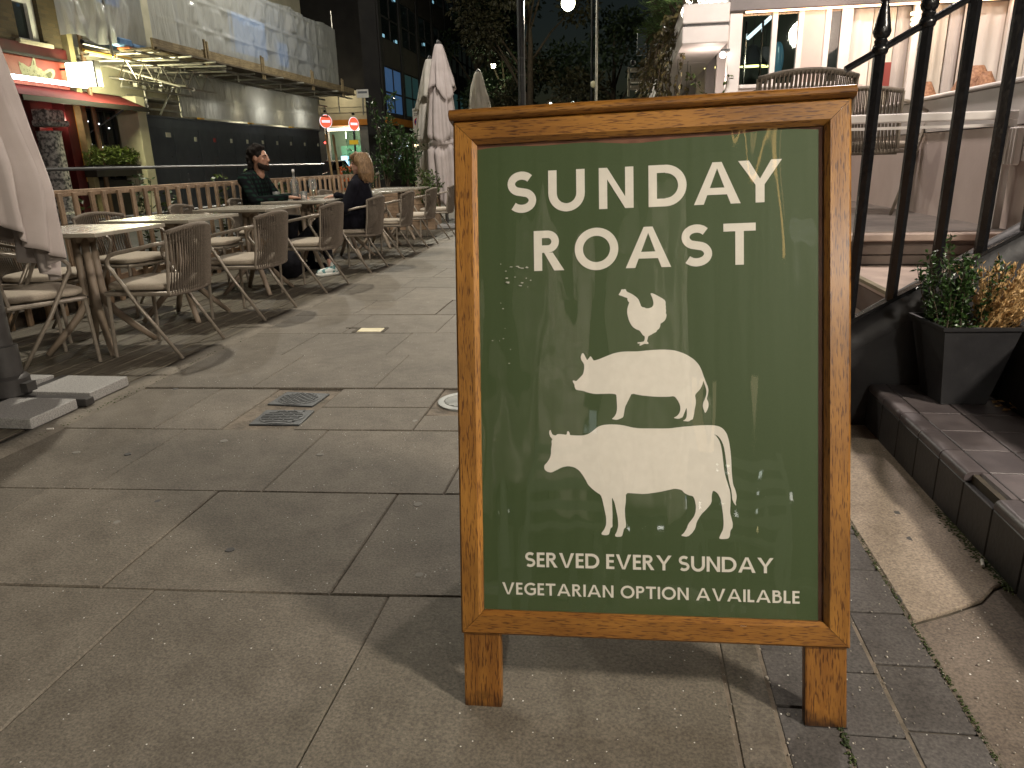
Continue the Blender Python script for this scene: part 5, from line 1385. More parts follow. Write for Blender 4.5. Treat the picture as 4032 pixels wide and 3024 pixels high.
for k, y_ in enumerate((15.7, 16.3, 17.0, 17.7)): tb((-12.0, y_, 3.46 - .03 * (k % 2)), (-9.9 + .2 * (k % 3), y_ + .5, 3.46 - .03 * (k % 2)), name='cross_tube')
tb((-11.9, 16.5, 3.2), (-10.3, 17.0, 3.0), name='brace'); tb((-11.7, 16.2, 3.42), (-10.2, 16.6, 2.95), name='brace')
tb((-11.9, 17.75, 2.47), (-11.9, 17.75, 3.5), name='standard'); tb((-11.9, 19.2, 2.47), (-11.9, 19.2, 3.5), name='standard')
tb((-11.9, 17.2, 3.16), (-11.9, 19.6, 3.16), name='ledger'); tb((-11.9, 17.0, 2.86), (-11.9, 19.4, 2.86), name='ledger'); tb((-11.9, 16.95, 2.6), (-11.9, 19.3, 2.6), name='ledger')
tb((-11.86, 18.2, 2.48), (-11.86, 19.2, 3.5), name='brace'); tb((-12.05, 17.9, 1.9), (-12.05, 17.9, 3.5), name='standard')
for y_ in (27.2,): tb((-10.5, y_, 3.0), (-10.5, y_, 6.4), name='standard')
for y_ in (15.0, 17.6, 20.2, 22.8, 25.4): tb((-10.65, y_, 3.4), (-10.65, y_, 5.72), name='standard')
q = random.Random(31)
for k in range(18):
    b = MB(); p = (q.choice((-10.7, -11.5, -11.3)), q.uniform(16.3, 18.8), q.choice((3.02, 3.42, 3.46))); b.box(p, (.07, .07, .08), Matrix.Rotation(q.uniform(0, 3), 3, 'Z')); sc_(b, 'coupler', m_tube)
m_yel = M('yellow_sleeve', (.65, .38, .04), rough=.5)
b = MB(); b.tube([(-11.0, 14.6, 3.50), (-11.0, 16.1, 3.50)], .035, 8); sc_(b, 'yellow_sleeve', m_yel, smooth=True)
b = MB(); b.tube([(-10.85, 14.4, 3.62), (-10.85, 16.0, 3.60)], .05, 8); sc_(b, 'black_pipe', m_blackmetal, smooth=True)
b = MB(); b.box((-10.75, 15.45, 3.74), (.3, .45, .16)); b.box((-10.8, 16.0, 3.72), (.3, .5, .10)); sc_(b, 'blue_tarp_bundle', M('tarp_blue', (.10, .22, .42), (.16, .32, .55), 7, .5), bevel=.03)
b = MB(); b.box((-10.72, 15.75, 3.63), (.4, .7, .03)); sc_(b, 'orange_net', M('net_orange', (.55, .16, .04), rough=.7))
# plastic sheeting
def sheet_mat(name, col, tr):
    m = bpy.data.materials.new(name); m.use_nodes = True; n = m.node_tree.nodes; l = m.node_tree.links; n.clear()
    out = n.new('ShaderNodeOutputMaterial'); d = n.new('ShaderNodeBsdfDiffuse'); d.inputs[0].default_value = (*col, 1); tl = n.new('ShaderNodeBsdfTranslucent'); tl.inputs[0].default_value = (*col, 1)
    g_ = n.new('ShaderNodeBsdfGlossy'); g_.inputs['Roughness'].default_value = .22; g_.inputs[0].default_value = (.9, .9, .9, 1); t_ = n.new('ShaderNodeBsdfTransparent')
    m1 = n.new('ShaderNodeMixShader'); m1.inputs[0].default_value = .4; m2 = n.new('ShaderNodeMixShader'); m2.inputs[0].default_value = .16; m3 = n.new('ShaderNodeMixShader'); m3.inputs[0].default_value = tr
    l.new(d.outputs[0], m1.inputs[1]); l.new(tl.outputs[0], m1.inputs[2]); l.new(m1.outputs[0], m2.inputs[1]); l.new(g_.outputs[0], m2.inputs[2]); l.new(m2.outputs[0], m3.inputs[1]); l.new(t_.outputs[0], m3.inputs[2]); l.new(m3.outputs[0], out.inputs[0])
    tc = n.new('ShaderNodeTexCoord'); mp = n.new('ShaderNodeMapping'); mp.inputs['Scale'].default_value = (1, 3.2, .7); l.new(tc.outputs['Object'], mp.inputs[0])
    ns = n.new('ShaderNodeTexNoise'); ns.inputs['Scale'].default_value = 2.2; ns.inputs['Detail'].default_value = 5; ns.inputs['Distortion'].default_value = .5; l.new(mp.outputs[0], ns.inputs[0])
    bp = n.new('ShaderNodeBump'); bp.inputs['Strength'].default_value = 1; bp.inputs['Distance'].default_value = .07; l.new(ns.outputs[0], bp.inputs['Height'])
    for s_ in (d, g_): l.new(bp.outputs[0], s_.inputs['Normal'])
    return m
m_sheet = sheet_mat('plastic_sheet', (.52, .535, .53), .22); m_sheet2 = sheet_mat('plastic_sheet_low', (.60, .61, .58), .08)
from mathutils import noise as mn
def sheet(name, x_, y0, y1, zb, zt, label, amp, mat, nu, nv, seed, rails=(), posts=()):
    def fn(u, v):
        y_ = y0 + (y1 - y0) * u; z_ = zb(y_) + (zt(y_) - zb(y_)) * v
        d = amp * mn.fractal(Vector((y_ * 1.5 + seed, z_ * .55, seed)), 1, 2, 4) + amp * .5 * abs(mn.noise(Vector((y_ * 3.3 - z_ * 1.2, z_ * .8, seed + 4))))
        d += amp * .7 * math.sin(y_ * 6.5 + 2.2 * math.sin(z_ * 1.7 + seed)) * .25
        pin = min(1, 6 * u, 6 * (1 - u))
        for zz in rails: d = d * (1 - .8 * math.exp(-((z_ - zz) / .10) ** 2)) + .03 * math.exp(-((z_ - zz) / .04) ** 2)
        for yy in posts: d = d * (1 - .5 * math.exp(-((y_ - yy) / .14) ** 2)) + .025 * math.exp(-((y_ - yy) / .06) ** 2)
        return (d * pin, y_ - (y0 + y1) / 2, z_ - zb(y0))
    b = MB(); b.grid(fn, nu, nv); o = b.build(name, mat, None, smooth='all'); o.location = (x_, (y0 + y1) / 2, zb(y0)); return tag(o, label, 'plastic sheet', 'plastic sheeting')
sheet('plastic_sheet', -10.45, 16.2, 27.3, lambda y_: 3.84, lambda y_: 5.82 + .03 * math.sin(y_ * 2.2), 'upper translucent plastic sheet stretched above the scaffold platform', .13, m_sheet, 260, 60, 3.1, (4.42, 5.05, 5.7), (17.6, 20.2, 22.8, 25.4))
sheet('plastic_sheet', -10.75, 13.7, 16.4, lambda y_: 3.66 + .05 * math.sin(y_ * 5), lambda y_: 6.3, 'gathered plastic sheet next to the brick wall above the pub sign', .26, m_sheet, 70, 40, 7.7)
sheet('plastic_sheet', -11.62, 18.75, 27.9, lambda y_: 2.47, lambda y_: 3.56, 'lower plastic sheet between cabinets and scaffold platform', .06, m_sheet2, 200, 30, 11.3, (2.95,), (20.5, 23.2, 25.8))
for y_ in (20.3, 23.2, 26.2):  # unseen lamps added so that the lower sheet glows from behind
    t = thing('sheet_fill_lamp', ['first', 'second', 'third'][int((y_ - 20) / 2.9)] + ' unseen lamp added behind the lower plastic sheet to make it glow', 'lamp', (-12.0, y_, 2.47), 0, 'sheet backlights')
    b = MB(); b.bb(-.06, .06, -.1, .1, 0, .08); b.build('body', m_yel, t, bevel=.01)
    lamp('sheet_fill_light', (-12.1, y_, 2.85), 26, (1, .95, .84), .1)
# board sign hung on the scaffold end
p0 = PY(1403, 353, 28.0); p1 = PY(1452, 384, 28.0)
ss = thing('scaffold_sign', 'small white board sign at the end of the scaffold', 'sign', ((p0.x + p1.x) / 2, 28, p1.z))
w_ = (p1.x - p0.x) / 2; h_ = p0.z - p1.z
b = MB(); b.bb(-w_, w_, -.01, .01, 0, h_); b.build('board', m_white, ss)
b = MB(); b.bb(-w_ * .8, w_ * .8, -.014, -.011, h_ * .52, h_ * .78); b.build('text_bar', M('sign_grey', (.15, .16, .18), rough=.6), ss)
b = MB(); b.bar((0, .02, h_ * .3), (-.05, .05, -.6), .04); b.build('bracket', m_tube, ss)

# ================================================================== RIGHT SIDE: tiled ledge, stair, railing, pot
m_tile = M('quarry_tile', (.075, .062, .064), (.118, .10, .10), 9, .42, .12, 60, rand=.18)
m_tilef = M('quarry_tile_shaded', (.020, .019, .020), (.032, .030, .030), 9, .5, .12, 60, rand=.12)  # darker copy of the tile: shade on the ledge face put into the colour
m_grout = M('grout', (.05, .042, .034), (.09, .075, .05), 20, .9)
m_str = M('stringer_paint', (.022, .022, .024), (.035, .035, .037), 6, .5, .2, 30)
m_pinkt = M('stone_tread', (.42, .33, .28), (.50, .40, .34), 10, .7, .15, 50)
m_riser = M('riser_brown', (.10, .075, .062), (.14, .105, .085), 10, .7)
LZ = .21; ZT = .69; TE = 4.08
ledge = thing('tiled_ledge', 'low ledge faced with dark quarry tiles along the steps', 'ledge', (1.0, 2.0, 0))
b = MB(); b.bb(1.016, 1.40, -1.2, 2.955, .0, LZ - .008); o = b.build('core', m_grout, ledge)
for v in o.data.vertices: v.co -= ledge.location
Yt = [2.95 - .1735 * k for k in range(24)]
for k in range(len(Yt) - 1):
    y1, y0 = Yt[k], Yt[k + 1]
    if y0 < -1.2: break
    chipped = abs((y0 + y1) / 2 - 2.06) < .09
    # face tile
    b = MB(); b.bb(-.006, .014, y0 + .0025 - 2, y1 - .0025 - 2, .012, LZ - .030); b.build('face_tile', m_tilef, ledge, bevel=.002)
    # nosing tile
    b = MB(); n = 8
    pts = [(.055, LZ)] + [(.012 - .018 * math.sin(PI / 2 * j / 5), LZ - .018 + .018 * math.cos(PI / 2 * j / 5)) for j in range(6)] + [(-.006, LZ - .027), (.055, LZ - .027)]
    ya, yb = y0 + .0025, y1 - .0025
    if chipped:
        b.prism([(.055, LZ), (.038, LZ), (.030, LZ - .014), (.038, LZ - .027), (.055, LZ - .027)], lambda x, z, y: (x, y - 2, z), ya, yb)
    else: b.prism(pts, lambda x, z, y: (x, y - 2, z), ya, yb)
    b.build('nosing_tile', m_tile, ledge, smooth=True)
    for (x0, x1) in ((.060, .196), (.202, .385)):
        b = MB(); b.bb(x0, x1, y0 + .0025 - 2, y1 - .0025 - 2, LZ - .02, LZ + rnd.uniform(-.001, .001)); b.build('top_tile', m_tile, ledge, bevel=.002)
# first riser of the front steps, right of the ledge
st0 = thing('front_step', 'dark step rising right of the tiled ledge', 'step', (1.40, 1.2, 0))
b = MB(); b.bb(0.002, 1.1, -2.4, 1.60, 0, .50); b.build('step_block', m_str, st0, bevel=.008)
# stringer wall with rounded sloping coping, in the plane of the railing
sw = thing('stringer_wall', 'dark painted stair side wall with sloping rounded coping', 'wall', (.5, 2.945, 0))
def zc(x): return .37 + (x - .90) * .655
b = MB(); poly = [(.30, 0), (3.0, 0), (3.0, zc(3.0) - .05), (.35, zc(.35) - .05 if zc(.35) > .06 else .03), (.30, .0)]
poly = [(.36, 0), (3.0, 0), (3.0, zc(3.0) - .05), (.42, zc(.42) - .05)]
b.prism(poly, lambda x, z, y: (x - .5, y, z), .02, .20); b.build('wall_face', m_str, sw)
b = MB(); b.tube([(.36 - .5, .10, zc(.36) - .05), (3.0 - .5, .10, zc(3.0) - .05)], .078, 14, flat=1.35); b.build('coping', m_str, sw, smooth=True)
# stairs behind it, climbing to the right
sta = thing('stair', 'stone steps with pinkish treads climbing behind the black railing', 'stairs', (.6, 3.15, 0))
for k in range(3):
    zt_ = .23 + .150 * k; xn = .66 + .235 * k; SY = TE - 3.15 - .035; XE = xn + .247 if k < 2 else 2.049
    b = MB(); b.bb(xn - .6, 2.049 - .6, 0.005, SY, 0 if k == 0 else zt_ - .150, zt_ - .03); b.build('riser', m_riser, sta)
    b = MB(); b.bb(xn - .012 - .6, XE - .6, 0.004, SY + .002, zt_ - .029, zt_); b.build('tread', m_pinkt, sta, bevel=.003)
    b = MB(); b.bb(xn - .016 - .6, xn - .6 + .012, 0.003, SY + .003, zt_ - .012, zt_ + .0025); b.build('nosing_strip', M('nosing', (.22, .19, .12), rough=.7) if k == 0 else bpy.data.materials['nosing'], sta)
# black railing with spear finials
m_iron2 = M('black_gloss_iron', (.006, .006, .007), (.010, .010, .011), 40, .22, .12, 60, spec=.6)
rg = thing('iron_railing', 'glossy black iron stair railing with spear finials', 'railing', (.9, 3.0, 0))
KR = 3.0 / 2.95
def ztop(x): return 1.1 + (1.447 + (x / KR - .885) * .555 - 1.1) * KR
def zbot(x): return 1.1 + (.465 + (x / KR - .885) * .60 - 1.1) * KR
for k in range(0, 9):
    x = (.887 + .1455 * k) * KR
    b = MB(); b.tube([(x - .9, 0, zbot(x)), (x - .9, 0, ztop(x) + .03)], .0215, 6); bar = b.build('baluster', m_iron2, rg, smooth=False)
    zt_ = ztop(x)
    b = MB(); b.lathe([(.022, zt_ + .018), (.024, zt_ + .028), (.019, zt_ + .036), (.028, zt_ + .045), (.032, zt_ + .058), (.027, zt_ + .085), (.014, zt_ + .150), (.013, zt_ + .156), (.017, zt_ + .160), (.012, zt_ + .172), (.004, zt_ + .20), (.001, zt_ + .205)], 10, (x - .9, 0, 0)); b.build('finial', m_iron2, bar, smooth=True)
    b = MB(); b.ball((x - .9, 0, zt_), (.030, .030, .026), 10, 8); b.build('collar', m_iron2, bar, smooth='all')
x0, x1 = .60, 2.30
b = MB(); b.tube([(.79 - .9, 0, ztop(.79)), (x1 - .9, 0, ztop(x1))], .0125, 8); b.build('top_rail', m_iron2, rg, smooth=True)
b = MB(); b.bar((x0 - .9, 0, zbot(x0)), (x1 - .9, 0, zbot(x1)), .045, .014); b.build('bottom_rail', m_iron2, rg)
# pot with box shrub and dried stems
pot = thing('plant_pot', 'black square tapered pot standing on the tiled ledge', 'plant pot', (1.238, 2.785, LZ), R(4))
m_pot = M('black_plastic', (.018, .018, .020), (.026, .026, .028), 14, .5, .08, 60)
def frus(b, s0, z0, s1, z1, inner=False):
    vs = [(x * s0, y * s0, z0) for x, y in ((-1, -1), (1, -1), (1, 1), (-1, 1))] + [(x * s1, y * s1, z1) for x, y in ((-1, -1), (1, -1), (1, 1), (-1, 1))]
    b.add(vs, [(0, 1, 5, 4), (1, 2, 6, 5), (2, 3, 7, 6), (3, 0, 4, 7)])
b = MB(); frus(b, .079, .002, .128, .284); frus(b, .128, .284, .136, .288); frus(b, .136, .288, .138, .300); frus(b, .138, .300, .128, .301); frus(b, .128, .301, .120, .25); b.add([(-.079, -.079, .002), (.079, -.079, .002), (.079, .079, .002), (-.079, .079, .002)], [(3, 2, 1, 0)])
b.build('pot_body', m_pot, pot)
b = MB(); b.bb(-.119, .119, -.119, .119, .245, .262); b.build('soil', m_joint, pot)
q = random.Random(5)
bx = thing('box_shrub', 'small dark green box shrub in the black pot', 'shrub', (1.215, 2.775, LZ + .255))
b = MB(); bl = MB()
for s in range(34):
    a = q.uniform(0, 6.28); rr = q.uniform(0, .085); base_ = Vector((rr * math.cos(a) - .03, rr * math.sin(a), 0)); tip = base_ * 1.5 + Vector((q.uniform(-.05, .05), q.uniform(-.05, .05), q.uniform(.15, .29) if s else .36)); 
    b.tube([base_, base_.lerp(tip, .5) + Vector((q.uniform(-.01, .01), 0, 0)), tip], [.003, .002, .001], 4)
    for k in range(60):
        f = q.uniform(.1, 1.02); p = base_.lerp(tip, f); d = rv(q) + Vector((0, 0, .35)); leaf(bl, p + d.normalized() * .006, d, rv(q) + Vector((0, 0, .6)), .021 * q.uniform(.7, 1.3), .0125)
b.build('stems', m_bark, bx); o = bl.build('foliage', m_box, bx); o['kind'] = 'stuff'
dr_ = thing('dried_shrub', 'dried tan shrub beside the green one in the black pot', 'shrub', (1.30, 2.775, LZ + .255))
b = MB(); bl = MB()
for s in range(95):
    a = q.uniform(-2.6, 2.6); rr = q.uniform(0, .07); base_ = Vector((rr * math.cos(a), rr * math.sin(a) , 0)); tip = base_ + Vector((q.uniform(-.05, .15), q.uniform(-.11, .07), q.uniform(.10, .27)))
    b.tube([base_, base_.lerp(tip, .5) + Vector((0, 0, .015)), tip], [.0022, .0016, .0008], 4)
    for k in range(22):
        f = q.uniform(.25, 1.02); p = base_.lerp(tip, f); d = rv(q) * .8 + (tip - base_).normalized(); leaf(bl, p, d, rv(q), .022 * q.uniform(.6, 1.2), .010)
b.build('stems', m_dry, dr_); o = bl.build('foliage', m_dry, dr_); o['kind'] = 'stuff'
b = MB(); q2 = random.Random(8)
for k in range(14): leaf(b, (q2.uniform(-.02, .05), q2.uniform(-.05, .05), .004 + .004 * q2.random()), rv(q2) * Vector((1, 1, .1)), (0, 0, 1), .03, .02)
o = b.build('fallen_leaves', m_dry, None, org=(0, 0, 0)); o.location = (1.375, 2.70, LZ + .002); tag(o, 'small heap of fallen dry leaves by the pot', 'leaves', kind='stuff')

# ================================================================== RESTAURANT TERRACE
m_pinkw = M('pink_render', (.52, .43, .39), (.58, .49, .45), 3, .75, .1, 40)
m_greyw = M('pale_grey_paint', (.50, .47, .45), (.55, .52, .50), 3, .6)
m_whitew = M('white_gloss', (.66, .62, .59), (.72, .68, .65), 6, .4)
m_dkfloor = M('terrace_floor', (.09, .078, .07), (.15, .13, .115), 8, .55, .2, 30)
b = MB(); b.bb(.30, 2.049, TE + .03, 7.8, 0, ZT - .003); ter = tag(b.build('terrace', m_dkfloor), kind='structure')
tr = thing('terrace_edge', 'ribbed brown front of the raised terrace with pale nosing', 'terrace edge', (1.2, TE, 0))
b = MB(); b.bb(-.9, .849, .012, .028, 0, ZT - .035); b.build('backing', m_riser, tr)
for k in range(5): b = MB(); b.bb(-.9, .849, -.002, .011, ZT - .06 - .052 * (k + 1) + .006, ZT - .06 - .052 * k); b.build('rib', m_riser, tr, bevel=.003)
b = MB(); b.bb(-.9, .849, -.03, .10, ZT - .034, ZT + .004); b.build('nosing', m_pinkt, tr, bevel=.006)
rest = thing('restaurant', 'white restaurant building with big windows above the terrace', 'building', (2.05, 6, 0))
def rs(b, name, mat, par=None, **kw):
    o = b.build(name, mat, par or rest, **kw)
    for v in o.data.vertices: v.co -= rest.location
    return o
XR = 2.05; YB = 7.75
b = MB(); b.bb(XR, XR + .3, 4.0, YB - .10, 0, 1.22); rs(b, 'lower_wall', m_pinkw)
b = MB(); b.bb(XR - .0, XR + .3, 3.2, 3.99, 0, 1.22); rs(b, 'lower_wall', m_pinkw)
b = MB(); b.bb(XR - .012, XR + .3, 3.2, YB - .10, 1.225, 1.43); rs(b, 'grey_panel', m_greyw)
b = MB(); b.bb(XR - .03, XR + .3, 3.2, YB - .10, 1.435, 1.46); rs(b, 'window_sill', m_whitew, bevel=.008)
# curtains along the right wall window
def curtain(x_, y0, y1, z0, z1, mat, seed, amp=.016, fold=.15):
    def fn(u, v):
        y_ = y0 + (y1 - y0) * u
        return (y_, x_ + amp * math.sin(2 * PI * (y_ - y0) / fold + seed + .8 * math.sin(3 * u)) * (.7 + .3 * v), z0 + (z1 - z0) * v)
    b = MB(); b.grid(fn, max(24, int((y1 - y0) / fold * 10)), 3); return b
m_curt = [M('curtain_white', (.72, .66, .60), (.78, .72, .66), 4, .85), M('curtain_grey', (.42, .38, .36), (.48, .44, .42), 4, .85), M('curtain_beige', (.60, .54, .46), (.66, .60, .52), 4, .85)]
ZB = 2.52
cx = lambda px: PY(px, 200, YB).x
ZBm = PY(3100, 44, YB).z
for (a_, c_, mi, sd) in ((3345, 3440, 0, .5), (3445, 3530, 2, 1.2), (3535, 3590, 1, 2.2), (3595, 3680, 0, .1), (3685, 3740, 2, 3), (3745, 3790, 1, 1), (3800, 3960, 0, 2), (3965, 4060, 2, 1.5), (4065, 4300, 0, .4)):
    rs(curtain(YB + .12, cx(a_), cx(c_), .9, ZBm + .05, None, sd), 'curtain', m_curt[mi], smooth='all')
b = MB(); b.bb(cx(3320), 4.4, YB + .25, YB + .30, .5, ZBm + .3); rs(b, 'inside_wall', M('inside_wall', (.62, .54, .42), rough=.8))
for px in (3330, 3592, 3795, 3962): x_ = cx(px); b = MB(); b.bb(x_ - .03, x_ + .03, YB - .03, YB + .03, .9, ZBm); rs(b, 'mullion', m_whitew, bevel=.006)
# head beam, running across (X) at the back of the terrace and along the right wall
m_beam = M('beam_grey', (.10, .085, .08), (.14, .12, .115), 4, .5)
PXL = PY(2863, 200, YB).x
b = MB(); b.bb(PXL - .02, 4.4, YB - .10, YB + .12, ZBm + .004, ZBm + .30); rs(b, 'head_beam', m_beam, bevel=.01)
# LED strip
m_led = EM('warm_led', (1.0, .55, .30), 10)
b = MB(); b.bb(PXL + .14, 4.3, YB - .085, YB - .07, ZBm - .010, ZBm + .003); rs(b, 'led_strip', m_led)
# back window wall: white corner post, dark panes, pink panel
b = MB(); b.bb(PXL, PXL + .12, YB - .06, YB + .06, ZT, ZBm); rs(b, 'corner_post', m_whitew, bevel=.008)
m_pane = glass_material('window_glass', (.80, .88, .86), rough=.015, ior=1.5, boost=1.6)
zs = PY(3000, 348, YB).z
b = MB(); b.bb(PXL + .125, 2.2, YB - .03, YB + .05, ZT, zs); rs(b, 'window_apron', m_pinkw)
b = MB(); b.bb(PXL + .125, 2.0, YB - .06, YB + .06, zs, zs + .035); rs(b, 'window_sill', m_whitew, bevel=.006)
xw = lambda px: PY(px, 200, YB).x
for (a, c) in ((2912, 3040), (3045, 3140)):
    b = MB(); b.bb(xw(a) + .01, xw(c), YB + .0, YB + .008, zs + .036, ZBm); rs(b, 'window_pane', m_pane)
for px in (3042, 3143, 3248, 3310): b = MB(); x_ = xw(px); b.bb(x_ - .025, x_ + .025, YB - .03, YB + .03, zs + .036, ZBm); rs(b, 'mullion', m_whitew, bevel=.004)
b = MB(); b.bb(xw(3150), xw(3240), YB - .01, YB + .05, zs + .036, ZBm); rs(b, 'pink_panel', m_pinkw)
b = MB(); b.bb(xw(3250), xw(3305), YB - .005, YB + .045, zs + .036, ZBm); rs(b, 'dark_panel', m_darkglass)
# room behind the back window
m_room = M('room_green', (.045, .06, .045), (.07, .085, .06), 2, .8)
b = MB(); b.bb(PXL + .15, 3.2, YB + 3.0, YB + 3.05, 0.2, 3.6); b.bb(3.2, 3.25, YB + .4, YB + 3.0, .2, 3.6); b.bb(PXL + .15, 3.2, YB + .32, YB + 3.0, 3.0, 3.05); rs(b, 'room_wall', m_room)
m_shade = EM('lit_shade', (1.0, .85, .30), 5); m_shadeo = M('shade_metal', (.16, .17, .17), rough=.4)
def pendant(x_, y_, z_, label, group='pendant lamps inside'):
    t = thing('pendant_lamp', label, 'lamp', (x_, y_, z_), 0, group)
    b = MB(); b.lathe([(.02, .22), (.05, .20), (.09, .12), (.16, .02), (.165, 0.0)], 18, cap=False); b.build('shade', m_shadeo, t, smooth='all', solid=.004)
    b = MB(); b.lathe([(.15, .005), (.10, .012), (.001, .014)], 16, cap=False); b.build('diffuser', m_shade, t, smooth='all')
    b = MB(); b.tube([(0, 0, .2), (0, 0, 1.3)], .006, 6); b.build('cord', m_blackmetal, t)
    return t
p = PY(2960, 262, YB + 1.2); pendant(p.x, p.y, p.z, 'lit pendant lamp seen through the back window')
p = PY(3010, 262, YB + 2.0); pendant(p.x, p.y, p.z, 'second lit pendant lamp farther inside the window')
p = PY(2775, 268, 10.2); pendant(p.x, p.y, p.z, 'lit pendant lamp left of the white corner post')
b = MB(); pA = PY(2945, 150, YB + .6); pB = PY(3035, 68, YB + .9); b.tube([pA, pB], .02, 8)
tag(b.build('tube_lamp', EM('tube_cool', (.9, .92, 1), 1.6), None, org=pA), 'slanted white tube lamp behind the back window', 'lamp')
b = MB(); b.ball((0, 0, 0), (.06, .04, .17), 12, 10); o = b.build('vase', M('vase_blue', (.10, .25, .38), rough=.2), smooth='all'); o.location = PY(3062, 235, YB + .4); tag(o, 'blue glass vase standing inside the back window', 'vase')
for k, px in enumerate((2932, 2995)):
    b = MB(); p = PY(px, 230, YB + .7); b.tube([(0, 0, -.45), (0, 0, .35)], .012, 8); o = b.build('candle_stick', M('chrome', (.6, .6, .6), rough=.15, metal=1)); o.location = p; tag(o, ['left one of two chrome stands inside the back window', 'right one of two chrome stands inside the back window'][k], 'stand', 'chrome stands')
# side of the building running away from the corner post (X = 1.0 plane)
XS = PXL + .02
b = MB(); b.bb(XS, XS + .08, YB + .07, 30, 0, 1.62); b.bb(XS, XS + .08, YB + .07, 30, 2.42, 4.5); rs(b, 'side_wall', m_whitew)
b = MB(); b.bb(XS + .10, XS + .12, YB + .1, 30, 1.55, 2.62); rs(b, 'side_glazing', m_darkglass)
for k in range(9):
    y_ = YB + .9 + 1.15 * k; b = MB(); b.bb(XS - .015, XS + .09, y_ - .06, y_ + .06, 1.62, 2.42); rs(b, 'side_mullion', m_whitew)
b = MB(); b.bb(XS - .03, XS + .09, YB + .07, 30, 1.57, 1.63); rs(b, 'side_sill', m_whitew)
# upper trough with hanging plants
TYo = 7.6; pA = PY(2690, 30, TYo); pB = PY(2845, 172, TYo)
tro = thing('hanging_trough', 'white boxed planter trough high on the restaurant side wall', 'planter', (.5, 7.6, 2.2))
TX0, TX1, TZ0, TZ1 = pA.x, PXL - .012, PY(2770, 170, TYo).z, PY(2770, 12, TYo).z
def tro_(b, name, mat, **kw):
    o = b.build(name, mat, tro, **kw)
    for v in o.data.vertices: v.co -= tro.location
    return o
zm = (TZ0 + TZ1) / 2 - .01
for k in range(7):
    y0 = TYo + 1.5 * k; y1 = y0 + 1.47
    for (z0, z1) in ((TZ0, zm - .012), (zm + .012, TZ1)):
        b = MB(); b.bb(TX0, TX1, y0, y1, z0, z1); tro_(b, 'panel_box', m_whitew, bevel=.008)
b = MB(); b.bb(TX0 + .02, TX1 - .003, TYo + .02, 18.0, zm - .011, zm + .011); b.bb(TX0 + .02, TX1 - .003, TYo + .02, 17.95, TZ0 + .05, zm - .02); tro_(b, 'shadow_gap', m_dkfr)
m_conif = LM('conifer_needles', (.045, .10, .025), (.11, .19, .05), .5)
q = random.Random(15)
def hang(name, label, y0, y1, xz, n, mat, L, w, droop, seed):
    q = random.Random(seed); t = thing(name, label, 'plant', (TX0, (y0 + y1) / 2, TZ1), 0, 'plants hanging over the trough')
    bl = MB(); bs = MB()
    for s in range(n):
        y_ = q.uniform(y0, y1) - (y0 + y1) / 2; p = Vector((q.uniform(-.02, .28), y_, q.uniform(-.02, .05))); 
        d = Vector((q.uniform(-.40, .05), q.uniform(-.1, .1), q.uniform(*xz))); pts = [p, p + d * .5 + Vector((-.05, 0, .10)), p + d + Vector((-.05, 0, -droop * q.random()))]
        bs.tube(pts, [.006, .004, .002], 4)
        for k in range(16):
            f = q.uniform(.2, 1.0); a = pts[0].lerp(pts[1], f * 2) if f < .5 else pts[1].lerp(pts[2], f * 2 - 1); leaf(bl, a, (pts[2] - pts[0]).normalized() + rv(q) * .7, rv(q), L * q.uniform(.6, 1.2), w)
    bs.build('stems', m_bark, t); o = bl.build('foliage', mat, t); o['kind'] = 'stuff'
hang('conifer_shrub', 'dark green feathery conifer over the white trough', 7.8, 11.5, (.05, .75), 170, m_conif, .13, .012, .15, 3)
hang('trailing_plant', 'yellowish trailing plant hanging below the conifer', 8.0, 13.0, (-.55, .05), 120, LM('trailing_leaf', (.06, .065, .02), (.15, .12, .045), .5), .07, .04, .55, 4)
sprig(PXL - .1, 7.5, .40, 26, 'thin vine sprig hanging in front of the trough end', m_hedge, 91, .3, .05, .04, 2, 1.55, 'vine', 'restaurant vines')
# terrace chairs and rail
c1 = put_chair(.97, 4.74, 4, 'terrace chair behind the sign, its cord back above the frame', 'restaurant terrace chairs', ZT)
c2 = put_chair(1.74, 5.72, -38, 'terrace chair standing behind the black balusters', 'restaurant terrace chairs', ZT)
c1.scale = (1.08, 1.08, 1.08); c2.scale = (1.05, 1.05, 1.05)
ra = thing('white_rail', 'white horizontal rail crossing behind the black balusters', 'rail', (1.3, 4.35, ZT))
b = MB(); b.bb(-.75, .72, -.03, .03, .56, .605); b.build('rail', m_whitew, ra, bevel=.006)
b = MB(); b.bb(-.75, .72, -.012, .012, .525, .54); b.build('lower_rail', m_whitew, ra)
for x_ in (-.72, .70): b = MB(); b.bb(x_ - .02, x_ + .02, -.02, .02, 0, .56); b.build('post', m_whitew, ra)
# wicker shades on the sill and a slatted white heater
m_wick = M('wicker', (.22, .10, .05), (.42, .22, .12), 60, .7, .5, 60)
for k, (px, py, w_, h_) in enumerate(((3640, 375, .085, .11), (3830, 335, .12, .13), (3880, 328, .06, .08))):
    p = PX(px, py, XR + .10); b = MB(); b.lathe([(w_, 0), (w_ * .95, .02), (w_ * .45, h_), (w_ * .4, h_ + .01)], 14)
    o = tag(b.build('wicker_shade', m_wick, None, smooth=True), ['left wicker lampshade on the restaurant sill', 'large wicker lampshade on the restaurant sill', 'small wicker lampshade on the restaurant sill'][k], 'lampshade', 'wicker lampshades'); o.location = (XR + .10, p.y, 1.461)
ht = thing('heater', 'white slatted heater on the pink wall at the right edge', 'heater', (XR - .06, PX(4022, 560, XR).y, 1.02))
for k in range(6): b = MB(); b.bb(-.02, .02, -.105 + .035 * k, -.08 + .035 * k, 0, .19); b.build('slat', m_whitew, ht, bevel=.008)
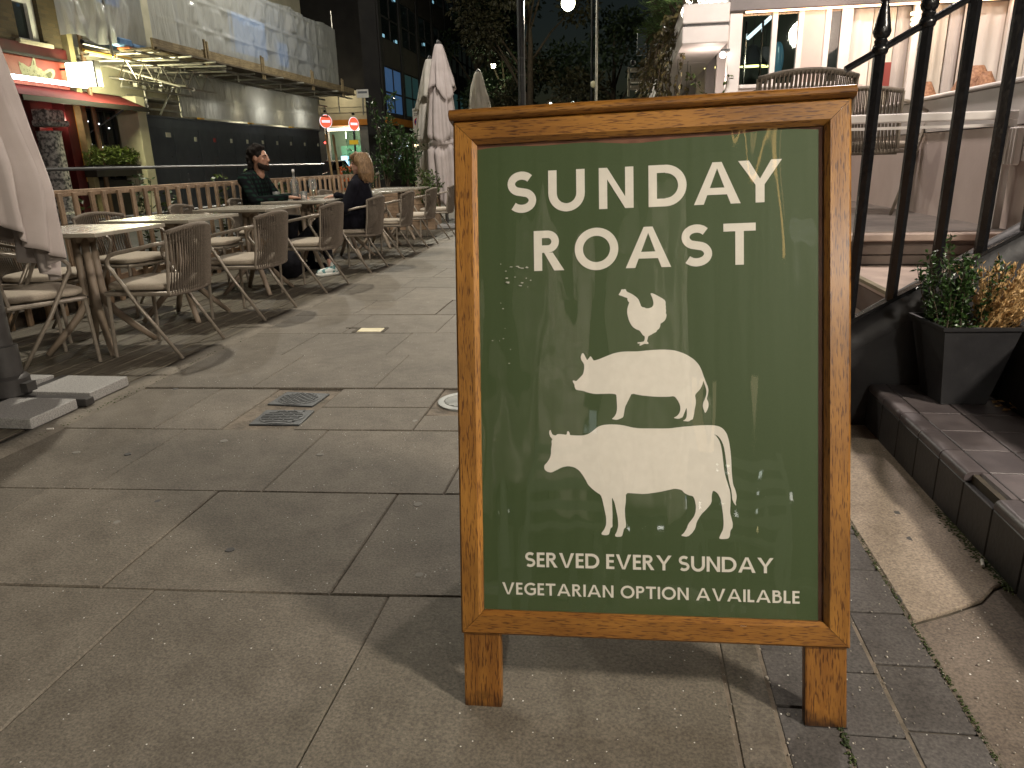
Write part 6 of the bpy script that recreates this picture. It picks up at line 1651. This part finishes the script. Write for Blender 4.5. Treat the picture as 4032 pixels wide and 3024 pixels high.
b = MB(); b.bb(.021, .06, -.11, .11, .02, .17); b.build('back_plate', m_greyw, ht)
b = MB(); p = PY(3490, 300, YB - .05); b.box((0, 0, 0), (.06, .01, .24)); o = b.build('red_card', M('card_red', (.25, .04, .03), rough=.6)); o.location = p; tag(o, 'small red card fixed beside the curtains behind the railing', 'card')
# chandelier and wall lights that light the curtains
ch = thing('chandelier', 'small crystal lamp glowing between the curtains', 'lamp', PY(3600, 90, YB - .1))
q = random.Random(2)
for k in range(9): b = MB(); b.ball((q.uniform(-.02, .02), q.uniform(-.05, .05), q.uniform(-.08, .14)), .016, 8, 6); b.build('crystal', EM('crystal_glow', (1, .82, .45), 5) if k == 0 else bpy.data.materials['crystal_glow'], ch, smooth='all')
lamp('chandelier_light', (ch.location.x, YB - .25, ch.location.z), 4, (1, .82, .6), .05)
lamp('led_light', (1.9, YB - .45, ZBm - .12), 11, (1, .74, .58), .25)
pl = thing('post_lamp', 'small lamp on the white corner post below the trough', 'lamp', (PXL - .05, YB - .10, 2.02))
b = MB(); b.ball((0, 0, 0), .03, 10, 8); b.build('bulb', EM('post_bulb', (1, .9, .8), 12), pl, smooth='all'); b = MB(); b.bb(-.02, .06, -.02, .04, .03, .05); b.build('bracket', m_blackmetal, pl)
lamp('post_lamp_light', (PXL - .16, YB + .25, 1.86), 9, (1, .80, .70), .05)
lamp('assumed_terrace_light', (1.62, 5.1, 3.5), 290, (1, .87, .80), .12)  # assumed lamp without a fitting, brightens the terrace

# ================================================================== FAR STREET
m_far = M('far_wall_dark', (.016, .015, .015), (.026, .024, .022), 2, .8)
m_farb = M('far_brown', (.028, .022, .018), (.042, .034, .028), 2, .8)
# T-junction shop
shop = thing('corner_shop', 'lit corner shop with orange band at the end of the street', 'building', (-14, 36, 0))
def sh_(b, name, mat, par=None, **kw):
    o = b.build(name, mat, par or shop, **kw)
    for v in o.data.vertices: v.co -= shop.location
    return o
m_fasc = M('shop_fascia', (.40, .37, .27), (.48, .44, .33), 4, .6); m_or = M('shop_orange', (.55, .20, .03), (.62, .25, .04), 4, .5); m_stone = M('shop_pillar', (.25, .25, .24), (.32, .32, .30), 4, .7)
b = MB(); b.bb(-24, -12.1, 36.0, 36.6, 3.28, 4.6); sh_(b, 'fascia', m_fasc)
for z_ in (3.6, 3.85): b = MB(); b.bb(-24, -12.1, 35.95, 36.0, z_, z_ + .05); sh_(b, 'moulding', m_fasc)
b = MB(); b.bb(-24, -11.9, 35.85, 36.3, 3.0, 3.27); sh_(b, 'orange_band', m_or)
for (x0, x1) in ((-15.6, -14.75), (-12.95, -12.1), (-18, -17.2)): b = MB(); b.bb(x0, x1, 36.0, 36.6, 0, 3.0); sh_(b, 'pillar', m_stone)
b = MB(); b.bb(-24, -12.1, 38.5, 38.6, 0, 3.0); sh_(b, 'back_wall', M('shop_inside', (.30, .42, .32), rough=.8))
b = MB(); b.bb(-24, -12.1, 36.6, 38.5, 2.99, 3.05); sh_(b, 'ceiling', m_white)
b = MB(); b.bb(-14.7, -13.0, 36.02, 36.08, 2.78, 2.9); sh_(b, 'light_strip', EM('shop_strip', (1, .88, .62), 5))
b = MB(); b.bb(-14.6, -13.1, 37.6, 37.66, 1.6, 2.1); sh_(b, 'green_board', EM('menu_green', (.10, .25, .15), .8))
b = MB(); b.bb(-13.9, -13.3, 37.0, 37.4, .0, 1.5); sh_(b, 'red_counter', M('counter_red', (.30, .06, .03), rough=.5))
b = MB(); b.bb(-14.5, -14.1, 37.2, 37.26, .9, 1.6); b.bb(-13.4, -13.0, 37.2, 37.26, 1.0, 1.4); sh_(b, 'screen', EM('screen_blue', (.45, .75, .95), 1.6))
b = MB(); b.bb(-24, -12.0, 36.6, 44, 4.6, 16); sh_(b, 'upper_storeys', m_far)
q = random.Random(4)
b = MB(); b.bb(-13.8, -13.0, 36.3, 36.35, 0, 3.0); sh_(b, 'glazing', m_pane)
lamp('shop_light', (-13.7, 36.9, 2.6), 60, (1, .88, .65), .2)
lamp('shop_front_light', (-13.6, 34.9, 4.4), 45, (1, .85, .55), .2)
for k, (px, py, lab) in enumerate(((1283, 478, 'no entry sign nearer the cabinets, left of the pair'), (1393, 488, 'no entry sign to the right, above the small yellow plate'))):
    Y_ = 31.5; p = PY(px, py, Y_)
    t = thing('no_entry_sign', lab, 'road sign', (p.x, p.y, 0), R(46 if k == 0 else 62), 'no entry signs')
    b = MB(); b.tube([(0, .04, 0), (0, .04, p.z + .1)], .045, 10); b.build('post', m_blackmetal, t, smooth=True)
    def disc(r, y, name, mat):
        b = MB(); n = 28; b.prism([(r * math.cos(2 * PI * j / n), r * math.sin(2 * PI * j / n)) for j in range(n)], lambda u, v, d: (u, d, p.z + v), y, y + .012); return b.build(name, mat, t)
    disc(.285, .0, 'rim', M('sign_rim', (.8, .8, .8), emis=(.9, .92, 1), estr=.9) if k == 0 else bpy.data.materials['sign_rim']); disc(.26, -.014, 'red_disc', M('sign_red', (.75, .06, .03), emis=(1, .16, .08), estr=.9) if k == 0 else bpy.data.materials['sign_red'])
    b = MB(); b.bb(-.19, .19, -.020, -.015, p.z - .048, p.z + .048); b.build('white_bar', bpy.data.materials['sign_rim'], t)
    b = MB(); b.lathe([(.05, p.z + .35), (.07, p.z + .4), (.03, p.z + .46)], 10); b.build('hood_lamp', m_blackmetal, t)
p = PY(1393, 560, 31.4); b = MB(); b.bb(-.2, .2, -.01, .01, -.09, .09); o = b.build('plate', M('sign_yellow', (.75, .52, .03), rough=.5, emis=(.8, .5, .03), estr=.25)); o.name = 'yellow_plate'; o.location = p; tag(o, 'small yellow plate below the right no entry sign', 'sign')
p = PY(1280, 562, 31.3); b = MB(); b.ball((0, 0, 0), .045, 8, 6); o = b.build('red_lamp', EM('red_glow', (1, .05, .04), 8), smooth='all'); o.location = p; tag(o, 'tiny red lamp at the end of the cabinets', 'lamp')
# orange barrier and parked bikes glints behind the fence
p = PY(1395, 690, 24); t = thing('orange_barrier', 'orange plastic road barrier beyond the woman\'s head', 'barrier', (p.x, p.y, 0))
m_orb = M('barrier_orange', (.62, .13, .03), rough=.5)
for z_ in (.25, .60, .95): b = MB(); b.bb(-.45, .45, -.03, .03, z_, z_ + .14); b.build('bar', m_orb, t, bevel=.02)
for x_ in (-.45, -.15, .15, .45): b = MB(); b.bb(x_ - .04, x_ + .04, -.028, .028, .05, 1.08); b.build('upright', m_orb, t, bevel=.015)
for x_ in (-.4, .4): b = MB(); b.bb(x_ - .06, x_ + .06, -.25, .25, -.06, .05); b.build('foot', m_blackmetal, t)
# parked car behind, mostly hidden
p = PY(1262, 690, 31)
car = thing('parked_car', 'pale parked car half hidden beyond the fence', 'car', (p.x, p.y, -.06), R(0))
m_car = M('car_silver', (.35, .37, .40), rough=.25, metal=.5)
body = [(-2.0, .25), (-2.05, .6), (-1.9, .85), (-1.1, .95), (-.5, 1.38), (.9, 1.42), (1.6, 1.0), (2.05, .9), (2.1, .3)]
b = MB(); b.prism(body, lambda u, v, d: (d, u, v), -.85, .85); b.build('body', m_car, car, bevel=.06, seg=2)
b = MB(); b.prism([(-.95, .98), (-.45, 1.32), (.85, 1.36), (1.35, 1.02)], lambda u, v, d: (d, u, v), -.87, .87); b.build('window', m_darkglass, car)
for y_ in (-1.3, 1.3):
    for x_ in (-.8, .8):
        b = MB(); b.lathe([(.32, -.1), (.34, -.06), (.34, .06), (.32, .1)], 18); w = b.build('wheel', m_blackmetal, car); w.location = (x_, y_, .34); w.rotation_euler = (0, PI / 2, 0)
for x_ in (-.6, .6): b = MB(); b.box((x_, -2.04, .68), (.32, .06, .14)); b.build('headlight', EM('head_glint', (.8, .85, 1), .8), car, bevel=.02)
# dark office block with tinted windows
tw = thing('office_block', 'dark office block with blue-green windows behind the parasols', 'building', (-10, 40, 0))
def tw_(b, name, mat, par=None, **kw):
    o = b.build(name, mat, par or tw, **kw)
    for v in o.data.vertices: v.co -= tw.location
    return o
b = MB(); b.bb(-10.72, -10.0, 31, 36.7, 0, 22); b.bb(-24, -10.0, 44.5, 75, 0, 22); b.bb(-10.72, -10.0, 36.7, 44.5, 0, 22); tw_(b, 'wall', m_farb)
b = MB(); b.bb(-10.76, -10.05, 30.93, 31.0, 0, 22); tw_(b, 'corner_pier', m_far)
b = MB(); b.bb(-10.0, -9.9, 31, 75, 2.75, 3.05); tw_(b, 'orange_band', m_or)
m_w = [EM('window_blue', (.02, .05, .11), 1.0), EM('window_teal', (.008, .022, .022), 1.0), M('window_dark', (.01, .014, .016), rough=.1)]
for k in range(14):
    y0 = 31.25 + 2.9 * k
    b = MB(); b.bb(-9.985, -9.92, y0 - .42, y0 - .08, 3.05, 14); tw_(b, 'pilaster', m_far)
    for r_ in range(3):
        z0 = 3.25 + 2.9 * r_; b = MB(); b.bb(-9.995, -9.97, y0, y0 + 2.3, z0, z0 + 1.75); w = tw_(b, 'window', m_w[0 if (k == 0 and r_ == 0) else (1 if r_ == 0 else 2)])
        b = MB(); b.bb(-9.968, -9.94, y0 + 1.1, y0 + 1.2, z0, z0 + 1.75); b.bb(-9.968, -9.94, y0, y0 + 2.3, z0 + .75, z0 + .82); tw_(b, 'glazing_bar', m_far, w)
        b = MB(); b.bb(-9.99, -9.93, y0, y0 + 2.3, z0 + 1.8, z0 + 2.6); tw_(b, 'spandrel', m_farb)
for (px, py) in ((1510, 140), (1560, 165), (1670, 175), (1552, 0), (1705, 8)):
    p = PX(px, py, -9.93); b = MB(); b.box(p, (.02, .22, .12)); tw_(b, 'lit_pane', EM('far_lit', (.30, .6, .75), .6) if px == 1510 else bpy.data.materials['far_lit'])
# ground floor shops along the office block
b = MB(); 
for k, (px, py, c, s) in enumerate(((1545, 560, (1, .9, .8), 3), (1600, 570, (.8, .9, 1), 3), (1580, 620, (.6, .8, 1), 1.5), (1640, 575, (1, .8, .5), 3))):
    p = PX(px, py, -9.9); b = MB(); b.box(p, (.05, .5, .14)); tw_(b, 'shop_lamp', EM('shop_lamp_%d' % k, c, s))
# parking zone sign on a post
p = PY(1648, 490, 20.0)
zs_ = thing('parking_sign', 'white parking zone sign with no waiting roundel beside the parasol', 'road sign', (p.x, p.y, 0), R(4))
b = MB(); b.bb(-.145, .145, -.01, .01, p.z - .38, p.z + .40); b.build('plate', m_white, zs_, bevel=.004)
b = MB(); n = 24; b.prism([(.115 * math.cos(2 * PI * j / n), .115 * math.sin(2 * PI * j / n)) for j in range(n)], lambda u, v, d: (u, d, p.z + .06 + v), -.016, -.011); b.build('red_ring', M('ring_red', (.45, .02, .02), rough=.5), zs_)
b = MB(); b.prism([(.09 * math.cos(2 * PI * j / n), .09 * math.sin(2 * PI * j / n)) for j in range(n)], lambda u, v, d: (u, d, p.z + .06 + v), -.019, -.0165); b.build('blue_disc', M('disc_blue', (.01, .02, .22), rough=.5), zs_)
b = MB(); b.box((0, -.0215, p.z + .06), (.19, .003, .022), Matrix.Rotation(R(45), 3, 'Y')); b.build('red_slash', bpy.data.materials['ring_red'], zs_)
m_txt = M('sign_black', (.02, .02, .02), rough=.6)
def txt(word, x0, x1, zb, cap, par, y, w=.2):
    tot = sum(strokes(c, w)[1] + .12 for c in word) - .12; u = (x1 - x0) / tot; x = x0
    for c in word:
        P_, adv = strokes(c, w); b = MB(); letter_mesh(b, c, x, adv * u, zb, cap, w, lambda s, t_, l_: (s, y - l_, t_)); b.build('letter', m_txt, par); x += (adv + .12) * u
txt('ZONE', -.10, .10, p.z + .22, .07, zs_, -.0115); txt('CONTROLLED', -.125, .125, p.z + .33, .035, zs_, -.0115)
for z_ in (-.14, -.20): b = MB(); b.bb(-.10, .10, -.0135, -.0105, p.z + z_, p.z + z_ + .025); b.build('text_bar', m_txt, zs_)
b = MB(); b.bb(-.07, .05, -.0135, -.0105, p.z - .33, p.z - .25); b.build('symbol', m_txt, zs_)
b = MB(); b.tube([(0, .04, -.1), (0, .04, p.z + .5)], .04, 10); b.build('post', m_blackmetal, zs_, smooth=True)
# lamp posts
p = PY(2052, 200, 20); lp = thing('lamp_post', 'thick dark post with two pale bands rising above the sign', 'post', (p.x, p.y, 0))
b = MB(); b.tube([(0, 0, -.1), (0, 0, 7)], .095, 14); b.build('shaft', m_blackmetal, lp, smooth=True)
for py in (228, 296): z_ = PY(2052, py, 20).z; b = MB(); b.lathe([(.097, z_ - .02), (.102, z_), (.097, z_ + .02)], 16); b.build('band', m_railtop, lp, smooth=True)
p = PY(2349, 200, 24); lp2 = thing('lamp_post', 'thin dark post right of the bright street lamp', 'post', (p.x, p.y, 0))
b = MB(); b.tube([(0, 0, -.1), (0, 0, 8)], [.05, .038], 10); b.build('shaft', m_tube, lp2, smooth=True)
z_ = PY(2340, 332, 24).z; b = MB(); b.ball((-.09, 0, z_), (.09, .06, .10), 10, 8); b.bb(-.1, .0, -.02, .02, z_ - .02, z_ + .02); b.build('box', m_creamp, lp2)
def street_lamp(px, py, Y_, label, power, col, s=1.0):
    p = PY(px, py, Y_); t = thing('street_lamp', label, 'street lamp', (p.x, p.y, 0), 0, 'street lamps')
    z = p.z
    b = MB(); b.tube([(.9, 0, -.1), (.9, 0, z + .25), (.7, 0, z + .5), (.1, 0, z + .42), (0, 0, z + .3)], [.06, .045, .04, .035, .03], 8); b.build('column', m_blackmetal, t, smooth=True)
    b = MB(); b.lathe([(.05, z + .32), (.10, z + .25), (.24, z + .12), (.25, z + .08)], 16, cap=False); b.build('hood', m_blackmetal, t, smooth='all')
    b = MB(); b.ball((0, 0, z + .05), (.19 * s, .19 * s, .20 * s), 14, 10); b.build('globe', EM('lamp_globe_%d' % int(Y_), (1, .95, .62), 22), t, smooth='all')
    if power > 1000: lamp('street_lamp_far_light', (p.x, p.y - .3, z - .1), power, col, .2, 'SPOT', (.3, 2, 0), 62, .5)
    else: lamp('street_lamp_far_light', (p.x, p.y, z - .3), power, col, .2)
street_lamp(2237, 18, 30, 'bright street lamp at the top of the picture', 9000, (1, .93, .75), 1.35)
street_lamp(1942, 262, 36, 'small far street lamp between tall parasol and dark post', 45, (.95, 1, .62), .62)
# trees
def tree(loc, h, rad, n, mat, label, seed, L=.16, w=.10, low=.35):
    q = random.Random(seed); t = thing('street_tree', label, 'tree', loc, 0, 'street trees')
    b = MB(); tops = []
    b.tube([(0, 0, -.1), (q.uniform(-.1, .1), 0, h * .3), (q.uniform(-.2, .2), q.uniform(-.2, .2), h * .62), (0, 0, h * .9)], [.20, .15, .10, .03], 9)
    cs = []
    for k in range(15):
        a = q.uniform(0, 6.28); rr = rad * q.uniform(.35, .85); zz = h * q.uniform(low, .95); e = Vector((rr * math.cos(a), rr * math.sin(a), zz))
        st = Vector((0, 0, zz * q.uniform(.5, .75))); b.tube([st, st.lerp(e, .5) + Vector((0, 0, .2)), e], [.06, .04, .015], 6)
        s_ = rad * q.uniform(.28, .48); cs.append((e.x, e.y, e.z, s_, s_, s_ * .7, s_))
    b.build('trunk', m_bark, t, smooth=True)
    o = crown(cs, n, L, w, q, up=-.1, shell=.45).build('crown', mat, t); o['kind'] = 'stuff'
    return t
tree((-6.0, 37.5, 0), 6.6, 2.6, 5000, m_treeleaf, 'bushy tree lit by the small far lamp behind the parasols', 1, .22, .15, .3)
tree((-4.2, 33, 0), 9.5, 3.0, 5000, m_treeleaf2, 'dark autumn tree left of the bright street lamp', 2, .22, .15, .3)
tree((-.6, 37, 0), 7.5, 3.2, 5000, m_treeleaf, 'dark tree below the bright street lamp', 3, .24, .16, .2)
tree((-8.2, 42, 0), 12, 3.6, 4500, m_treeleaf, 'tall dark tree before the office block', 5, .28, .18, .3)
# building at the far right end and a bracketed fitting beyond the trough
fb = thing('far_building', 'dark far building closing the street on the right', 'building', (6, 45, 0))
b = MB(); b.bb(-4, 20, 0, 3, 0, 5.5); b.build('wall', m_far, fb)
for k in range(5): b = MB(); b.bb(-3 + 1.6 * k, -2.2 + 1.6 * k, -.05, 0, 1.0, 2.2); b.build('window', m_w[1], fb)
b = MB()
p = PY(2515, 250, 13.5)
ff = thing('wall_bracket_sign', 'grey blue bracket sign and slatted shelves beyond the hanging plants', 'sign', (.98, 13.5, 0))
def ffb(x0, y0, x1, y1, name, mat, Y_=13.5, d=.05):
    a = PY(x0, y0, Y_); c = PY(x1, y1, Y_); b = MB(); b.bb(a.x - .98, c.x - .98, -d, d, c.z, a.z); return b.build(name, mat, ff, bevel=.008)
ffb(2510, 112, 2545, 218, 'blue_panel', M('panel_bluegrey', (.10, .15, .18), rough=.4))
for (y0, y1) in ((270, 280), (312, 324), (338, 350)): ffb(2482, y0, 2560, y1, 'shelf', m_tube, 13.5, .12)
ffb(2472, 265, 2478, 380, 'post', m_tube); ffb(2540, 225, 2700, 240, 'arm', m_blackmetal)
a = PY(2492, 248, 13.5); b = MB(); b.ball((a.x - .98, 0, a.z), .045, 10, 8); b.build('lens', m_blackmetal, ff, smooth='all')
q = random.Random(8)
for k, (px, py, c, s) in enumerate(((2605, 375, (.5, .75, 1), 5), (2570, 380, (.9, .95, 1), 5), (2668, 368, (1, .8, .5), 8), (2168, 410, (1, 1, .9), 5), (2255, 405, (.9, 1, .9), 3))):
    Y_ = 19 if px > 2400 else 33; p = PY(px, py, Y_); b = MB(); b.ball((0, 0, 0), .05 if px > 2400 else .07, 8, 6); o = b.build('distant_light', EM('distant_%d' % k, c, s), smooth='all'); o.location = p
    tag(o, ['small blue light just above the sign cap', 'small white light above the sign cap, left of the blue one', 'small warm light above the sign cap below the trough', 'tiny white light low above the sign cap at the left', 'tiny greenish light low above the sign cap'][k], 'light')

# ================================================================== BEHIND THE VIEWER (read off reflections and light, or added for them)
fx = thing('assumed_wall_lantern', 'wall lantern assumed on the restaurant front behind the viewer', 'lamp', LAMP_WALL)
b = MB(); b.bb(-.10, .10, -.10, .10, .17, .22); b.bb(-.02, .5, -.02, .02, .22, .26); b.build('housing', m_blackmetal, fx)
b = MB(); b.tube([(0, 0, .17), (0, 0, .26)], .02, 8); b.build('stem', m_blackmetal, fx)
sp = thing('assumed_span_lamp', 'street lamp assumed on a wire above the terrace, out of view', 'street lamp', LAMP_SPAN)
b = MB(); b.lathe([(.05, .40), (.10, .36), (.26, .18), (.27, .15)], 16, cap=False); b.build('hood', m_blackmetal, sp, smooth='all')
b = MB(); b.tube([(-9, 0, .9), (0, 0, .45), (9, 0, .9)], .006, 6); b.build('span_wire', m_blackmetal, sp)
sp3 = copy_tree(sp); sp3.location = LAMP_FARFILL; tag(sp3, 'lamp added on a wire over the far deck to brighten the parasols, out of view', 'street lamp')
sp2 = copy_tree(sp); sp2.location = LAMP_ROADFILL; tag(sp2, 'lamp added on a wire over the road to brighten the sheeting, out of view', 'street lamp')
rl_ = thing('street_lamp', 'lamp assumed on a column behind the viewer to light the sign', 'street lamp', (LAMP_REAR[0], LAMP_REAR[1], 0), 0, 'street lamps')  # assumed lamp, there to fill light on the sign front
b = MB(); b.tube([(.6, -.2, -.1), (.6, -.2, LAMP_REAR[2] + .5), (0, 0, LAMP_REAR[2] + .5)], .05, 10); b.build('column', m_blackmetal, rl_, smooth=True)
b = MB(); b.lathe([(.05, LAMP_REAR[2] + .48), (.12, LAMP_REAR[2] + .4), (.26, LAMP_REAR[2] + .25)], 16, cap=False); b.build('hood', m_blackmetal, rl_, smooth='all')
rb = thing('opposite_building', 'dark shopfronts behind the viewer with lit windows assumed from reflections in the acrylic', 'building', (0, -12, 0))
b = MB(); b.bb(-14, 14, -1, 0, 0, 9); b.build('wall', m_far, rb)
for k, (x0, x1, z0, z1, c, s) in enumerate(((-3.2, -2.5, 2.4, 3.4, (1, .72, .4), .5), (-.5, .1, 2.7, 3.2, (.75, .9, 1), .7), (2.1, 2.4, 2.4, 4.0, (1, .78, .5), .6), (5, 7, 1, 3, (1, .75, .45), 1.5), (-8, -6, 1, 3, (1, .8, .55), 1.5), (3.4, 3.6, 1.5, 1.7, (1, .95, .9), 6), (2.75, 2.95, 1.35, 1.55, (.9, 1, .95), 4), (2.75, 2.95, 1.72, 1.92, (.95, 1, 1), 4), (2.75, 2.95, 2.02, 2.15, (.9, 1, .95), 4), (1.3, 1.9, 1.62, 1.72, (.7, .85, 1), 3), (1.35, 1.95, 1.38, 1.50, (.6, .75, 1), 2), (1.9, 2.1, 1.2, 1.38, (1, 1, .95), 6), (.55, .75, .78, .84, (1, 1, .95), 7), (2.0, 2.06, .72, .78, (1, 1, .95), 9), (2.9, 3.05, .95, 1.1, (1, .8, .4), 4), (-2.2, -2.1, 2.1, 2.16, (1, 1, .95), 8), (-1.6, -1.55, 1.1, 1.15, (1, 1, .95), 7))):
    b = MB(); b.bb(x0, x1, .01, .06, z0, z1); b.build('assumed_window', EM('assumed_glow_%d' % k, c, s), rb)  # assumed glowing panes, placed to mirror in the acrylic
far_parasol((-.55, -2.7, 0), 3.3, .30, m_canvas, 'left closed parasol added behind the viewer for streaks in the acrylic', 12, .7)  # unseen parasols, added to reflect as pale streaks in the acrylic
far_parasol((.42, -3.0, 0), 3.5, .34, m_canvas2, 'right closed parasol added behind the viewer for streaks in the acrylic', 15, .7)
far_parasol((-1.5, -3.6, 0), 3.4, .34, m_canvas, 'farther closed parasol added behind the viewer for streaks in the acrylic', 17, .7)
fl_ = thing('streak_lamp', 'glowing tube added behind the viewer for the orange streak in the acrylic', 'lamp', (1.1, -2.2, 2.4))  # unseen glowing tube, added so the acrylic mirrors an orange streak
b = MB(); b.tube([(-.09, 0, 1.15), (-.03, 0, .7), (.05, 0, .35), (.10, 0, .06)], [.010, .016, .024, .034], 6); b.build('streak_tube', EM('streak_glow', (1, .60, .20), 3.0), fl_, smooth='all')
b = MB(); b.tube([(.03, .02, 1.1), (.10, .02, .6), (.16, .02, .3)], [.012, .014, .012], 6); b.build('streak_tube_b', EM('streak_glow_dim', (1, .66, .3), .7), fl_, smooth='all')
b = MB(); b.tube([(-.09, 0, 1.15), (-.09, 0, 2.2)], .006, 6); b.build('cord', m_blackmetal, fl_)
m_slat = M('grey_slats', (.20, .22, .20), rough=.5)
for k, (x_, y_, rz) in enumerate(((-.25, -1.1, 170), (.75, -1.35, 195))):
    t = thing('slatted_chair', ['left one of two slatted chairs behind the viewer', 'right one of two slatted chairs behind the viewer'][k], 'chair', (x_, y_, 0), R(rz), 'slatted chairs')
    b = MB(); b.bb(-.22, .22, -.22, .22, .43, .46); b.build('seat', m_slat, t)
    for sx in (-.2, .2):
        b = MB(); b.bb(sx - .02, sx + .02, .18, .22, 0, .43); b.build('leg', m_slat, t); b = MB(); b.bb(sx - .02, sx + .02, -.24, -.20, 0, .9); b.build('leg', m_slat, t)
    for j in range(4): b = MB(); b.bb(-.18, .18, -.23, -.21, .52 + .095 * j, .57 + .095 * j); b.build('back_slat', m_slat, t)
